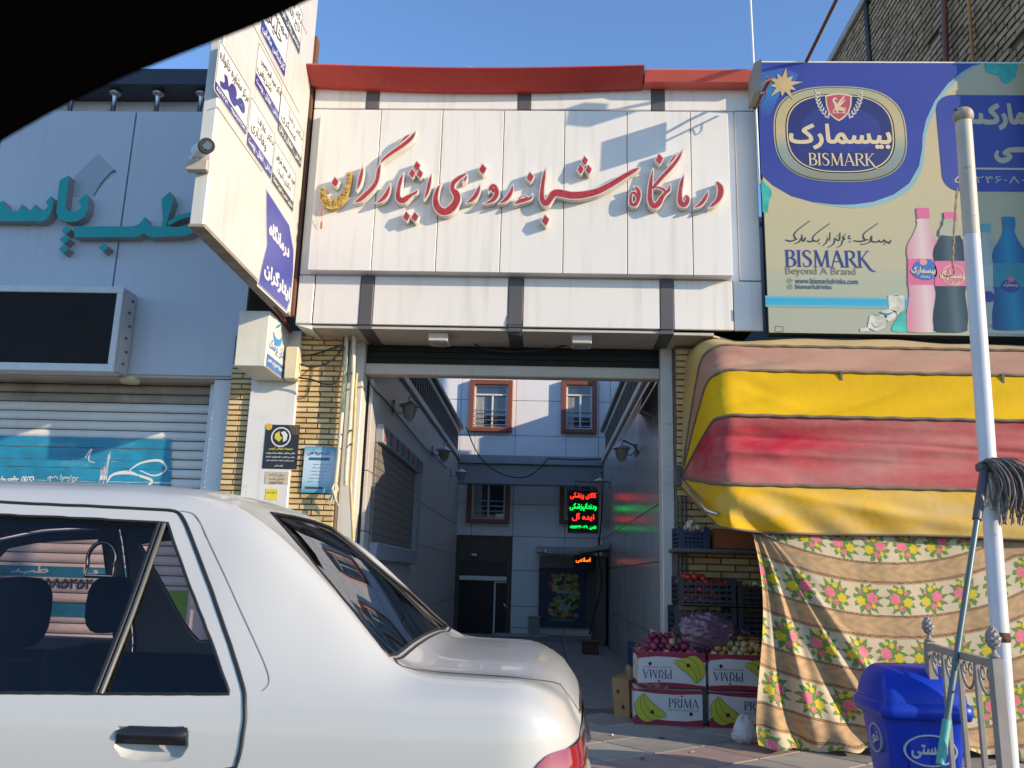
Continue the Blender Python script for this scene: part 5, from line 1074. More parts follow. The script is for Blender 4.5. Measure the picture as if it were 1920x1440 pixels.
# bottles
def bottle(cx, top, bot, wd_, cap_w, body, cap, lab_, k, name, neck=.13):
    H = bot - top; hw_ = wd_ / 2
    prof = [(cap_w * .5, .09), (cap_w * .48, .13), (hw_ * .62, .22), (hw_ * .92, .29), (hw_, .36), (hw_ * .93, .42), (hw_ * .92, .60), (hw_ * .84, .68), (hw_ * .90, .76), (hw_, .86), (hw_ * .96, .96), (hw_ * .8, 1.0)]
    L_ = [(cx - a, top + H * b) for a, b in prof]; R_ = [(cx + a, top + H * b) for a, b in prof][::-1]
    P_(k, [cr([Q2(p) for p in L_ + R_], 3, True)], body, name)
    P_(k + 1, [rrect(*Q2((cx - cap_w / 2, top + H * .085)), *Q2((cx + cap_w / 2, top)), .01)], cap, 'bottle_cap')
    P_(k + 1, [[Q2(p) for p in ((cx - hw_ * .93, top + H * .41), (cx + hw_ * .93, top + H * .41), (cx + hw_ * .92, top + H * .62), (cx - hw_ * .92, top + H * .62))]], lab_, 'bottle_label')
def hgrad(name, cx, wd_, c1, c2, c3):
    a = Q2((cx - wd_ / 2, 500))[0]; b = Q2((cx + wd_ / 2, 500))[0]; return gradmat(name, [(0, c1), (.3, c2), (.55, c3), (.8, c2), (1, c1)], 'X', a, b, .3)
pk = hgrad('print_pink_bottle', 1205, 230, (.55, .22, .28), (.58, .36, .38), (.62, .50, .46)); M_pl = mat('print_pink', (.60, .12, .25), .4, var=.06)
bottle(1205, 38, 915, 230, 84, pk, M_pl, M_pl, 5, 'pink_bottle')
dk = hgrad('print_dark_bottle', 1400, 245, (.015, .03, .035), (.03, .05, .055), (.07, .11, .12))
P_(7, [[Q2(p) for p in ((1350, 130), (1430, 130), (1478, 240), (1318, 240))]], M_bg, 'clear_neck')
bottle(1400, 68, 912, 245, 86, dk, M_pl, mat('print_pink_label', (.60, .14, .25), .4, var=.08), 8, 'cola_bottle')
P_(11, [cr([Q2(p) for p in ((1352, 120), (1430, 118), (1445, 160), (1485, 232), (1318, 232), (1345, 160))], 2, True)], mat('print_clear_neck', (.36, .36, .26), .3, var=.05), 'bottle_neck')
wb = hgrad('print_white_bottle', 1650, 200, (.22, .28, .24), (.32, .36, .30), (.40, .42, .36))
bottle(1650, 150, 860, 200, 60, wb, mat('print_cyan_cap', (.10, .36, .38), .4), mat('print_pale_label', (.42, .45, .40), .4), 5, 'clear_bottle')
bu = hgrad('print_blue_bottle', 1810, 250, (.0, .05, .16), (.0, .13, .26), (.0, .22, .36)); bc = mat('print_blue_cap', (.0, .17, .33), .4)
bottle(1810, 102, 900, 235, 82, bu, bc, mat('print_label_green', (.03, .22, .26), .4, var=.1), 8, 'blue_bottle')
bottle(2010, 120, 900, 235, 82, bu, bc, bpy.data.materials['print_label_green'], 6, 'blue_bottle')
P_(10, [circ(*Q2((1818, 590)), 66 * sc3, 50 * sc3)], M_navy, 'label_badge'); P_(11, [circ(*Q2((1822, 545)), 22 * sc3)], M_pl, 'label_badge'); P_(10, [circ(*Q2((1668, 665)), 42 * sc3)], M_navy, 'label_badge')
P_(9, [cr([Q2(p) for p in ((1130, 470), (1160, 420), (1240, 400), (1290, 440), (1300, 520), (1230, 548), (1140, 520))], 3, True)], mat('print_label_blue', (.03, .14, .40), .4), 'label_badge'); P_(10, [circ(*Q2((1205, 420)), 28 * sc3)], mat('print_salmon', (.62, .28, .25), .4), 'label_badge')
PW2('بیسمارک', (1122, 455), (1290, 510), M_cream, k=11, bold=.04); PW2('یخمک', (1185, 512), (1250, 536), M_cream, k=11, bold=.03)
slab(MB(), ring(circ(*Q2((1418, 515)), 82 * sc3, 80 * sc3), circ(*Q2((1418, 515)), 76 * sc3, 74 * sc3)), FL(11), 0, .0006).obj('label_ring', M_cream, bbd)
PW2('بیسمارک', (1325, 480), (1508, 552), M_cream, k=12, bold=.04); PW2('کولا', (1400, 555), (1465, 585), M_cream, k=12, bold=.02); PW2('بیسمارک', (1770, 565), (1870, 600), M_cream, k=12, bold=.03)
P_(3, [cr([Q2(p) for p in ((1560, 915), (1700, 880), (1850, 800), (2100, 740), (2100, 915))], 3, True)], mat('print_snow', (.45, .47, .38), .4), 'snow_print')
# blue info panel at the right
P_(3, [rrect(*Q((1352, 935)), *Q((2300, 262)), .13, 8)], M_pblue, 'info_panel')
PW('کار مارکـ', (1560, 318), (2150, 505), mat('print_sand', (.48, .42, .27), .4, var=.03), k=5, bold=.06)
slab(MB(), [stroke([(*Q(p), p[2] * sc3) for p in s_]) for s_ in ([(1735, 650, 18), (1722, 690, 34), (1760, 722, 44), (1810, 705, 40), (1815, 680, 30), (1775, 672, 20), (1800, 652, 34), (1860, 645, 44), (2100, 645, 46)],)], FL(5), 0, .0006).obj('lettering', bpy.data.materials['print_sand'], bbd)
a, b = Q((1560, 784)), Q((2200, 776)); slab(MB(), [ccw([a, (b[0], a[1]), b, (a[0], b[1])])], FL(5), 0, .0006).obj('rule_line', M_cream, bbd)
PW('۰۵۱ - ۵۵۲۴۶۰۸۰', (1430, 835), (2200, 878), bpy.data.materials['print_sand'], k=5, bold=0)
# ---- floodlight on its arm at the billboard's corner
fl_ = thing('sign_floodlight', 'square floodlight on a rusty bracket between the sign board and the billboard', 'lamp', tuple(W(1420, 160, Y=5.7)))
c = W(1414, 160, Y=5.72)
MB().hexa([(c[0] - .03, c[1] - .10, c[2] - .13), (c[0] + .02, c[1] - .12, c[2] - .11), (c[0] + .03, c[1] + .10, c[2] - .11), (c[0] - .02, c[1] + .12, c[2] - .13), (c[0] - .02, c[1] - .10, c[2] + .12), (c[0] + .03, c[1] - .12, c[2] + .14), (c[0] + .04, c[1] + .10, c[2] + .14), (c[0] - .01, c[1] + .12, c[2] + .12)]).obj('lamp_head', mat('lamp_grey', (.25, .24, .21), .5, var=.15), fl_)
m = MB(); m.tube([tuple(W(1418, 165, Y=5.75)), tuple(W(1440, 150, Y=5.85)), tuple(W(1446, 148, Y=5.9))], .010, 6); m.obj('arm', bpy.data.materials['rust_iron'], fl_)
MB().tube([tuple(W(1446, 145, Y=5.9)), tuple(W(1414, 205, Y=6.08))], .016, 6).obj('bracket', bpy.data.materials['rust_iron'], fl_)
MB().tube([tuple(W(1418, 178, Y=5.78)), tuple(W(1436, 172, Y=5.95))], .008, 6).obj('stay', bpy.data.materials['rust_iron'], fl_)
MB().tube(cr([tuple(W(x, y, Y=5.9)) for x, y in ((1436, 170), (1434, 185), (1424, 193), (1418, 182), (1413, 188))], 5), .004, 5).obj('lead', M_wire, fl_)
sp2 = thing('sign_floodlight', 'second floodlight on a long arm high over the right end of the red eaves', 'lamp', (2.15, 5.35, 5.1))
MB().tube([(2.0, 6.15, 5.02), (2.1, 5.4, 5.25)], .014, 6).obj('arm', bpy.data.materials['rust_iron'], sp2)
MB().hexa([(2.02, 5.25, 5.15), (2.2, 5.25, 5.13), (2.2, 5.42, 5.13), (2.02, 5.42, 5.15), (2.02, 5.27, 5.35), (2.2, 5.27, 5.34), (2.2, 5.42, 5.34), (2.02, 5.42, 5.35)]).obj('lamp_head', bpy.data.materials['lamp_grey'], sp2)
# ================================================================== striped awning
aw = thing('striped_awning', 'dusty yellow and red rounded canvas awning with hanging yellow valance', 'awning', (2.6, 5.9, 1.8))
AY, AZ, AL, AX0, AX1 = 6.46, 1.76, 1.07, 1.035, 4.1
def awp(theta, t, sag=0, seed=0):
    "point on the canopy: t 0..1 runs up the left arm, 1..2 across, 2..3 down the right arm"
    L_ = AL * (1 - sag); rc = .20
    if t < 1: r = L_ * t; x = AX0
    elif t > 2: r = L_ * (3 - t); x = AX1
    else: r = L_; x = AX0 + (AX1 - AX0) * (t - 1)
    # round the corner
    if t < 2.0 and t <= 1: 
        pass
    return x, r
def path(theta, n_arm=18, n_c=12, n_x=130, L_=AL):
    rc = .12 + .05 * max(0, math.sin(theta)); pts = []
    for i in range(n_arm): pts.append((AX0 + .05 * (i / n_arm) ** 1.5, (L_ - rc) * i / (n_arm - 1) if n_arm > 1 else 0))
    for i in range(1, n_c + 1):
        a = math.pi / 2 * i / n_c; pts.append((AX0 + .05 + rc * (1 - math.cos(a)), L_ - rc + rc * math.sin(a)))
    x0 = AX0 + .05 + rc
    for i in range(1, n_x + 1): pts.append((x0 + (AX1 - x0) * i / n_x, L_))
    return pts
def rt(x, r, th, d=0): return (x, AY - r * math.cos(th), AZ + r * math.sin(th))
DUST = (.42, .34, .23)
M_ay = mat('canvas_yellow', (.60, .37, .008), .75, var=.05, vs=3, bump=.003, bs=14, dust=(.50, .38, .20), dlo=.62, dhi=1.1, dscale=1.6, spec=.15)
M_ay2 = mat('canvas_yellow_dusty', (.56, .36, .04), .8, var=.06, vs=3, bump=.002, bs=22, dust=DUST, dlo=.25, dhi=.62, dscale=1.4, spec=.15)
M_ayl = mat('canvas_valance_yellow', (.62, .36, .015), .75, var=.06, vs=3, bump=.003, bs=16, dust=(.55, .46, .30), dlo=.46, dhi=.72, dscale=1.3, spec=.15)
M_ar = mat('canvas_red', (.42, .022, .045), .75, var=.06, vs=3, bump=.004, bs=12, dust=(.42, .20, .17), dlo=.30, dhi=.64, dscale=2.2, spec=.15)
M_ar2 = mat('canvas_red_faded', (.34, .15, .11), .8, var=.06, vs=3, bump=.002, bs=22, dust=(.40, .27, .19), dlo=.30, dhi=.6, dscale=1.6, spec=.15)
M_bead = mat('canvas_piping', (.16, .12, .08), .8, var=.15, vs=20)
ths = [math.radians(a) for a in (96, 53, 35.5, 15.5, -8.5)]
band_m = [M_ay2, M_ar2, M_ay, M_ar]
rng2 = np.random.default_rng(4)
def wr_(x, s_, k):      # cloth wrinkles
    v = .012 * math.sin(x * 3.1 + k * 2.0 + 1.5 * s_) * math.sin(math.pi * s_) + .006 * math.sin(x * 9 + s_ * 7 + k) * math.sin(math.pi * s_)
    v += .010 * math.exp(-((x - AX0 - .25 - .35 * s_) / .10) ** 2) * math.sin(9 * s_ + k)
    if k == 3: v += (.012 * math.sin(s_ * 14 + x * .9) + .010 * (1 - abs(math.sin(s_ * 6.5 - x * .55 + .4))) ** 3 - .012 * math.exp(-((s_ - .25 - .10 * (x - AX0)) / .03) ** 2)) * math.sin(math.pi * s_)
    v += .007 * math.exp(-((x - AX0 - .12) / .22) ** 2) * abs(math.sin(s_ * 11 + x * 9)) * math.sin(math.pi * s_)
    v -= .006 * (1 - abs(math.sin(x * 1.7 + s_ * 1.3 + k))) ** 8 * math.sin(math.pi * s_)
    return v
for k in range(4):
    a0, a1 = ths[k], ths[k + 1]; R = []; ns = 40
    for j in range(ns + 1):
        s_ = j / ns; th = a0 + (a1 - a0) * s_; sag = (.05 if k else .02) * math.sin(math.pi * s_)
        row = []
        for (x, r) in path(th):
            rr = r * (1 - sag) + wr_(x, s_, k) * min(1, r / AL * 1.2); row.append(rt(x, rr, th))
        R.append(row)
    MB().grid(R).obj('canvas_band', band_m[k], aw)
for k in range(1, 5):
    th = ths[k]; pts = [rt(x, r + .004, th) for x, r in path(th)]
    pts = [(p[0], p[1] + .002 * math.sin(i), p[2] + .002 * math.sin(i * .7)) for i, p in enumerate(pts)]
    MB().tube(pts, .011 if k < 4 else .013, 7).obj('piping', M_bead, aw)
# valance hanging from the lowest rib, draped folds at its left end
def val(L1):
    th = ths[-1]; P0 = path(th); R = []; n = 20
    for j in range(n + 1):
        s_ = j / n; row = []
        for i, (x, r) in enumerate(P0):
            p = rt(x, r, th); arm = r < AL - .02
            drop = .30 if not arm else .30 * (.25 + .75 * min(1, r / (AL - .1)))
            q = (x - AX0); f = math.exp(-(q / .55))
            fold = .045 * f * math.sin((q * 1.0 - s_ * .42) * 17) * s_ + .010 * math.sin(q * 2.2 + 2.8 * s_) * s_ + .020 * math.exp(-((q - .25 - 1.5 * s_) / (.10 + .25 * s_)) ** 2) * math.sin(math.pi * min(1, s_ * 1.1))
            z = p[2] - drop * s_ + .010 * math.sin(x * 3 + .5) * s_ + (.035 * f * s_)
            if arm: row.append((p[0] - .02 * s_ + .05 * s_ * (r / AL), p[1] + .03 * s_ * (1 - r / AL), z))
            else: row.append((p[0], p[1] - .02 * math.sin(math.pi * s_) - fold, z))
        R.append(row)
    return MB().grid(R)
val(.3).obj('valance', M_ayl, aw)
hem = val(.3).v[-len(path(ths[-1])):]
MB().tube(hem, .008, 6).obj('hem', M_bead, aw)
for x in (1.95, 3.0):
    p = rt(x, AL, ths[2]); MB().hexa([(p[0] - .006, p[1] - .012, p[2] - .055), (p[0] + .010, p[1] - .012, p[2] - .055), (p[0] + .010, p[1] - .006, p[2] - .055), (p[0] - .006, p[1] - .006, p[2] - .055), (p[0] - .01, p[1] - .018, p[2] + .008), (p[0] + .006, p[1] - .018, p[2] + .008), (p[0] + .006, p[1] - .010, p[2] + .008), (p[0] - .01, p[1] - .010, p[2] + .008)]).obj('loose_strap', M_trim, aw)
MB().tube([(AX0 - .01, AY, AZ), (AX0 + .0, AY - .95, AZ - .32), (AX0 + .06, AY - .99, AZ - .34)], .012, 6).obj('frame_arm', M_steel, aw)
MB().bbox(AX0 - .06, AX0 - .01, AY - .05, AY + .02, AZ - .07, AZ + .09, .006).obj('pivot_plate', M_trim, aw)
for k in range(3): MB().tube([(AX0 - .035 + k * .03, 6.49, .95), (AX0 - .035 + k * .03, 6.49, 1.62)], .008, 6).obj('wall_rod', M_trim, aw)
# ================================================================== flowered cloth
ct = thing('flowered_cloth', 'brown banded cloth printed with rose bouquets hanging under the yellow valance', 'cloth', (2.6, 5.25, GZ))
tl = W(1404, 1003, Y=5.47); cx0 = tl[0]; cx1 = 3.68; ztop = 1.44; Hc = ztop - GZ - .01
NU, NV = 520, 420
u = np.linspace(0, 1, NU)[:, None]; v = np.linspace(0, 1, NV)[None, :]
X_ = cx0 + (cx1 - cx0) * u + 0 * v; Zc = ztop - Hc * v + 0 * u
dx = X_ - cx0; dz = ztop - Zc
phi = np.arctan2(dx, dz + 1e-3); rr = np.hypot(dx, dz)
ridge = np.radians(33)
Yc_ = 5.50 - .27 * v
gath = 1 / (1 + np.exp((phi - ridge) * 26))
folds = gath * (np.minimum(rr, 1.1) ** .8) * (.032 * np.sin(phi * 27 + 1.3 * np.sin(rr * 2.3)) + .020 * np.sin(phi * 49 + 2 + rr * 1.2))
folds += .055 * np.exp(-((phi - ridge) / .045) ** 2) * np.minimum(rr, 1.2) ** .8
xr_ = cx1 - X_; phr = np.arctan2(xr_, dz + 1e-3); rrr = np.hypot(xr_, dz); gr_ = 1 / (1 + np.exp((phr - .62) * 20))
folds += gr_ * np.minimum(rrr, 1.0) * (.03 * np.sin(phr * 24)) 
mid = (1 - gath) * (1 - gr_); folds += mid * (.012 * np.sin(X_ * 4.3 + dz * 2.0) + .005 * np.sin(X_ * 13 - dz * 3)) + mid * .05 * np.sin(np.pi * v) ** 1.0
Yc_ = Yc_ - folds
# bottom crumples on the paving
bt_ = np.clip((v - .90) / .10, 0, 1); Yc_ = Yc_ - bt_ ** 2 * (.05 + .05 * np.sin(X_ * 7) + .03 * np.sin(X_ * 19)); Zc = Zc + bt_ * (.02 * np.sin(X_ * 11) + .012 * np.sin(X_ * 27)) + .012 * bt_
Zc = np.maximum(Zc, GZ + .006); edge_in = .05 * np.sin(dz * 3.5) * np.exp(-dx * 4); X_ = X_ + edge_in + .09 * (1 - np.abs(2 * v - 1)) * np.exp(-dx * 3) * 0
# print: bands sag between the pinned corners
xm = cx0 + .80; sagv = .20 * ((X_ - xm) / .80) ** 2; sagv = np.minimum(sagv, .20 + .12 * (X_ - xm - .80) * (X_ > xm)) ; sagv = np.where(X_ < xm, np.minimum(sagv, .22), np.minimum(sagv, .30))
fade = 1 - .45 * v
q = dz + sagv * fade - .118
left = gath; q = q - left * (dx * .42 * (dz > .3) * 0) 
per = .312; ph = np.mod(q, per) / per; row_i = np.floor(q / per)
colr = np.zeros((NU, NV, 3)); cream = np.array([.50, .41, .27]); tan_ = np.array([.385, .25, .125]); dkl = np.array([.12, .06, .03])
isw = ph < .56
colr[:] = np.where(isw[..., None], cream, tan_)
n1 = np.sin(X_ * 55 + np.sin(q * 60) * 1.5) * np.sin(q * 70 + np.sin(X_ * 40)); colr = np.where((~isw)[..., None], tan_ * (1 + .12 * np.sign(n1)[..., None] * (np.abs(n1) > .35)[..., None]), colr)
for e in (.575, .60, .965, .94): colr = np.where((np.abs(ph - e) < .008)[..., None], dkl, colr)
sp_ = .195; cu_ = X_ + row_i * .095; ci = np.floor(cu_ / sp_); fx = (np.mod(cu_, sp_) - sp_ / 2); fy = (ph - .28) * per
hsh = np.mod(np.sin(ci * 12.9 + row_i * 78.2) * 43758.5, 1.0); flipm = np.where(np.mod(ci, 2) == 0, 1, -1)
fx = fx * flipm; a_ = .35; gx = fx * math.cos(a_) + fy * math.sin(a_); gy = -fx * math.sin(a_) + fy * math.cos(a_)
ang = np.arctan2(gy, gx); rad = np.hypot(gx / .084, gy / .090)
leaf = rad < (.90 + .17 * np.sin(ang * 11 + hsh * 3) + .07 * np.sin(ang * 23))
green = np.array([.075, .16, .03]); green2 = np.array([.13, .24, .05])
colr = np.where((leaf & isw)[..., None], np.where((np.sin(gx * 330) * np.sin(gy * 290) > .1)[..., None], green2, green), colr)
def blob(cx, cy, r, c, c2):
    global colr
    d = np.hypot(gx - cx, gy - cy); th = np.arctan2(gy - cy, gx - cx); mk = (d < r * (1 + .12 * np.sin(th * 6))) & isw
    pet = np.sin(d * 700 + 3 * np.sin(th * 3)) > .2; colr = np.where(mk[..., None], np.where(pet[..., None], c, c2), colr)
yel, yel2 = np.array([.58, .46, .02]), np.array([.48, .34, .02]); pkc, pk2 = np.array([.56, .07, .12]), np.array([.62, .20, .24])
blob(-0.0338, 0.0286, 0.0262, yel, yel2); blob(0.0260, -0.0156, 0.0317, pkc, pk2); blob(0.0156, 0.0442, 0.0164, pk2, pkc); blob(-0.0235, -0.0468, 0.0153, yel, yel2); blob(0.0442, 0.0260, 0.0131, yel, yel2); blob(-0.0494, -0.0235, 0.0110, pk2, pkc); blob(0.0000, -0.0676, 0.0110, yel, yel2)
me = bpy.data.meshes.new('cloth_sheet'); V3 = np.stack([X_, Yc_, Zc], -1).reshape(-1, 3)
I = np.arange(NU * NV).reshape(NU, NV); F4 = np.stack([I[:-1, :-1], I[:-1, 1:], I[1:, 1:], I[1:, :-1]], -1).reshape(-1, 4)
me.vertices.add(len(V3)); me.vertices.foreach_set('co', V3.ravel()); me.loops.add(F4.size); me.loops.foreach_set('vertex_index', F4.ravel()); me.polygons.add(len(F4)); me.polygons.foreach_set('loop_start', np.arange(len(F4)) * 4); me.polygons.foreach_set('use_smooth', np.ones(len(F4), bool)); me.update(); me.validate()
at = me.color_attributes.new('print', 'FLOAT_COLOR', 'POINT'); c4 = np.ones((NU * NV, 4)); c4[:, :3] = colr.reshape(-1, 3); at.data.foreach_set('color', c4.ravel())
link('cloth_sheet', me, vcolmat('flowered_print', .85, bump=.0006, bs=300), ct)
MB().tube([(cx0 - .02, 5.53, ztop + .005), (cx1, 5.53, ztop + .005)], .012, 8).obj('hanging_rail', M_trim, ct)
# ================================================================== fruit boxes
M_cb = mat('carton_white', (.62, .58, .52), .7, var=.06, vs=6, bump=.0008, bs=30); M_cr = mat('carton_crimson', (.30, .015, .04), .6, var=.08); M_cin = mat('carton_brown', (.36, .22, .11), .85, var=.1)
M_ban = mat('banana_print', (.50, .46, .03), .6, var=.08); M_bln = mat('banana_outline', (.02, .025, .02), .6, var=0)
def carton(label, x, y, z, flip, rot=0, open_top=False, W_=.52, D_=.36, H_=.245, grp='printed banana cartons'):
    t = thing('banana_carton', label, 'box', (x, y, z), grp)
    m = MB(); th_ = .006
    x0, x1, y0, y1, z0, z1 = x, x + W_, y, y + D_, z, z + H_
    bul = .008
    def wallp(a, b, n_=9):
        R = []
        for i in range(n_ + 1):
            s_ = i / n_; px_, py_ = a[0] + (b[0] - a[0]) * s_, a[1] + (b[1] - a[1]) * s_; R.append((px_, py_))
        return R
    m.box(x0, x1, y0, y0 + th_, z0, z1).box(x0, x1, y1 - th_, y1, z0, z1).box(x0, x0 + th_, y0 + th_, y1 - th_, z0, z1).box(x1 - th_, x1, y0 + th_, y1 - th_, z0, z1).box(x0 + th_, x1 - th_, y0 + th_, y1 - th_, z0, z0 + th_)
    if not open_top: m.box(x0 + th_, x1 - th_, y0 + th_, y1 - th_, z1 - th_, z1)
    m.obj('carton', M_cb, t)
    fr1 = Frame((x0, y0, z0), (1, 0, 0), (0, 0, 1)); fr2 = Frame((x0, y1, z0), (0, -1, 0), (0, 0, 1))
    def tr(pts, W=W_):
        return [((W - a) if flip else a, (H_ - b) if flip else b, *r_) for a, b, *r_ in pts]
    for fr, WW in ((fr1, W_), (fr2, D_)):
        band = [(0.0, 0.0), (WW, 0.0), (WW, H_ * .19), (WW * .75, H_ * .13), (WW * .45, H_ * .14), (WW * .2, H_ * .22), (0, H_ * .27)]
        b2 = [(0.0, H_), (WW, H_), (WW, H_ * .90), (WW * .6, H_ * .86), (WW * .3, H_ * .88), (0, H_ * .94)]
        slab(MB(), [ccw([p[:2] for p in tr(band, WW)])], fr, .0004, .0009).obj('printed_band', M_cr, t)
        slab(MB(), [ccw([p[:2] for p in tr(b2, WW)])], fr, .0004, .0009).obj('printed_band', M_cr, t)
    # bananas
    bs_ = [[(.10, .80, .02), (.075, .62, .20), (.09, .40, .30), (.17, .22, .28), (.27, .16, .08)], [(.12, .86, .02), (.13, .66, .17), (.17, .46, .26), (.26, .28, .26), (.37, .20, .08)], [(.14, .86, .02), (.18, .68, .13), (.25, .50, .20), (.36, .35, .20), (.46, .26, .08)]]
    for i, s_ in enumerate(bs_):
        P = [(a * 1.02 * .52 / .52 * 1.0 * .52 * 1.0 / .52 * W_ / .52 * .52 / 1.0 * 1.0 if False else a * W_, b * H_, w_ * H_) for a, b, w_ in s_]
        slab(MB(), [stroke([(a, b, c_ + .006) for a, b, c_ in tr(P)])], fr1, .0012 + .0006 * i, .0014 + .0006 * i).obj('banana_outline', M_bln, t)
        slab(MB(), [stroke(tr(P))], fr1, .0015 + .0006 * i, .0017 + .0006 * i).obj('banana_print', M_ban, t)
    slab(MB(), [circ(*tr([(.26 * W_, .36 * H_)])[0], .013, n=14)], fr1, .0034, .0038).obj('vent_hole', mat('hole_dark', (.05, .02, .015), .8, var=0) if 'hole_dark' not in bpy.data.materials else bpy.data.materials['hole_dark'], t)
    slab(MB(), [circ(*tr([(.83 * W_, .34 * H_)])[0], .012, n=14)], fr1, .0010, .0016).obj('vent_hole', bpy.data.materials['hole_dark'], t)
    slab(MB(), fit(serif('PRIMA'), *tr([(.50 * W_, .50 * H_)])[0], *tr([(.95 * W_, .76 * H_)])[0]), fr1, .0010, .0014).obj('lettering', M_dn, t)
    slab(MB(), fit(serif('QUALITY BANANAS'), *tr([(.50 * W_, .40 * H_)])[0], *tr([(.94 * W_, .46 * H_)])[0]), fr1, .0010, .0014).obj('lettering', M_cr, t)
    slab(MB(), [ccw([p[:2] for p in tr([(.68 * W_, .80 * H_), (.72 * W_, .80 * H_), (.70 * W_, .88 * H_)])])], fr1, .0010, .0014).obj('triangle_mark', M_cr, t)
    for (a, b) in ((.25, .6), (.7, .5), (.5, .3)): slab(MB(), [circ(a * D_, b * H_, .010, .014, n=10)], fr2, .001, .0015).obj('vent_hole', bpy.data.materials['hole_dark'], t)
    t.rotation_euler = (0, 0, rot); return t
bL = W(1190, 1358, Z=GZ); bR = W(1319, 1368, Z=GZ)
rotL = math.atan2(bR[1] - bL[1], bR[0] - bL[0]); wL = math.hypot(bR[0] - bL[0], bR[1] - bL[1])
HB = .225
c1 = carton('banana carton standing on the pavement, lower left of the four, printing upright', bL[0], bL[1], GZ, False, -.03, W_=wL, H_=HB, D_=.34)
uL = W(1204, 1300, Y=5.97)
c2 = carton('upside down banana carton full of red onions, upper left of the stack', bL[0] + .03, bL[1] + .01, GZ + HB + .012, True, .01, True, W_=wL, H_=HB, D_=.34)
c3 = carton('banana carton on the pavement half hidden by the flowered cloth, lower right', bL[0] + wL + .045, bL[1] - .03, GZ, False, 0, W_=wL, H_=HB, D_=.34)
c4_ = carton('upside down banana carton of yellow onions beside the flowered cloth, upper right', bL[0] + wL + .05, bL[1] - .02, GZ + HB + .012, True, 0, True, W_=wL, H_=HB, D_=.34)
bfx, bfy = bL[0], bL[1]
# loose onion skins between the cartons
random.seed(8); m = MB()
for k in range(26):
    x = bfx + .05 + random.random() * .16; y = bfy - .004 - random.random() * .03; z = GZ + HB + .004 + random.random() * .02; a = random.random() * 3
    m.add([(x, y, z), (x + .03 * math.cos(a), y - .01, z + .012 * math.sin(a)), (x + .02, y - .006, z + .018), (x - .01, y + .004, z + .010)], [(0, 1, 2, 3)])
tag(m.obj('onion_skin', mat('onion_skin', (.36, .14, .08), .7, var=.3, vs=40)), 'dry onion skins spilling between the two left cartons', 'onion skins', kind='stuff')
# onions
def fruit(name, col, prof, var_=.25, rough=.35, n=3):
    out = []
    for k in range(n):
        mm = mat(name + '_skin_%s' % 'abc'[k], tuple(min(1, c * f) for c, f in zip(col[k % len(col)], (1, 1, 1))), rough, var=var_, vs=60)
        q_ = MB().lathe(prof, n=10); me = bpy.data.meshes.new(name); me.from_pydata(q_.v, [], q_.f); me.polygons.foreach_set('use_smooth', [True] * len(me.polygons)); me.materials.append(mm); out.append(me)
    return out
onp = [(.0, -.027), (.014, -.026), (.025, -.014), (.029, 0), (.024, .014), (.012, .023), (.004, .030), (.003, .038), (0, .04)]
on_r = fruit('red_onion', [(.22, .02, .05), (.33, .05, .09), (.14, .015, .05)], onp); on_y = fruit('yellow_onion', [(.52, .36, .14), (.46, .24, .07), (.58, .46, .22)], onp)
glp = [(.0, -.022), (.018, -.020), (.027, -.006), (.024, .008), (.010, .018), (.005, .032), (.0, .034)]
gar = fruit('garlic_bulb', [(.55, .46, .33), (.60, .52, .40), (.48, .38, .28)], glp)
tom = fruit('tomato', [(.38, .02, .012), (.45, .04, .015), (.30, .02, .01)], [(.0, -.024), (.02, -.02), (.030, 0), (.02, .02), (.006, .022), (0, .018)], .1, .2)
def heap(meshes, name, label, cat, grp, x0, x1, y0, y1, z, h, n, s=1.0, mix=None, mixl=None, mixn=0):
    rows = []
    nx = max(2, int((x1 - x0) / (.050 * s))); ny = max(2, int((y1 - y0) / (.052 * s)))
    for lay in range(4):
        for i in range(nx - lay):
            for j in range(ny - lay):
                if len(rows) >= n: break
                x = x0 + (x1 - x0) * (i + .5 + lay * .5) / nx + random.uniform(-.008, .008); y = y0 + (y1 - y0) * (j + .5 + lay * .5) / ny + random.uniform(-.008, .008)
                rows.append((x, y, z + lay * .036 * s + random.uniform(-.006, .008)))
    for (x, y, zz_) in rows:
        use = meshes; nm, lb_2, ct_, gp_ = name, label, cat, grp
        if mix and random.random() < mixn: use = mix; nm, lb_2, ct_, gp_ = mixl
        o = bpy.data.objects.new(nm, random.choice(use)); COL.objects.link(o); o.location = (x, y, zz_); f = s * random.uniform(.8, 1.15); o.scale = (f, f, f * random.uniform(.85, 1.05))
        o.rotation_euler = (random.uniform(-1.2, 1.2), random.uniform(-1.2, 1.2), random.uniform(0, 6)); tag(o, lb_2, ct_, gp_)
OZ = GZ + HB * 2 + .0
heap(on_r, 'red_onion', 'glossy dark red onion heaped in the upper left banana carton', 'onion', 'red onions in the left carton', bfx + .04, bfx + wL, bfy + .02, bfy + .33, OZ + .005, .1, 125, .95, on_y, ('yellow_onion', 'pale yellow onion lying among the red onions in the left carton', 'onion', 'pale onions among the red'), .12)
heap(on_y, 'yellow_onion', 'straw coloured onion heaped in the upper right banana carton', 'onion', 'yellow onions in the right carton', bfx + wL + .07, bfx + 2 * wL, bfy + .0, bfy + .31, OZ + .005, .1, 100, .95)
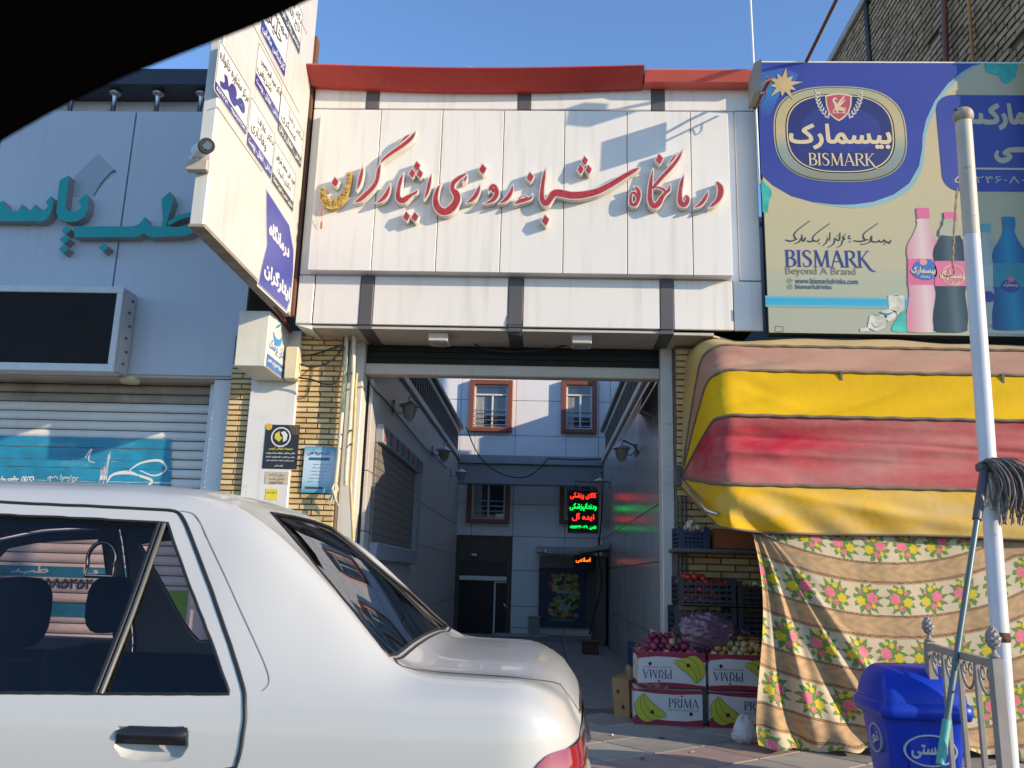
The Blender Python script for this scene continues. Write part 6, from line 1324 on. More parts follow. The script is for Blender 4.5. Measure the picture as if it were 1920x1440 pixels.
# purple net sack
sk = thing('onion_sack', 'crumpled purple plastic sack lying on the onion cartons', 'sack', (bfx + .75 * wL, 6.25, OZ + .08))
c = np.array([W(1322, 1208, Y=6.15)[0], 6.16, OZ + .15]); R = []
for i in range(41):
    a = math.pi * i / 40; row = []
    for j in range(72):
        b = 2 * math.pi * j / 71; d = np.array([math.sin(a) * math.cos(b), math.sin(a) * math.sin(b), math.cos(a)])
        jb = b
        w_ = 1 + .05 * math.sin(5 * jb + 3 * a) + .035 * math.sin(11 * jb + 6 * math.sin(4 * a)) + .03 * math.sin(17 * a + 5 * math.sin(2 * jb)) + .02 * math.sin(23 * jb - 9 * a)
        row.append(tuple(c + d * w_ * np.array([.205, .15, .135])))
    row[-1] = row[0]; R.append(row)
MB().grid(R, True).obj('sack_body', mat('purple_film', (.17, .085, .12), .22, var=.35, vs=9, bump=.012, bs=16, spec=.8), sk)
R2 = [[(c[0] + .20 + i * .02, c[1] - .05 + .02 * math.sin(i + j), c[2] - .02 + j * .015 + .01 * math.sin(i * 2)) for j in range(4)] for i in range(6)]
MB().grid(R2).obj('sack_neck', bpy.data.materials['purple_film'], sk)
# papers, small blue crate, brown carton, stone, rag
pc = W(1222, 1215, Y=6.3)
tag(MB().hexa([(pc[0] - .03, 6.34, OZ + .04), (pc[0] + .05, 6.36, OZ + .02), (pc[0] + .05, 6.362, OZ + .02), (pc[0] - .03, 6.342, OZ + .04), (pc[0] + .0, 6.34, OZ + .15), (pc[0] + .07, 6.36, OZ + .10), (pc[0] + .07, 6.362, OZ + .10), (pc[0] + .0, 6.342, OZ + .15)]).obj('price_card', M_cb), 'white folded price card standing behind the red onions', 'card')
tag(MB().hexa([(pc[0] + .05, 6.33, OZ + .02), (pc[0] + .14, 6.35, OZ + .02), (pc[0] + .14, 6.352, OZ + .02), (pc[0] + .05, 6.332, OZ + .02), (pc[0] + .06, 6.33, OZ + .10), (pc[0] + .15, 6.35, OZ + .08), (pc[0] + .15, 6.352, OZ + .08), (pc[0] + .06, 6.332, OZ + .10)]).obj('price_card', mat('card_blue', (.25, .38, .5), .6)), 'pale blue card leaning behind the red onions', 'card')
bc0, bc1 = W(1149, 1265, Y=6.35), W(1180, 1335, Y=6.15)
bcx = thing('brown_carton', 'plain brown cardboard box on the ground left of the banana cartons', 'box', (bc0[0], 6.15, GZ))
MB().hexa([(bc0[0] + .01, 6.33, GZ), (bc0[0] + .11, 6.26, GZ), (bc0[0] + .22, 6.5, GZ), (bc0[0] + .12, 6.58, GZ), (bc0[0] - .01, 6.33, GZ + .26), (bc0[0] + .10, 6.26, GZ + .25), (bc0[0] + .22, 6.5, GZ + .25), (bc0[0] + .12, 6.58, GZ + .27)]).obj('carton', mat('kraft_brown', (.36, .20, .08), .8, var=.12, vs=8, bump=.001, bs=40), bcx)
frb = Frame((bc0[0] + .0, 6.33, GZ), np.array([.838, -.545, 0]), (0, 0, 1))
for a, b in ((.04, .17), (.08, .07)): slab(MB(), [circ(a, b, .010, .014, n=10)], frb, .004, .006).obj('vent_hole', bpy.data.materials['hole_dark'], bcx)
# crates inside the stall
M_crd = mat('crate_black', (.018, .02, .024), .5, var=.1); M_crb = mat('crate_blue', (.01, .028, .07), .5, var=.1)
def crate(label, x0, x1, y0, y1, z, h, m, grp='plastic crates in the fruit stall'):
    t = thing('plastic_crate', label, 'crate', ((x0 + x1) / 2, (y0 + y1) / 2, z), grp)
    n = 7
    b = MB().box(x0, x1, y0, y1, z, z + .012); b.obj('crate_base', m, t)
    for k in range(4):
        zz_ = z + .02 + k * (h - .02) / 4; s_ = MB()
        s_.box(x0, x1, y0, y0 + .01, zz_, zz_ + (h - .02) / 4 * .55).box(x0, x1, y1 - .01, y1, zz_, zz_ + (h - .02) / 4 * .55).box(x0, x0 + .01, y0 + .01, y1 - .01, zz_, zz_ + (h - .02) / 4 * .55).box(x1 - .01, x1, y0 + .01, y1 - .01, zz_, zz_ + (h - .02) / 4 * .55); s_.obj('crate_rail', m, t)
    for i in range(n + 1):
        x = x0 + (x1 - x0 - .012) * i / n; MB().box(x, x + .012, y0 - .002, y0 + .004, z, z + h).obj('crate_rib', m, t)
    for (x, y) in ((x0 - .004, y0 - .004), (x1 - .03, y0 - .004), (x0 - .004, y1 - .03), (x1 - .03, y1 - .03)): MB().box(x, x + .034, y, y + .034, z, z + h + .02).obj('corner_post', m, t)
    return t
def xz(x, y, Y): return XZ(x, y, Y)
a = xz(1270, 1133, 6.2); b = xz(1372, 1085, 6.2); zc1 = a[1]
crate('black crate of tomatoes on top of the stack by the brick pier', a[0], b[0], 6.1, 6.44, zc1, .17, M_crd)
heap(tom, 'tomato', 'ripe red tomato in the upper black crate', 'tomato', 'tomatoes in the upper crate', a[0] + .02, b[0] - .02, 6.12, 6.42, zc1 + .15, .1, 55, .95)
heap(tom, 'tomato', 'ripe red tomato in the upper black crate', 'tomato', 'tomatoes in the upper crate', a[0] + .015, b[0] - .015, 6.115, 6.16, zc1 + .05, .1, 9, .95); heap(tom, 'tomato', 'ripe red tomato in the upper black crate', 'tomato', 'tomatoes in the upper crate', a[0] + .015, b[0] - .015, 6.115, 6.16, zc1 + .10, .1, 9, .95)
crate('black crate of tomatoes under the topmost tomato crate', a[0] - .03, b[0], 6.1, 6.44, zc1 - .20, .17, M_crd)
heap(tom, 'tomato', 'ripe red tomato in the lower black crate', 'tomato', 'tomatoes in the lower crate', a[0] - .01, b[0] - .015, 6.115, 6.17, zc1 - .15, .1, 9, .95); heap(tom, 'tomato', 'ripe red tomato in the lower black crate', 'tomato', 'tomatoes in the lower crate', a[0] - .01, b[0] - .015, 6.115, 6.17, zc1 - .09, .1, 9, .95)
crate('black crate at the bottom of the tomato stack', a[0] - .03, b[0], 6.1, 6.44, zc1 - .40, .17, M_crd)
tag(MB().bbox(a[0] - .05, a[0] + .9, 6.08, 6.46, GZ, zc1 - .41, .01).obj('crate_table', M_trim), 'dark low table carrying the stacked crates in the stall', 'table')
crate('black crate of pale potatoes right of the tomato crates', b[0] + .02, b[0] + .42, 6.1, 6.44, zc1 + .0, .15, M_crd)
heap(on_y, 'yellow_onion', 'pale onion in the black crate right of the tomatoes', 'onion', 'onions in the upper right crate', b[0] + .04, b[0] + .40, 6.12, 6.42, zc1 + .14, .1, 30, .9)
crate('dark crate under the pale onions right of the tomatoes', b[0] + .02, b[0] + .42, 6.1, 6.44, zc1 - .19, .16, M_crd)
a = xz(1262, 1030, 6.25); b = xz(1400, 1024, 6.25)
sh2 = thing('shelf', 'dark shelf under the awning carrying the garlic crate', 'shelf', (a[0], 6.3, a[1])); MB().bbox(a[0], 2.3, 6.1, 6.48, a[1] - .02, a[1] + .005, .004).obj('board', M_trim, sh2)
for x in (a[0] + .02, 2.2): MB().box(x, x + .03, 6.42, 6.46, GZ, a[1] - .02).obj('post', M_trim, sh2)
e = xz(1272, 1028, 6.15); f = xz(1328, 1000, 6.15)
crate('blue crate of garlic on the shelf below the awning', e[0], f[0], 6.12, 6.42, a[1] + .006, .13, M_crb)
heap(gar, 'garlic_bulb', 'white garlic bulb heaped in the blue crate on the shelf', 'garlic', 'garlic bulbs in the blue crate', e[0] + .02, f[0] - .01, 6.13, 6.40, a[1] + .12, .1, 26, .95)
tag(MB().bbox(f[0] + .03, f[0] + .62, 6.15, 6.42, a[1] + .006, a[1] + .15, .008).obj('orange_carton', mat('carton_orange', (.30, .09, .03), .7, var=.15)), 'dull orange carton on the shelf beside the garlic crate', 'box')
e = xz(1188, 1225, 6.4); f = xz(1225, 1250, 6.4)
crate('small blue crate behind the left end of the red onions', bfx + .02, bfx + .25, 6.46 - .03, 6.62, OZ - .12, .14, M_crb)
tag(MB().bbox(bfx + .0, bfx + .30, 6.43, 6.64, GZ, OZ - .13, .01).obj('support_box', M_cin), 'brown box standing behind the banana cartons under the blue crate', 'box')
cc_ = W(1392, 1395, Z=GZ); R = []
random.seed(2)
for i in range(9):
    a = math.pi * i / 8; R.append([(cc_[0] + .01 + .065 * math.sin(a) * math.cos(b) * (1 + .18 * math.sin(3 * b + i)), cc_[1] + .06 * math.sin(a) * math.sin(b), GZ + .055 - .10 * math.cos(a) * (1 if math.cos(a) > 0 else .55) * -1 * (1 + .15 * math.cos(2 * b)) + .0) for b in [2 * math.pi * j / 12 for j in range(13)]])
tag(MB().grid(R, False).obj('white_stone', mat('stone_white', (.55, .52, .50), .8, var=.12, vs=12, bump=.004, bs=25, dust=(.35, .2, .14), dlo=.55, dhi=.7, dscale=9)), 'rough white stone weighing down the corner of the flowered cloth', 'stone')
# ================================================================== blue bin
bn = thing('litter_bin', 'blue plastic litter bin with domed lid and an oval embossed badge', 'bin', (1.75, 4.2, GZ))
M_bin = mat('bin_blue', (.003, .035, .42), .36, var=.08, vs=5, bump=.0003, bs=60, spec=.35)
bxl, bxr = W(1627, 1320, Y=4.1)[0], W(1792, 1320, Y=4.1)[0]; bcx_ = (bxl + bxr) / 2 + .085; bw_ = (bxr - bxl) / 2 * .95; by = 4.32
zrim = W(1700, 1335, Y=4.08)[2]; zpk = W(1700, 1245, Y=4.3)[2]
def rr_ring(hx, hy, z, r=.05, n=5): return [(bcx_ + a, by + b, z) for a, b in rrect(-hx, -hy, hx, hy, r, n)]
def shell(rings): return [r_ + [r_[0]] for r_ in rings]
hyb = .19
MB().grid(shell([rr_ring(bw_ * .78, hyb * .78, GZ + .02), rr_ring(bw_ * .80, hyb * .8, GZ + .05), rr_ring(bw_ * .97, hyb * .97, zrim - .04), rr_ring(bw_ * .98, hyb * .98, zrim - .02)])).obj('bin_body', M_bin, bn)
MB().grid(shell([rr_ring(bw_ * .98, hyb * .98, zrim - .035), rr_ring(bw_ * 1.08, hyb * 1.08, zrim - .04), rr_ring(bw_ * 1.12, hyb * 1.12, zrim - .015), rr_ring(bw_ * 1.12, hyb * 1.12, zrim + .015), rr_ring(bw_ * 1.06, hyb * 1.05, zrim + .03)])).obj('lid_rim', M_bin, bn)
R = []
for i in range(13):
    s_ = i / 12; hz = zrim + .03 + (zpk - zrim - .03) * math.sin(s_ * math.pi / 2) ** .8; R.append(rr_ring(bw_ * (1.04 - .38 * s_ ** 1.4), hyb * (1.03 - .95 * s_ ** 1.3), hz, .045 * (1 - s_) + .005))
MB().grid(shell(R)).obj('domed_lid', M_bin, bn)
dl = []
for i in range(15):
    a = math.pi * i / 14; dl.append((bcx_ - .02 - .12 * math.cos(a), by - hyb * 1.02 + .018 * math.sin(a), zrim + .028 + .135 * math.sin(a)))
frn = Frame((bcx_, by - hyb * .90, GZ), (1, 0, 0), (0, 0, 1)); sil = mat('embossed_silver', (.45, .47, .5), .4, metal=.2)
zc_ = W(1730, 1408, Y=4.13)[2] - GZ
bg_ = slab(MB(), ring(circ(0.0, zc_, .118, .068, n=40), circ(.0, zc_, .110, .061, n=40)), frn, .0, .012).obj('badge_ring', sil, bn)
write(MB(), 'شستی', frn, (-.085, zc_ - .035, .075, zc_ + .038), 0, .010, bold=.03).obj('lettering', sil, bn)
frd = Frame((bcx_ - bw_ * .905, by, GZ), (0, -1, 0), (0, 0, 1))
slab(MB(), ring(circ(0, zc_ + .02, .075, .065, n=30), circ(0, zc_ + .02, .068, .058, n=30)), frd, 0, .010).obj('badge_ring', sil, bn)
write(MB(), 'نو', frd, (-.04, zc_ - .01, .035, zc_ + .05), 0, .009, bold=.03).obj('lettering', sil, bn)
for k in range(2): MB().bbox(bcx_ - bw_ * .5 + k * bw_ * .7, bcx_ - bw_ * .5 + k * bw_ * .7 + .09, by - hyb * .93, by - hyb * .88, GZ + .08, zrim - .06, .01).obj('body_rib', M_bin, bn)
# ================================================================== pole, mop, fence
pl = thing('white_pole', 'white painted steel pole with ball cap, rusty weld and torn tape at the kerb', 'pole', (2.0, 4.0, RZ))
ptop, pb = W(1806, 222, Y=4.0), W(1893, 1445, Y=4.0); d = (ptop - pb); pbase = pb - d * ((pb[2] - RZ) / d[2])
M_pole = mat('pole_white', (.62, .62, .64), .4, var=.05, vs=6, dust=(.24, .20, .16), dlo=.68, dhi=.78, dscale=9); M_pold = mat('pole_dirty', (.50, .45, .36), .5, var=.1, vs=5, dust=(.25, .12, .05), dlo=.6, dhi=.75, dscale=12)
def pp(t): return tuple(pbase + (ptop - pbase) * t)
MB().tube([pp(0), pp(.82)], .038, 20).obj('shaft', M_pole, pl); MB().tube([pp(.82), pp(1.0)], .038, 20).obj('upper_shaft', M_pold, pl)
MB().tube([pp(.818), pp(.8205)], .0395, 20).obj('joint_ring', M_pold, pl); MB().tube([pp(.843), pp(.8455)], .039, 20).obj('joint_ring', M_pold, pl)
MB().ball(tuple(np.array(pp(1.0)) + [0, 0, .01]), .050, 16, 12).obj('ball_cap', mat('rust_ball', (.34, .27, .20), .6, var=.5, vs=14, bump=.003, bs=40), pl)
rz = W(1884, 1195, Y=4.0); t0 = (rz[2] - pbase[2]) / (ptop[2] - pbase[2]); MB().tube([pp(t0 - .006), pp(t0 - .003), pp(t0 + .003), pp(t0 + .006)], [.039, .043, .042, .039], 18).obj('rusty_weld', mat('weld_rust', (.09, .04, .02), .9, var=.4, vs=40, bump=.006, bs=60), pl)
rp = W(1793, 205, Y=3.98); MB().lathe([(.010, -.004), (.014, 0), (.010, .004), (.006, 0), (.010, -.004)], tuple(rp), 10).obj('ring', M_trim, pl)
ch = cr([tuple(W(x, y, Y=3.97)) for x, y in ((1795, 352), (1791, 400), (1788, 450), (1786, 490), (1789, 514), (1770, 518))], 8)
m = MB()
for k in range(2): m.tube([tuple(np.array(p) + [.004 * math.sin(i * .9 + k * 3.1), .004 * math.cos(i * .9 + k * 3.1), 0]) for i, p in enumerate(ch)], .0028, 5)
tag(m.obj('twisted_cord', mat('straw_cord', (.35, .25, .12), .8, var=.3, vs=30)), 'twisted straw coloured cord hanging down beside the white pole', 'cord')
tpe = MB()
random.seed(14)
for k in range(6):
    x, y = 1858 + random.uniform(-14, 10), 905 + random.uniform(-8, 15); pts = [tuple(W(x + random.uniform(-4, 4) * j, y + j * 16, Y=3.955)) for j in range(4)]; tpe.tube(cr(pts, 3), [.004] * (len(cr(pts, 3))), 4)
tag(tpe.obj('torn_tape', mat('tape_cream', (.60, .54, .36), .6, var=.15)), 'torn cream tape strips hanging around the white pole under the mop', 'tape', kind='stuff')
mo = thing('mop', 'grey string mop propped upside down against the white pole', 'mop', (1.85, 3.95, .3))
h0, h1 = W(1766, 1415, Y=3.6), W(1846, 880, Y=3.93); hd = h1 - h0
def hp(t): return tuple(h0 + hd * t)
MB().tube([hp(.1), hp(.80)], .0125, 10).obj('handle', mat('handle_grey_green', (.09, .15, .16), .35, var=.1), mo)
MB().tube([hp(.80), hp(1.0)], .020, 10).obj('socket', M_trim, mo); MB().tube([hp(-.03), hp(.105)], .017, 10).obj('grip', mat('grip_turquoise', (.08, .36, .33), .45), mo)
MB().bbox(h1[0] - .03, h1[0] + .06, h1[1] - .02, h1[1] + .03, h1[2] - .01, h1[2] + .03, .008).obj('head_clamp', M_trim, mo)
m = MB(); random.seed(31)
for k in range(110):
    a0 = random.uniform(-.02, .055); ex_ = random.uniform(.03, .17); ey_ = random.uniform(-.10, .05); dr_ = random.uniform(.14, .25)
    p = [(h1[0] + a0, h1[1] + random.uniform(-.02, .02), h1[2] + .03), (h1[0] + a0 + ex_ * .4, h1[1] - .02 + ey_ * .4, h1[2] + .035 + random.uniform(-.01, .012)), (h1[0] + a0 + ex_ * .85, h1[1] - .03 + ey_ * .9, h1[2] - .03 - random.random() * .03), (h1[0] + a0 + ex_, h1[1] - .03 + ey_, h1[2] - dr_ * .6), (h1[0] + a0 + ex_ * .95 + random.uniform(-.02, .02), h1[1] - .02 + ey_, h1[2] - dr_)]
    m.tube(cr(p, 3), .0032, 4)
tag(m.obj('strings', mat('mop_grey', (.17, .155, .14), .95, var=.35, vs=30), mo), kind='stuff')
fe = thing('iron_fence', 'short grey white iron railing with scrolls and pinecone finials in front of the bin', 'fence', (1.9, 3.9, RZ))
M_fe = mat('fence_paint', (.27, .25, .23), .5, var=.1, vs=10, dust=(.25, .18, .12), dlo=.55, dhi=.8, dscale=7)
fA, fB = W(1743, 1213, Y=4.2), W(1866, 1244, Y=3.31)
zA = W(1741, 1213, Y=4.2)[2]; zB_ = fB[2]; zA = zB_ = (zA + zB_) / 2
def fp_(s_, z): return np.array([fA[0] + (fB[0] - fA[0]) * s_, fA[1] + (fB[1] - fA[1]) * s_, z])
def bar(p, q, r, name): 
    p, q = np.array(p), np.array(q); m_ = MB()
    if abs(p[2] - q[2]) > abs(p[0] - q[0]) + abs(p[1] - q[1]):
        m_.bbox(p[0] - r, p[0] + r, p[1] - r, p[1] + r, min(p[2], q[2]), max(p[2], q[2]), .002)
    else:
        m_.tube([tuple(p), tuple(q)], r * 1.2, 4, smooth=False)
    return m_.obj(name, M_fe, fe)
for s_ in (0, 1): bar(fp_(s_, RZ), fp_(s_, zA + .02), .020 if s_ < 1.5 else .018, 'post')
for sa, sb_ in ((0, 1),):
    bar(fp_(sa, zA), fp_(sb_, zA), .017, 'top_rail'); bar(fp_(sa, .05), fp_(sb_, .05), .014, 'bottom_rail')
    n = 4
    for k in range(1, n): bar(fp_(sa + (sb_ - sa) * k / n, .05), fp_(sa + (sb_ - sa) * k / n, zA - .01), .0095, 'picket')
    for k in range(n):
        a = sa + (sb_ - sa) * (k + .12) / n; b = sa + (sb_ - sa) * (k + .88) / n; q_ = []
        for i in range(13):
            t = math.pi * i / 12; c = (1 - math.cos(t)) / 2; q_.append(tuple(fp_(a + (b - a) * c, zA - .035 - .085 * math.sin(t))))
        for (cs, sg_) in ((.30, 1), (.70, -1)):
            pass
        MB().tube(q_, .0055, 6).obj('scroll', M_fe, fe)
        for cs in (.28, .72):
            c = fp_(a + (b - a) * cs, zA - .045); MB().tube([tuple(c + (fp_(1, 0) - fp_(0, 0)) / np.linalg.norm(fp_(1, 0) - fp_(0, 0)) * .022 * math.cos(t) + np.array([0, 0, .022 * math.sin(t)])) for t in np.linspace(0, 5.4, 14)], .0045, 5).obj('scroll', M_fe, fe)
for s_ in (0, 1):
    p = fp_(s_, zA + .02); R = []
    pr = [(.012, 0), (.020, .008), (.008, .02), (.006, .03), (.016, .04), (.024, .056), (.026, .074), (.020, .094), (.010, .110), (.0, .118)]
    f = MB(); n = 14; vs_ = []
    Rg = []
    for i in range(25):
        t = i / 24 * (len(pr) - 1); i0 = min(int(t), len(pr) - 2); ff = t - i0; r_ = pr[i0][0] * (1 - ff) + pr[i0 + 1][0] * ff; z_ = pr[i0][1] * (1 - ff) + pr[i0 + 1][1] * ff
        Rg.append([(p[0] + r_ * (1 + (.16 * math.sin(7 * a + i * 1.9) if z_ > .035 else 0)) * math.cos(a), p[1] + r_ * (1 + (.16 * math.sin(7 * a + i * 1.9) if z_ > .035 else 0)) * math.sin(a), p[2] + z_) for a in [2 * math.pi * j / n for j in range(n + 1)]])
    f.grid(Rg, False).obj('finial', M_fe, fe)
# antenna mast behind the roofs
tag(MB().tube([(3.55, 13.5, 7.6), (3.5, 13.5, 12.5)], .02, 6).obj('antenna_mast', M_white), 'thin white antenna mast beside the tall brick building', 'antenna')
tag(MB().tube([(-5.1, 8.5, 4.4), (-5.05, 8.5, 7.4)], .012, 6).obj('antenna_mast', M_conc), 'thin antenna rod above the dark roof band of the left shop', 'antenna')
# ================================================================== the white sedan in front
CYc = 2.93; CX0, CX1 = -4.25, .078
M_paint = mat('car_white_paint', (.47, .48, .465), .28, var=0, coat=.6, spec=.5)
M_rub = mat('car_rubber', (.012, .012, .014), .5, var=0); M_glz = glass('car_glass_tinted', (.80, .68, .65)); M_glr = glass('car_rear_glass', (.55, .53, .50), .95, ior=2.7)
M_int = mat('car_interior', (.02, .021, .026), .8, var=.1); M_seat = mat('car_seat', (.016, .018, .026), .85, var=.15, vs=20)
M_tail = mat('tail_lamp_red', (.26, .004, .010), .08, var=.1, vs=20, coat=1.0); M_chr = mat('chrome', (.7, .7, .72), .12, metal=1, var=0)
def ip(x, T): 
    xs, ys = zip(*T); return np.interp(x, xs, ys)
T_zt = [(-4.25, .50), (-4.0, .56), (-3.4, .68), (-3.05, .735), (-2.9, .80), (-2.4, 1.165), (-2.1, 1.235), (-1.7, 1.252), (-1.2, 1.25), (-1.02, 1.24), (-.92, 1.222), (-.84, 1.19), (-.72, 1.10), (-.55, .955), (-.44, .855), (-.385, .80), (-.34, .775), (-.25, .770), (-.05, .767), (.11, .757)]
T_zr = [(-4.25, .49), (-4.0, .55), (-3.4, .66), (-3.05, .705), (-2.9, .75), (-2.4, 1.10), (-2.1, 1.165), (-1.7, 1.185), (-1.2, 1.185), (-1.0, 1.18), (-.88, 1.168), (-.78, 1.14), (-.68, 1.075), (-.537, .945), (-.44, .85), (-.384, .795), (-.33, .762), (-.25, .756), (-.05, .752), (.11, .742)]
T_ar = [(-4.25, .70), (-3.05, .72), (-2.4, .62), (-1.9, .60), (-.9, .60), (-.6, .64), (-.384, .70), (-.2, .715), (.11, .71)]
def Mcar(X, s):
    "car skin: X along the car, s 0..9 from sill over the shoulder to the roof centre, 9..18 down the other side"
    X = np.asarray(X, float) + 0 * np.asarray(s, float); s = np.asarray(s, float) + 0 * X
    sd = np.where(s > 9, -1.0, 1.0); s1 = np.where(s > 9, 18 - s, s)
    sm = lambda T: (ip(X - .04, T) + ip(X, T) * 2 + ip(X + .04, T)) / 4
    zt, zr, ar = sm(T_zt), sm(T_zr), sm(T_ar)
    cab = np.clip((zr - .78) / .25, 0, 1)
    zb = .70 + 0 * X
    A = [.79 + 0 * X, .845 + 0 * X, .862 + 0 * X, .862 + 0 * X, .855 + 0 * X, .845 - .0 * cab, .5 * (.84 + ar), ar, ar - .12, .32 + 0 * X, 0 * X]
    Z = [-.03 + 0 * X, .10 + 0 * X, .33 + 0 * X, .55 + 0 * X, np.minimum(.655, zr - .05), np.minimum(.705, zr - .018), .5 * (np.minimum(.72, zr - .01) + zr), zr, zt - .022, zt, zt]
    # quadratic b-spline through control rows 0..10 ; s runs 0..9
    A = np.stack(A); Z = np.stack(Z); i = np.clip(np.floor(s1), 0, 8).astype(int); t = s1 - i
    w0, w1, w2 = .5 * (1 - t) ** 2, .5 + t * (1 - t), .5 * t * t
    g = lambda C, k: np.take_along_axis(C, (i + k)[None], 0)[0]
    a = w0 * g(A, 0) + w1 * g(A, 1) + w2 * g(A, 2); z = w0 * g(Z, 0) + w1 * g(Z, 1) + w2 * g(Z, 2)
    a = np.where((i == 8), a * (1 - t) + t * a * (1 - t), a)
    # rounded tail and nose
    for xe, r, d in ((CX1, .16, 1), (CX0, .35, -1)):
        q = np.clip(((X - xe) * d + r) / r, 0, 1); k = 1 - np.sqrt(np.maximum(0, 1 - q * q)); a = a * (1 - .15 * k); z = np.where(z > .40, .40 + (z - .40) * (1 - .34 * k), z)
    bul = .048 * (1 - (a / .86) ** 2)
    Xo = X + bul * np.clip((X + .45) / .45, 0, 1) - .12 * (1 - (a / .86) ** 2) * np.clip((-3.6 - X) / .6, 0, 1)
    return np.stack([Xo, CYc - sd * a, z], -1)
def project(P):
    v = P - CP; f = v @ CF; return np.stack([960 + FPX * (v @ CR) / f, 720 - FPX * (v @ CU) / f], -1)
_gx, _gs = np.meshgrid(np.linspace(-1.75, CX1, 700), np.linspace(2, 9, 600), indexing='ij'); _gp = project(Mcar(_gx, _gs))
_gx2, _gs2 = np.meshgrid(np.linspace(-1.3, CX1, 500), np.linspace(9, 13.5, 500), indexing='ij'); _gp2 = project(Mcar(_gx2, _gs2))
def D_(px, py, far=False, smin=2, smax=18):
    G, X_, S_ = (_gp2, _gx2, _gs2) if far else (_gp, _gx, _gs)
    d = (G[..., 0] - px) ** 2 + (G[..., 1] - py) ** 2 + 1e6 * ((S_ < smin) | (S_ > smax)); k = np.unravel_index(np.argmin(d), d.shape); return float(X_[k]), float(S_[k])
SC = .12      # one unit of s is about this many metres; used to keep outlines even
def dom(pts): return np.array([(x, s * SC) for x, s in pts])
def skin(name, outer, holes, m, parent, off=0.0, step=.03, thick=0, mirror=False):
    cont = [ccw(outer)] + [ccw(h)[::-1] for h in holes]
    allp = np.concatenate([np.array(c) for c in cont]); lo, hi = allp.min(0), allp.max(0)
    nx, ny = int((hi[0] - lo[0]) / step) + 2, int((hi[1] - lo[1]) / (step * .7)) + 2
    gx, gy = np.meshgrid(np.linspace(lo[0], hi[0], nx), np.linspace(lo[1], hi[1], ny)); ex_ = np.stack([gx.ravel(), gy.ravel()], 1)
    # keep grid points away from outlines
    keep = np.ones(len(ex_), bool)
    for c in cont:
        c = np.array(c); n_ = np.roll(c, -1, 0)
        for a, b in zip(c, n_):
            d = b - a; t = np.clip(((ex_ - a) @ d) / max(d @ d, 1e-12), 0, 1); keep &= np.linalg.norm(ex_ - a - t[:, None] * d, axis=1) > step * .3
    V, F = fill(cont, ex_[keep]); X = V[:, 0]; s = V[:, 1] / SC
    if mirror: s = 18 - s
    P = Mcar(X, s); e = 1e-3
    dX = Mcar(X + e, s) - Mcar(X - e, s); dS = Mcar(X, s + e) - Mcar(X, s - e); N = np.cross(dX, dS); N /= np.maximum(np.linalg.norm(N, axis=1, keepdims=True), 1e-12)
    ce = np.array([X.mean() * 0 + 1, 0, 0]); out = P - np.array([0, CYc, .4]); out[:, 0] = 0; sg = np.sign((N * out).sum(1)); sg[sg == 0] = 1; N *= np.median(sg) if False else sg[:, None]
    P = P + N * off
    mb = MB(); F2 = []
    for f in F:
        n_ = np.cross(P[f[1]] - P[f[0]], P[f[2]] - P[f[0]]); F2.append(f if n_ @ N[f[0]] > 0 else f[::-1])
    mb.add(P, F2, True)
    if thick:      # turned-in edge
        ed = {}
        for f in F2:
            for i in range(3): ed[(f[i], f[(i + 1) % 3])] = 1
        P2 = P - N * thick; mb.add(np.concatenate([P, P2]), [(a, a + len(P), b + len(P), b) for (a, b) in ed if (b, a) not in ed], False)
    return mb.obj(name, m, parent)
def inset(c, d):
    c = np.array(ccw(c)); a = c - np.roll(c, 1, 0); b = np.roll(c, -1, 0) - c
    a /= np.maximum(np.linalg.norm(a, axis=1, keepdims=True), 1e-9); b /= np.maximum(np.linalg.norm(b, axis=1, keepdims=True), 1e-9); t = a + b; t /= np.maximum(np.linalg.norm(t, axis=1, keepdims=True), 1e-9)
    return c + np.stack([-t[:, 1], t[:, 0]], 1) * d
def dens(pts, st=.04):
    out = []; P = [np.array(p, float) for p in pts]; n = len(P)
    for i in range(n):
        a, b = P[i], P[(i + 1) % n]; k = max(1, int(np.linalg.norm(b - a) / st)); out += [a + (b - a) * j / k for j in range(k)]
    return np.array(out)
def edge_tube(pts, r, m, name, parent, off=0, closed=False, n=6, mirror=False):
    pts = list(pts) + ([pts[0]] if closed else []); P = np.array(pts); s = P[:, 1] / SC; s = 18 - s if mirror else s
    Q_ = Mcar(P[:, 0], s); o = np.array([0, CYc, .5]); 
    return MB().tube([tuple(q) for q in Q_], r, n).obj(name, m, parent)
car = thing('parked_car', 'white four door sedan parked along the kerb with tinted windows', 'car', (-2, CYc, RZ))
def pxd(p, st=18):
    o = []
    for a, b in zip(p[:-1], p[1:]):
        k = max(1, int(math.hypot(b[0] - a[0], b[1] - a[1]) / st)); o += [(a[0] + (b[0] - a[0]) * j / k, a[1] + (b[1] - a[1]) * j / k) for j in range(k)]
    return o + [p[-1]]
D1 = lambda *p: dom([D_(*q) for q in pxd(p)])
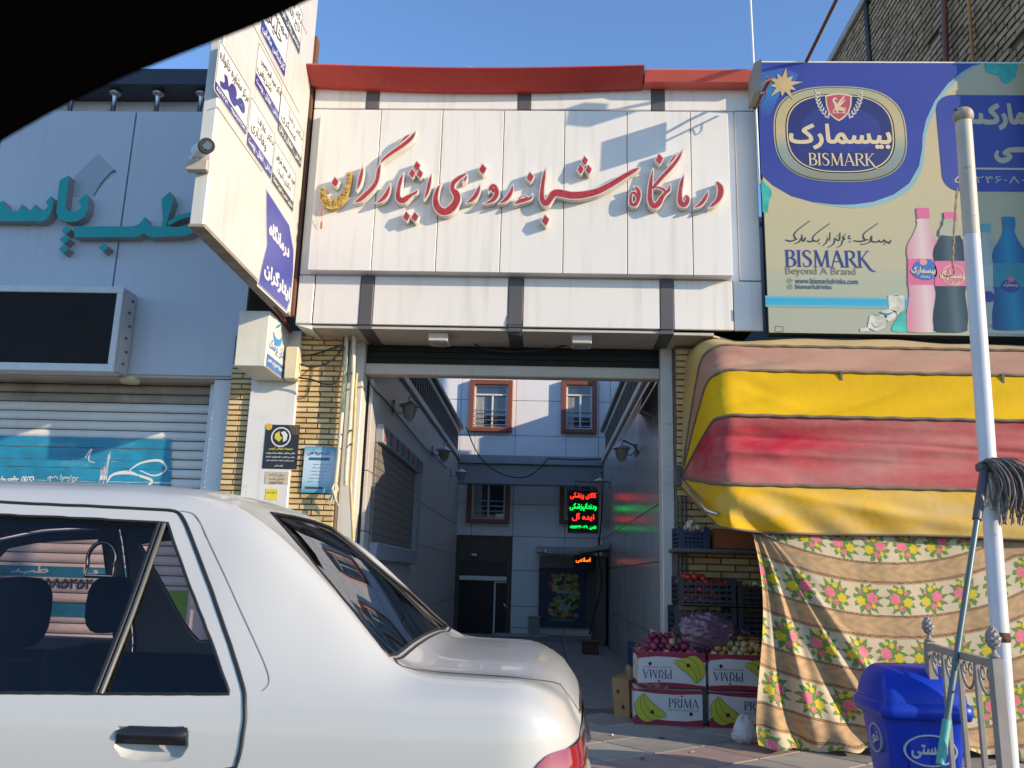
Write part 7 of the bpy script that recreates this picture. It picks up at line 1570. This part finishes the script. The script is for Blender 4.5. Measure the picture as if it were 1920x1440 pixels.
# door gap outline (rear door): over the frame, down the slanted edge, then behind the handle
gap = D1((0, 944), (170, 951), (330, 960), (338, 966), (360, 1015), (395, 1110), (430, 1210), (455, 1290), (458, 1305), (458, 1350), (450, 1410), (441, 1439))
top0 = gap[0]; x_front = top0[0]
gk = cr([tuple(p) for p in gap], 2); gk[1:-1] = (gk[:-2] + gk[1:-1] * 2 + gk[2:]) / 4; gk[1:-1] = (gk[:-2] + gk[1:-1] * 2 + gk[2:]) / 4; gk[1:-1] = (gk[:-2] + gk[1:-1] * 2 + gk[2:]) / 4; gap = gk
door_out = np.concatenate([gap, [(-.80, .30), (-.86, .10), (-1.75, .10), (-1.75, .45), (-1.75, top0[1])]])
door_out = dens(door_out)
win = dens(D1((-150, 982), (0, 966), (150, 972), (300, 980), (314, 981), (350, 1085), (395, 1200), (429, 1296), (430, 1302), (200, 1301), (0, 1299), (-150, 1298)))
win[:, 0] = np.maximum(win[:, 0], -1.73)
rg = D1((508, 962), (544, 1003), (578, 1044), (630, 1108), (678, 1167), (728, 1230))
rgf = rg[::-1].copy(); rgf[:, 1] = 18 * SC - rgf[:, 1]
rear_glass_out = dens(np.concatenate([rg, rgf]), .05)
tk = D1((737, 1236), (745, 1244), (755, 1250), (777, 1256), (835, 1262), (900, 1266), (970, 1271), (1037, 1279), (1050, 1283))
tk[:, 0] = np.minimum(tk[:, 0], CX1 - .012); tk = np.concatenate([tk, [(CX1 - .004, tk[-1][1] - .03)]])
tkf = tk[::-1].copy(); tkf[:, 1] = 18 * SC - tkf[:, 1]
x_b = rg[-1][0] + .012
trunk_out = dens(np.concatenate([[(x_b, tk[0][1] + .012)], tk[1:], tkf[:-1], [(x_b, 18 * SC - tk[0][1] - .012)]]), .05)
hrec = D1((214, 1375), (222, 1362), (345, 1362), (354, 1370), (354, 1400), (340, 1420), (315, 1428), (255, 1428), (228, 1420), (215, 1402))
fdoor = dens([(-1.765, top0[1]), (-2.30, top0[1] * .985), (-2.86, 4.9 * SC), (-2.86, .4), (-2.7, .10), (-1.765, .10)])
fwin = dens([(-1.84, win[:, 1].max() * .995), (-2.24, win[:, 1].max() * .985), (-2.74, win[:, 1].min() + .01), (-1.84, win[:, 1].min())])
wsh = dens([(-2.42, 6.6 * SC), (-2.92, 6.2 * SC), (-2.92, 11.8 * SC), (-2.42, 11.4 * SC)], .06)
lamp = None
def mir(c): c = np.array(c).copy(); c[:, 1] = 18 * SC - c[:, 1]; return c
def wheelcut(x): return dens([(x + .34 * math.cos(a), max(.0, 1.35 * SC + .33 * math.sin(a)) if False else .05 + .30 * math.sin(a)) for a in np.linspace(.02, math.pi - .02, 14)], .05)
body_out = dens([(CX0, .0), (CX1, .0), (CX1, 18 * SC), (CX0, 18 * SC)], .08)
wr_c, wf_c = wheelcut(-.80 + .0), wheelcut(-3.45)
eps = .0
body = skin('body', body_out, [inset(door_out, -.004), mir(inset(door_out, -.004)), inset(fdoor, -.004), mir(inset(fdoor, -.004)), rear_glass_out, trunk_out, wsh], M_paint, car, step=.035, thick=.0)
for k in (0, 1):
    nm = 'rear_door'
    do = skin(nm, door_out, [win, hrec], M_paint, car, off=.001, step=.03, thick=.02, mirror=bool(k))
    skin('window_glass', inset(win, -.004), [], M_glz, do, off=-.007, step=.06, mirror=bool(k))
    edge_tube(inset(win, .0), .0045, M_rub, 'window_seal', do, closed=True, mirror=bool(k))
    fd = skin('front_door', fdoor, [fwin], M_paint, car, off=.001, step=.04, thick=.02, mirror=bool(k)); skin('window_glass', inset(fwin, -.004), [], M_glz, fd, off=-.007, step=.08, mirror=bool(k))
    if k == 0: rear_door = do
skin('rear_window', inset(rear_glass_out, -.003), [], M_glr, car, off=-.004, step=.05)
edge_tube(rear_glass_out, .005, M_rub, 'rear_window_seal', car, closed=True)
skin('windscreen', inset(wsh, -.003), [], M_glz, car, off=-.004, step=.08)
trunk = skin('boot_lid', inset(trunk_out, .0045), [], M_paint, car, off=.0015, step=.035, thick=.02)
edge_tube(inset(trunk_out, -.001), .0026, mat('gap_brown', (.045, .025, .02), .8, var=0), 'boot_gap', car, closed=True)
# dark gap seals and inner skin
edge_tube(inset(door_out, -.002), .0055, M_rub, 'door_seal', rear_door, closed=True)
edge_tube(mir(inset(door_out, -.002)), .0055, M_rub, 'door_seal', car, closed=True)
# tail panel closing the rounded end
def cap(X, name, d):
    s_ = np.linspace(0, 9, 60); P = Mcar(np.full(60, X), s_); R = []
    for p in P:
        a = CYc - p[1]; row = []
        for t in np.linspace(-1, 1, 25):
            q_ = [p[0], CYc - a * t, p[2]]
            q_[0] = X + (.055 if d > 0 else -.12) * (1 - (a * t / .86) ** 2) ; row.append(tuple(q_))
        R.append(row)
    MB().grid(R).obj(name, M_paint, car)
cap(CX1, 'tail_panel', 1); cap(CX0, 'nose_panel', -1)
# divider bar of the rear door window and belt strip
dv = [D_(308, 982), D_(250, 1150), D_(190, 1300)]
bar_pts = [tuple(Mcar(np.array(x), np.array(s_)) + np.array([0, -.002, 0])) for x, s_ in dv]
MB().tube(cr(bar_pts, 4), .0065, 6).obj('window_divider', mat('divider_trim', (.10, .10, .085), .35, var=.1), rear_door)
MB().tube([tuple(np.array(p) + [-.016, .004, 0]) for p in cr(bar_pts, 4)], .008, 6).obj('divider_seal', M_rub, rear_door)
# drip moulding on the rear pillar
dm = [D_(*q) for q in ((340, 959), (361, 963), (374, 978), (390, 1012), (420, 1078), (450, 1142), (480, 1208), (497, 1248), (504, 1270), (502, 1284), (493, 1295))]
MB().tube(cr([tuple(Mcar(np.array(x), np.array(s_)) + np.array([0, .0010, 0])) for x, s_ in dm], 4), .0022, 6).obj('pillar_groove', mat('groove_grey', (.16, .17, .20), .5, var=0), car)
# door handle
hx, hs_ = D_(285, 1381); hp_ = Mcar(np.array(hx), np.array(hs_)); hw_ = .082
R = []
for i in range(13):
    x = hp_[0] - hw_ + 2 * hw_ * i / 12; e_ = min(1, (i / 12) / .12 + .25, (1 - i / 12) / .10 + .25); row = []
    for j in range(7):
        t = j / 6; zz_ = hp_[2] + .022 - .040 * t; top_ = (i < 2) * .010 * (2 - i) / 2
        row.append((x, hp_[1] - .014 * math.sin(math.pi * min(1, t * 1.1)) * e_ - .002, min(zz_, hp_[2] + .022 - top_)))
    R.append(row)
MB().grid(R).obj('handle', mat('handle_black', (.014, .015, .018), .35, var=.05), rear_door)
R = []
hb_ = [Mcar(np.array(p[0]), np.array(p[1] / SC)) for p in dens(hrec, .012)]; hc_ = np.mean(hb_, 0)
for t in np.linspace(0, 1, 8): R.append([tuple(hc_ + (q - hc_) * (1 - t) + np.array([0, .001 + .030 * math.sqrt(1 - (1 - t) ** 2), 0])) for q in hb_ + [hb_[0]]])
MB().grid(R).obj('handle_recess', M_paint, rear_door)
# tail lamp wraps round the rear corner
R = []
for i in range(22):
    t = i / 21; row = []
    for j in range(9):
        v_ = j / 8
        zt_l = .588 + .035 * math.sin(min(1, t * 1.15) * math.pi * .62) - .05 * (1 - min(1, t / .25)) ** 2; z = zt_l - (zt_l - .38) * v_
        if t < .45: X = CX1 - .115 + .115 * (t / .45); 
        else: X = CX1
        # find s with that height
        ss = np.linspace(1.5, 7.5, 160); PP = Mcar(np.full(160, X), ss); kk = int(np.argmin(np.abs(PP[:, 2] - z))); p = PP[kk].copy()
        if t >= .45:
            a = (CYc - p[1]) * (1 - .42 * (t - .45) / .55); p = np.array([CX1 + .055 * (1 - (a / .86) ** 2), CYc - a, z])
        n_ = np.array([.7 if t > .3 else .2, -.7 if t < .7 else -.1, 0]); row.append(tuple(p + n_ * (.008 + .010 * math.sin(math.pi * v_) ** .5 * math.sin(math.pi * t) ** .3)))
    R.append(row)
tl_ = MB().grid(R).obj('tail_lamp', M_tail, car)
MB().grid([[(p[0], 2 * CYc - p[1], p[2]) for p in row][::-1] for row in R]).obj('tail_lamp', M_tail, car)
m = MB()
for j in (2, 4): m.tube([tuple(np.array(R[i][j]) + [.002, -.002, 0]) for i in range(3, 20)], .0022, 5)
m.obj('lamp_rib', mat('tail_lamp_orange', (.5, .12, .02), .15, var=0, coat=1), tl_)
MB().bbox(-.06, .20, CYc - .80, CYc + .80, .10, .34, .05).obj('bumper', M_paint, car)
MB().tube([tuple(Mcar(np.array(CX1), np.array(7.9)) + np.array([.03, .25, -.10])), tuple(Mcar(np.array(CX1), np.array(7.9)) + np.array([.035, .9, -.10]))], .012, 8).obj('boot_garnish', M_chr, trunk)
MB().bbox(CX0 - .10, CX0 + .15, CYc - .78, CYc + .78, .04, .32, .05).obj('bumper', M_paint, car)
for x in (-.80, -3.42):
    for sy in (-1, 1):
        yy = CYc + sy * .76; w_ = MB()
        prof = [(.10, -.02), (.19, -.06), (.20, -.085), (.27, -.10), (.30, -.08), (.30, .08), (.27, .10), (.20, .085), (.10, .02)]
        vs_ = [(x + r_ * math.cos(t), yy + q_ * 1.0, RZ + .30 + r_ * math.sin(t)) for r_, q_ in prof for t in [2 * math.pi * k / 28 for k in range(28)]]
        w_.add(vs_, [(i * 28 + k, i * 28 + (k + 1) % 28, (i + 1) * 28 + (k + 1) % 28, (i + 1) * 28 + k) for i in range(len(prof) - 1) for k in range(28)], True)
        wh = w_.obj('wheel', M_rub, car); MB().tube([(x, yy + sy * .088, RZ + .30), (x, yy + sy * .092, RZ + .30)], .19, 24).obj('rim', M_steel, wh)
# cabin
MB().box(-2.95, -.35, CYc - .74, CYc + .74, .02, .06).obj('floor_pan', M_int, car)
MB().box(-.75, -.30, CYc - .68, CYc + .68, .58, .66).obj('parcel_shelf', M_int, car)
for sy in (-1, 1): MB().box(-2.8, -.62, CYc + sy * .775 - .012, CYc + sy * .775 + .012, .0, .645).obj('door_lining', M_int, car)
def seat(x, y, w_=.50, hr=True, par=None):
    st_ = MB(); R = []
    for i in range(9):
        t = i / 8; xx_ = x + .16 * t * .7; hwid = w_ / 2 * (1 - .12 * t ** 3); row = []
        for a, b in rrect(-.07, -hwid, .07 - .02 * t, hwid, .05, 4): row.append((xx_ + a, y + b, .08 + .62 * t))
        row.append(row[0]); R.append(row)
    R.append([(x + .115, y, .715)] * len(R[0]))
    st_.grid(R); so_ = st_.obj('seat', M_seat, car)
    MB().bbox(x - .50, x + .02, y - w_ / 2, y + w_ / 2, .06, .24, .05).obj('seat_cushion', M_seat, so_)
    if hr:
        R = []
        for i in range(11):
            a = math.pi * i / 10; row = []
            for j in range(19):
                b = 2 * math.pi * j / 18; cb, sb_ = math.cos(b), math.sin(b); row.append((x + .17 + .055 * math.copysign(abs(cb) ** .7, cb) * math.sin(a) ** .6, y + .135 * math.copysign(abs(sb_) ** .6, sb_) * math.sin(a) ** .6, .855 - .105 * math.copysign(abs(math.cos(a)) ** .7, math.cos(a))))
            R.append(row)
        MB().grid(R).obj('headrest', M_seat, so_)
    return so_
q1 = W(35, 1130, Y=CYc - .36); q2 = W(207, 1150, Y=CYc + .36)
seat(q1[0] - .17, CYc - .36); seat(q2[0] - .17, CYc + .36)
MB().bbox(-.80, -.66, CYc - .62, CYc + .62, .10, .60, .05).obj('rear_seat', M_seat, car)
MB().box(-2.0, -.95, CYc - .46, CYc + .46, 1.14, 1.15).obj('headlining', M_int, car)
# stirrup shaped hanger seen through the window
sxz = W(190, 1055, Y=CYc - .30); R_ = []
for i in range(21):
    t = -.35 + (math.pi + .7) * i / 20; R_.append((sxz[0] + .044 * math.cos(t), sxz[1], sxz[2] + .012 + .050 * math.sin(t)))
R_ = R_ + [(sxz[0] - .044, sxz[1], sxz[2] - .040), (sxz[0] + .044, sxz[1], sxz[2] - .040), R_[0]]
hg_ = thing('hanging_stirrup', 'small chrome stirrup ornament on a dark red strap hanging inside the car', 'ornament', tuple(sxz))
MB().tube(R_, .0065, 8).obj('ring', M_chr, hg_); MB().bbox(sxz[0] - .020, sxz[0] + .022, sxz[1] - .003, sxz[1] + .003, sxz[2] + .055, sxz[2] + .14, .002).obj('strap', mat('strap_maroon', (.10, .012, .015), .7), hg_)
MB().tube([(sxz[0] - .01, sxz[1], sxz[2] + .13), (sxz[0] - .005, sxz[1] + .05, 1.18)], .003, 5).obj('cord', M_wire, hg_)
# ================================================================== window frame of the car the picture was taken from
ow = thing('car_window_frame', 'out of focus black roof rail of the car the picture is taken from, upper left corner', 'car frame', (-.2, .35, 1.3))
M_own = mat('own_car_black', (.0015, .0012, .0012), 1.0, var=0, spec=0)
edge_px = [(-500, 470), (-220, 372), (0, 248), (100, 192), (200, 144), (300, 103), (400, 64), (480, 32), (545, 2), (700, -70), (900, -150)]
Ls = [W(x, y, Y=.42) for x, y in edge_px]; Ls = cr([tuple(p) for p in Ls], 4); R = []
for p in Ls:
    d = np.array([-.45, 0, .9]); d /= np.linalg.norm(d); R.append([tuple(p + np.array([0, .0, 0]) + d * a + np.array([0, b, 0])) for a, b in ((.0, .004), (.006, -.002), (.03, -.010), (.07, -.006), (.12, -.03), (.125, .03), (.06, .035), (.01, .018), (0, .004))])
MB().grid(R).obj('window_rail', M_own, ow)
R2 = [[tuple(np.array(p) + d * .10 + np.array([0, -.02 - .30 * t, .012 * t])) for t in np.linspace(0, 1, 6)] for p in Ls for d in [np.array([-.45, 0, .9]) / 1.006]]
MB().grid(R2).obj('roof_lining', M_own, ow)
# ================================================================== small litter on the pavement
random.seed(77)
for x, y, s_, mm, lb_ in ((1240, 1385, .030, M_cr, 'small red scrap on the pavement in front of the cartons'), (1150, 1380, .018, M_cb, 'tiny white paper scrap on the pavement near the car'), (1300, 1412, .022, M_cin, 'brown onion peel on the paving below the cartons'), (1365, 1400, .016, M_cb, 'tiny white scrap beside the white stone'), (1205, 1425, .02, M_trim, 'dark pebble on the pavement near the lower edge'), (1128, 1300, .02, M_cb, 'white scrap on the alley floor behind the car')):
    p = W(x, y, Z=GZ); a = random.uniform(0, 3); c_, s2 = math.cos(a) * s_, math.sin(a) * s_
    tag(MB().add([(p[0] - c_, p[1] - s2, GZ + .003), (p[0] + s2 * .6, p[1] - c_ * .6, GZ + .008), (p[0] + c_, p[1] + s2, GZ + .004), (p[0] - s2 * .5, p[1] + c_ * .7, GZ + .012)], [(0, 1, 2, 3)]).obj('litter_scrap', mm), lb_, 'litter')
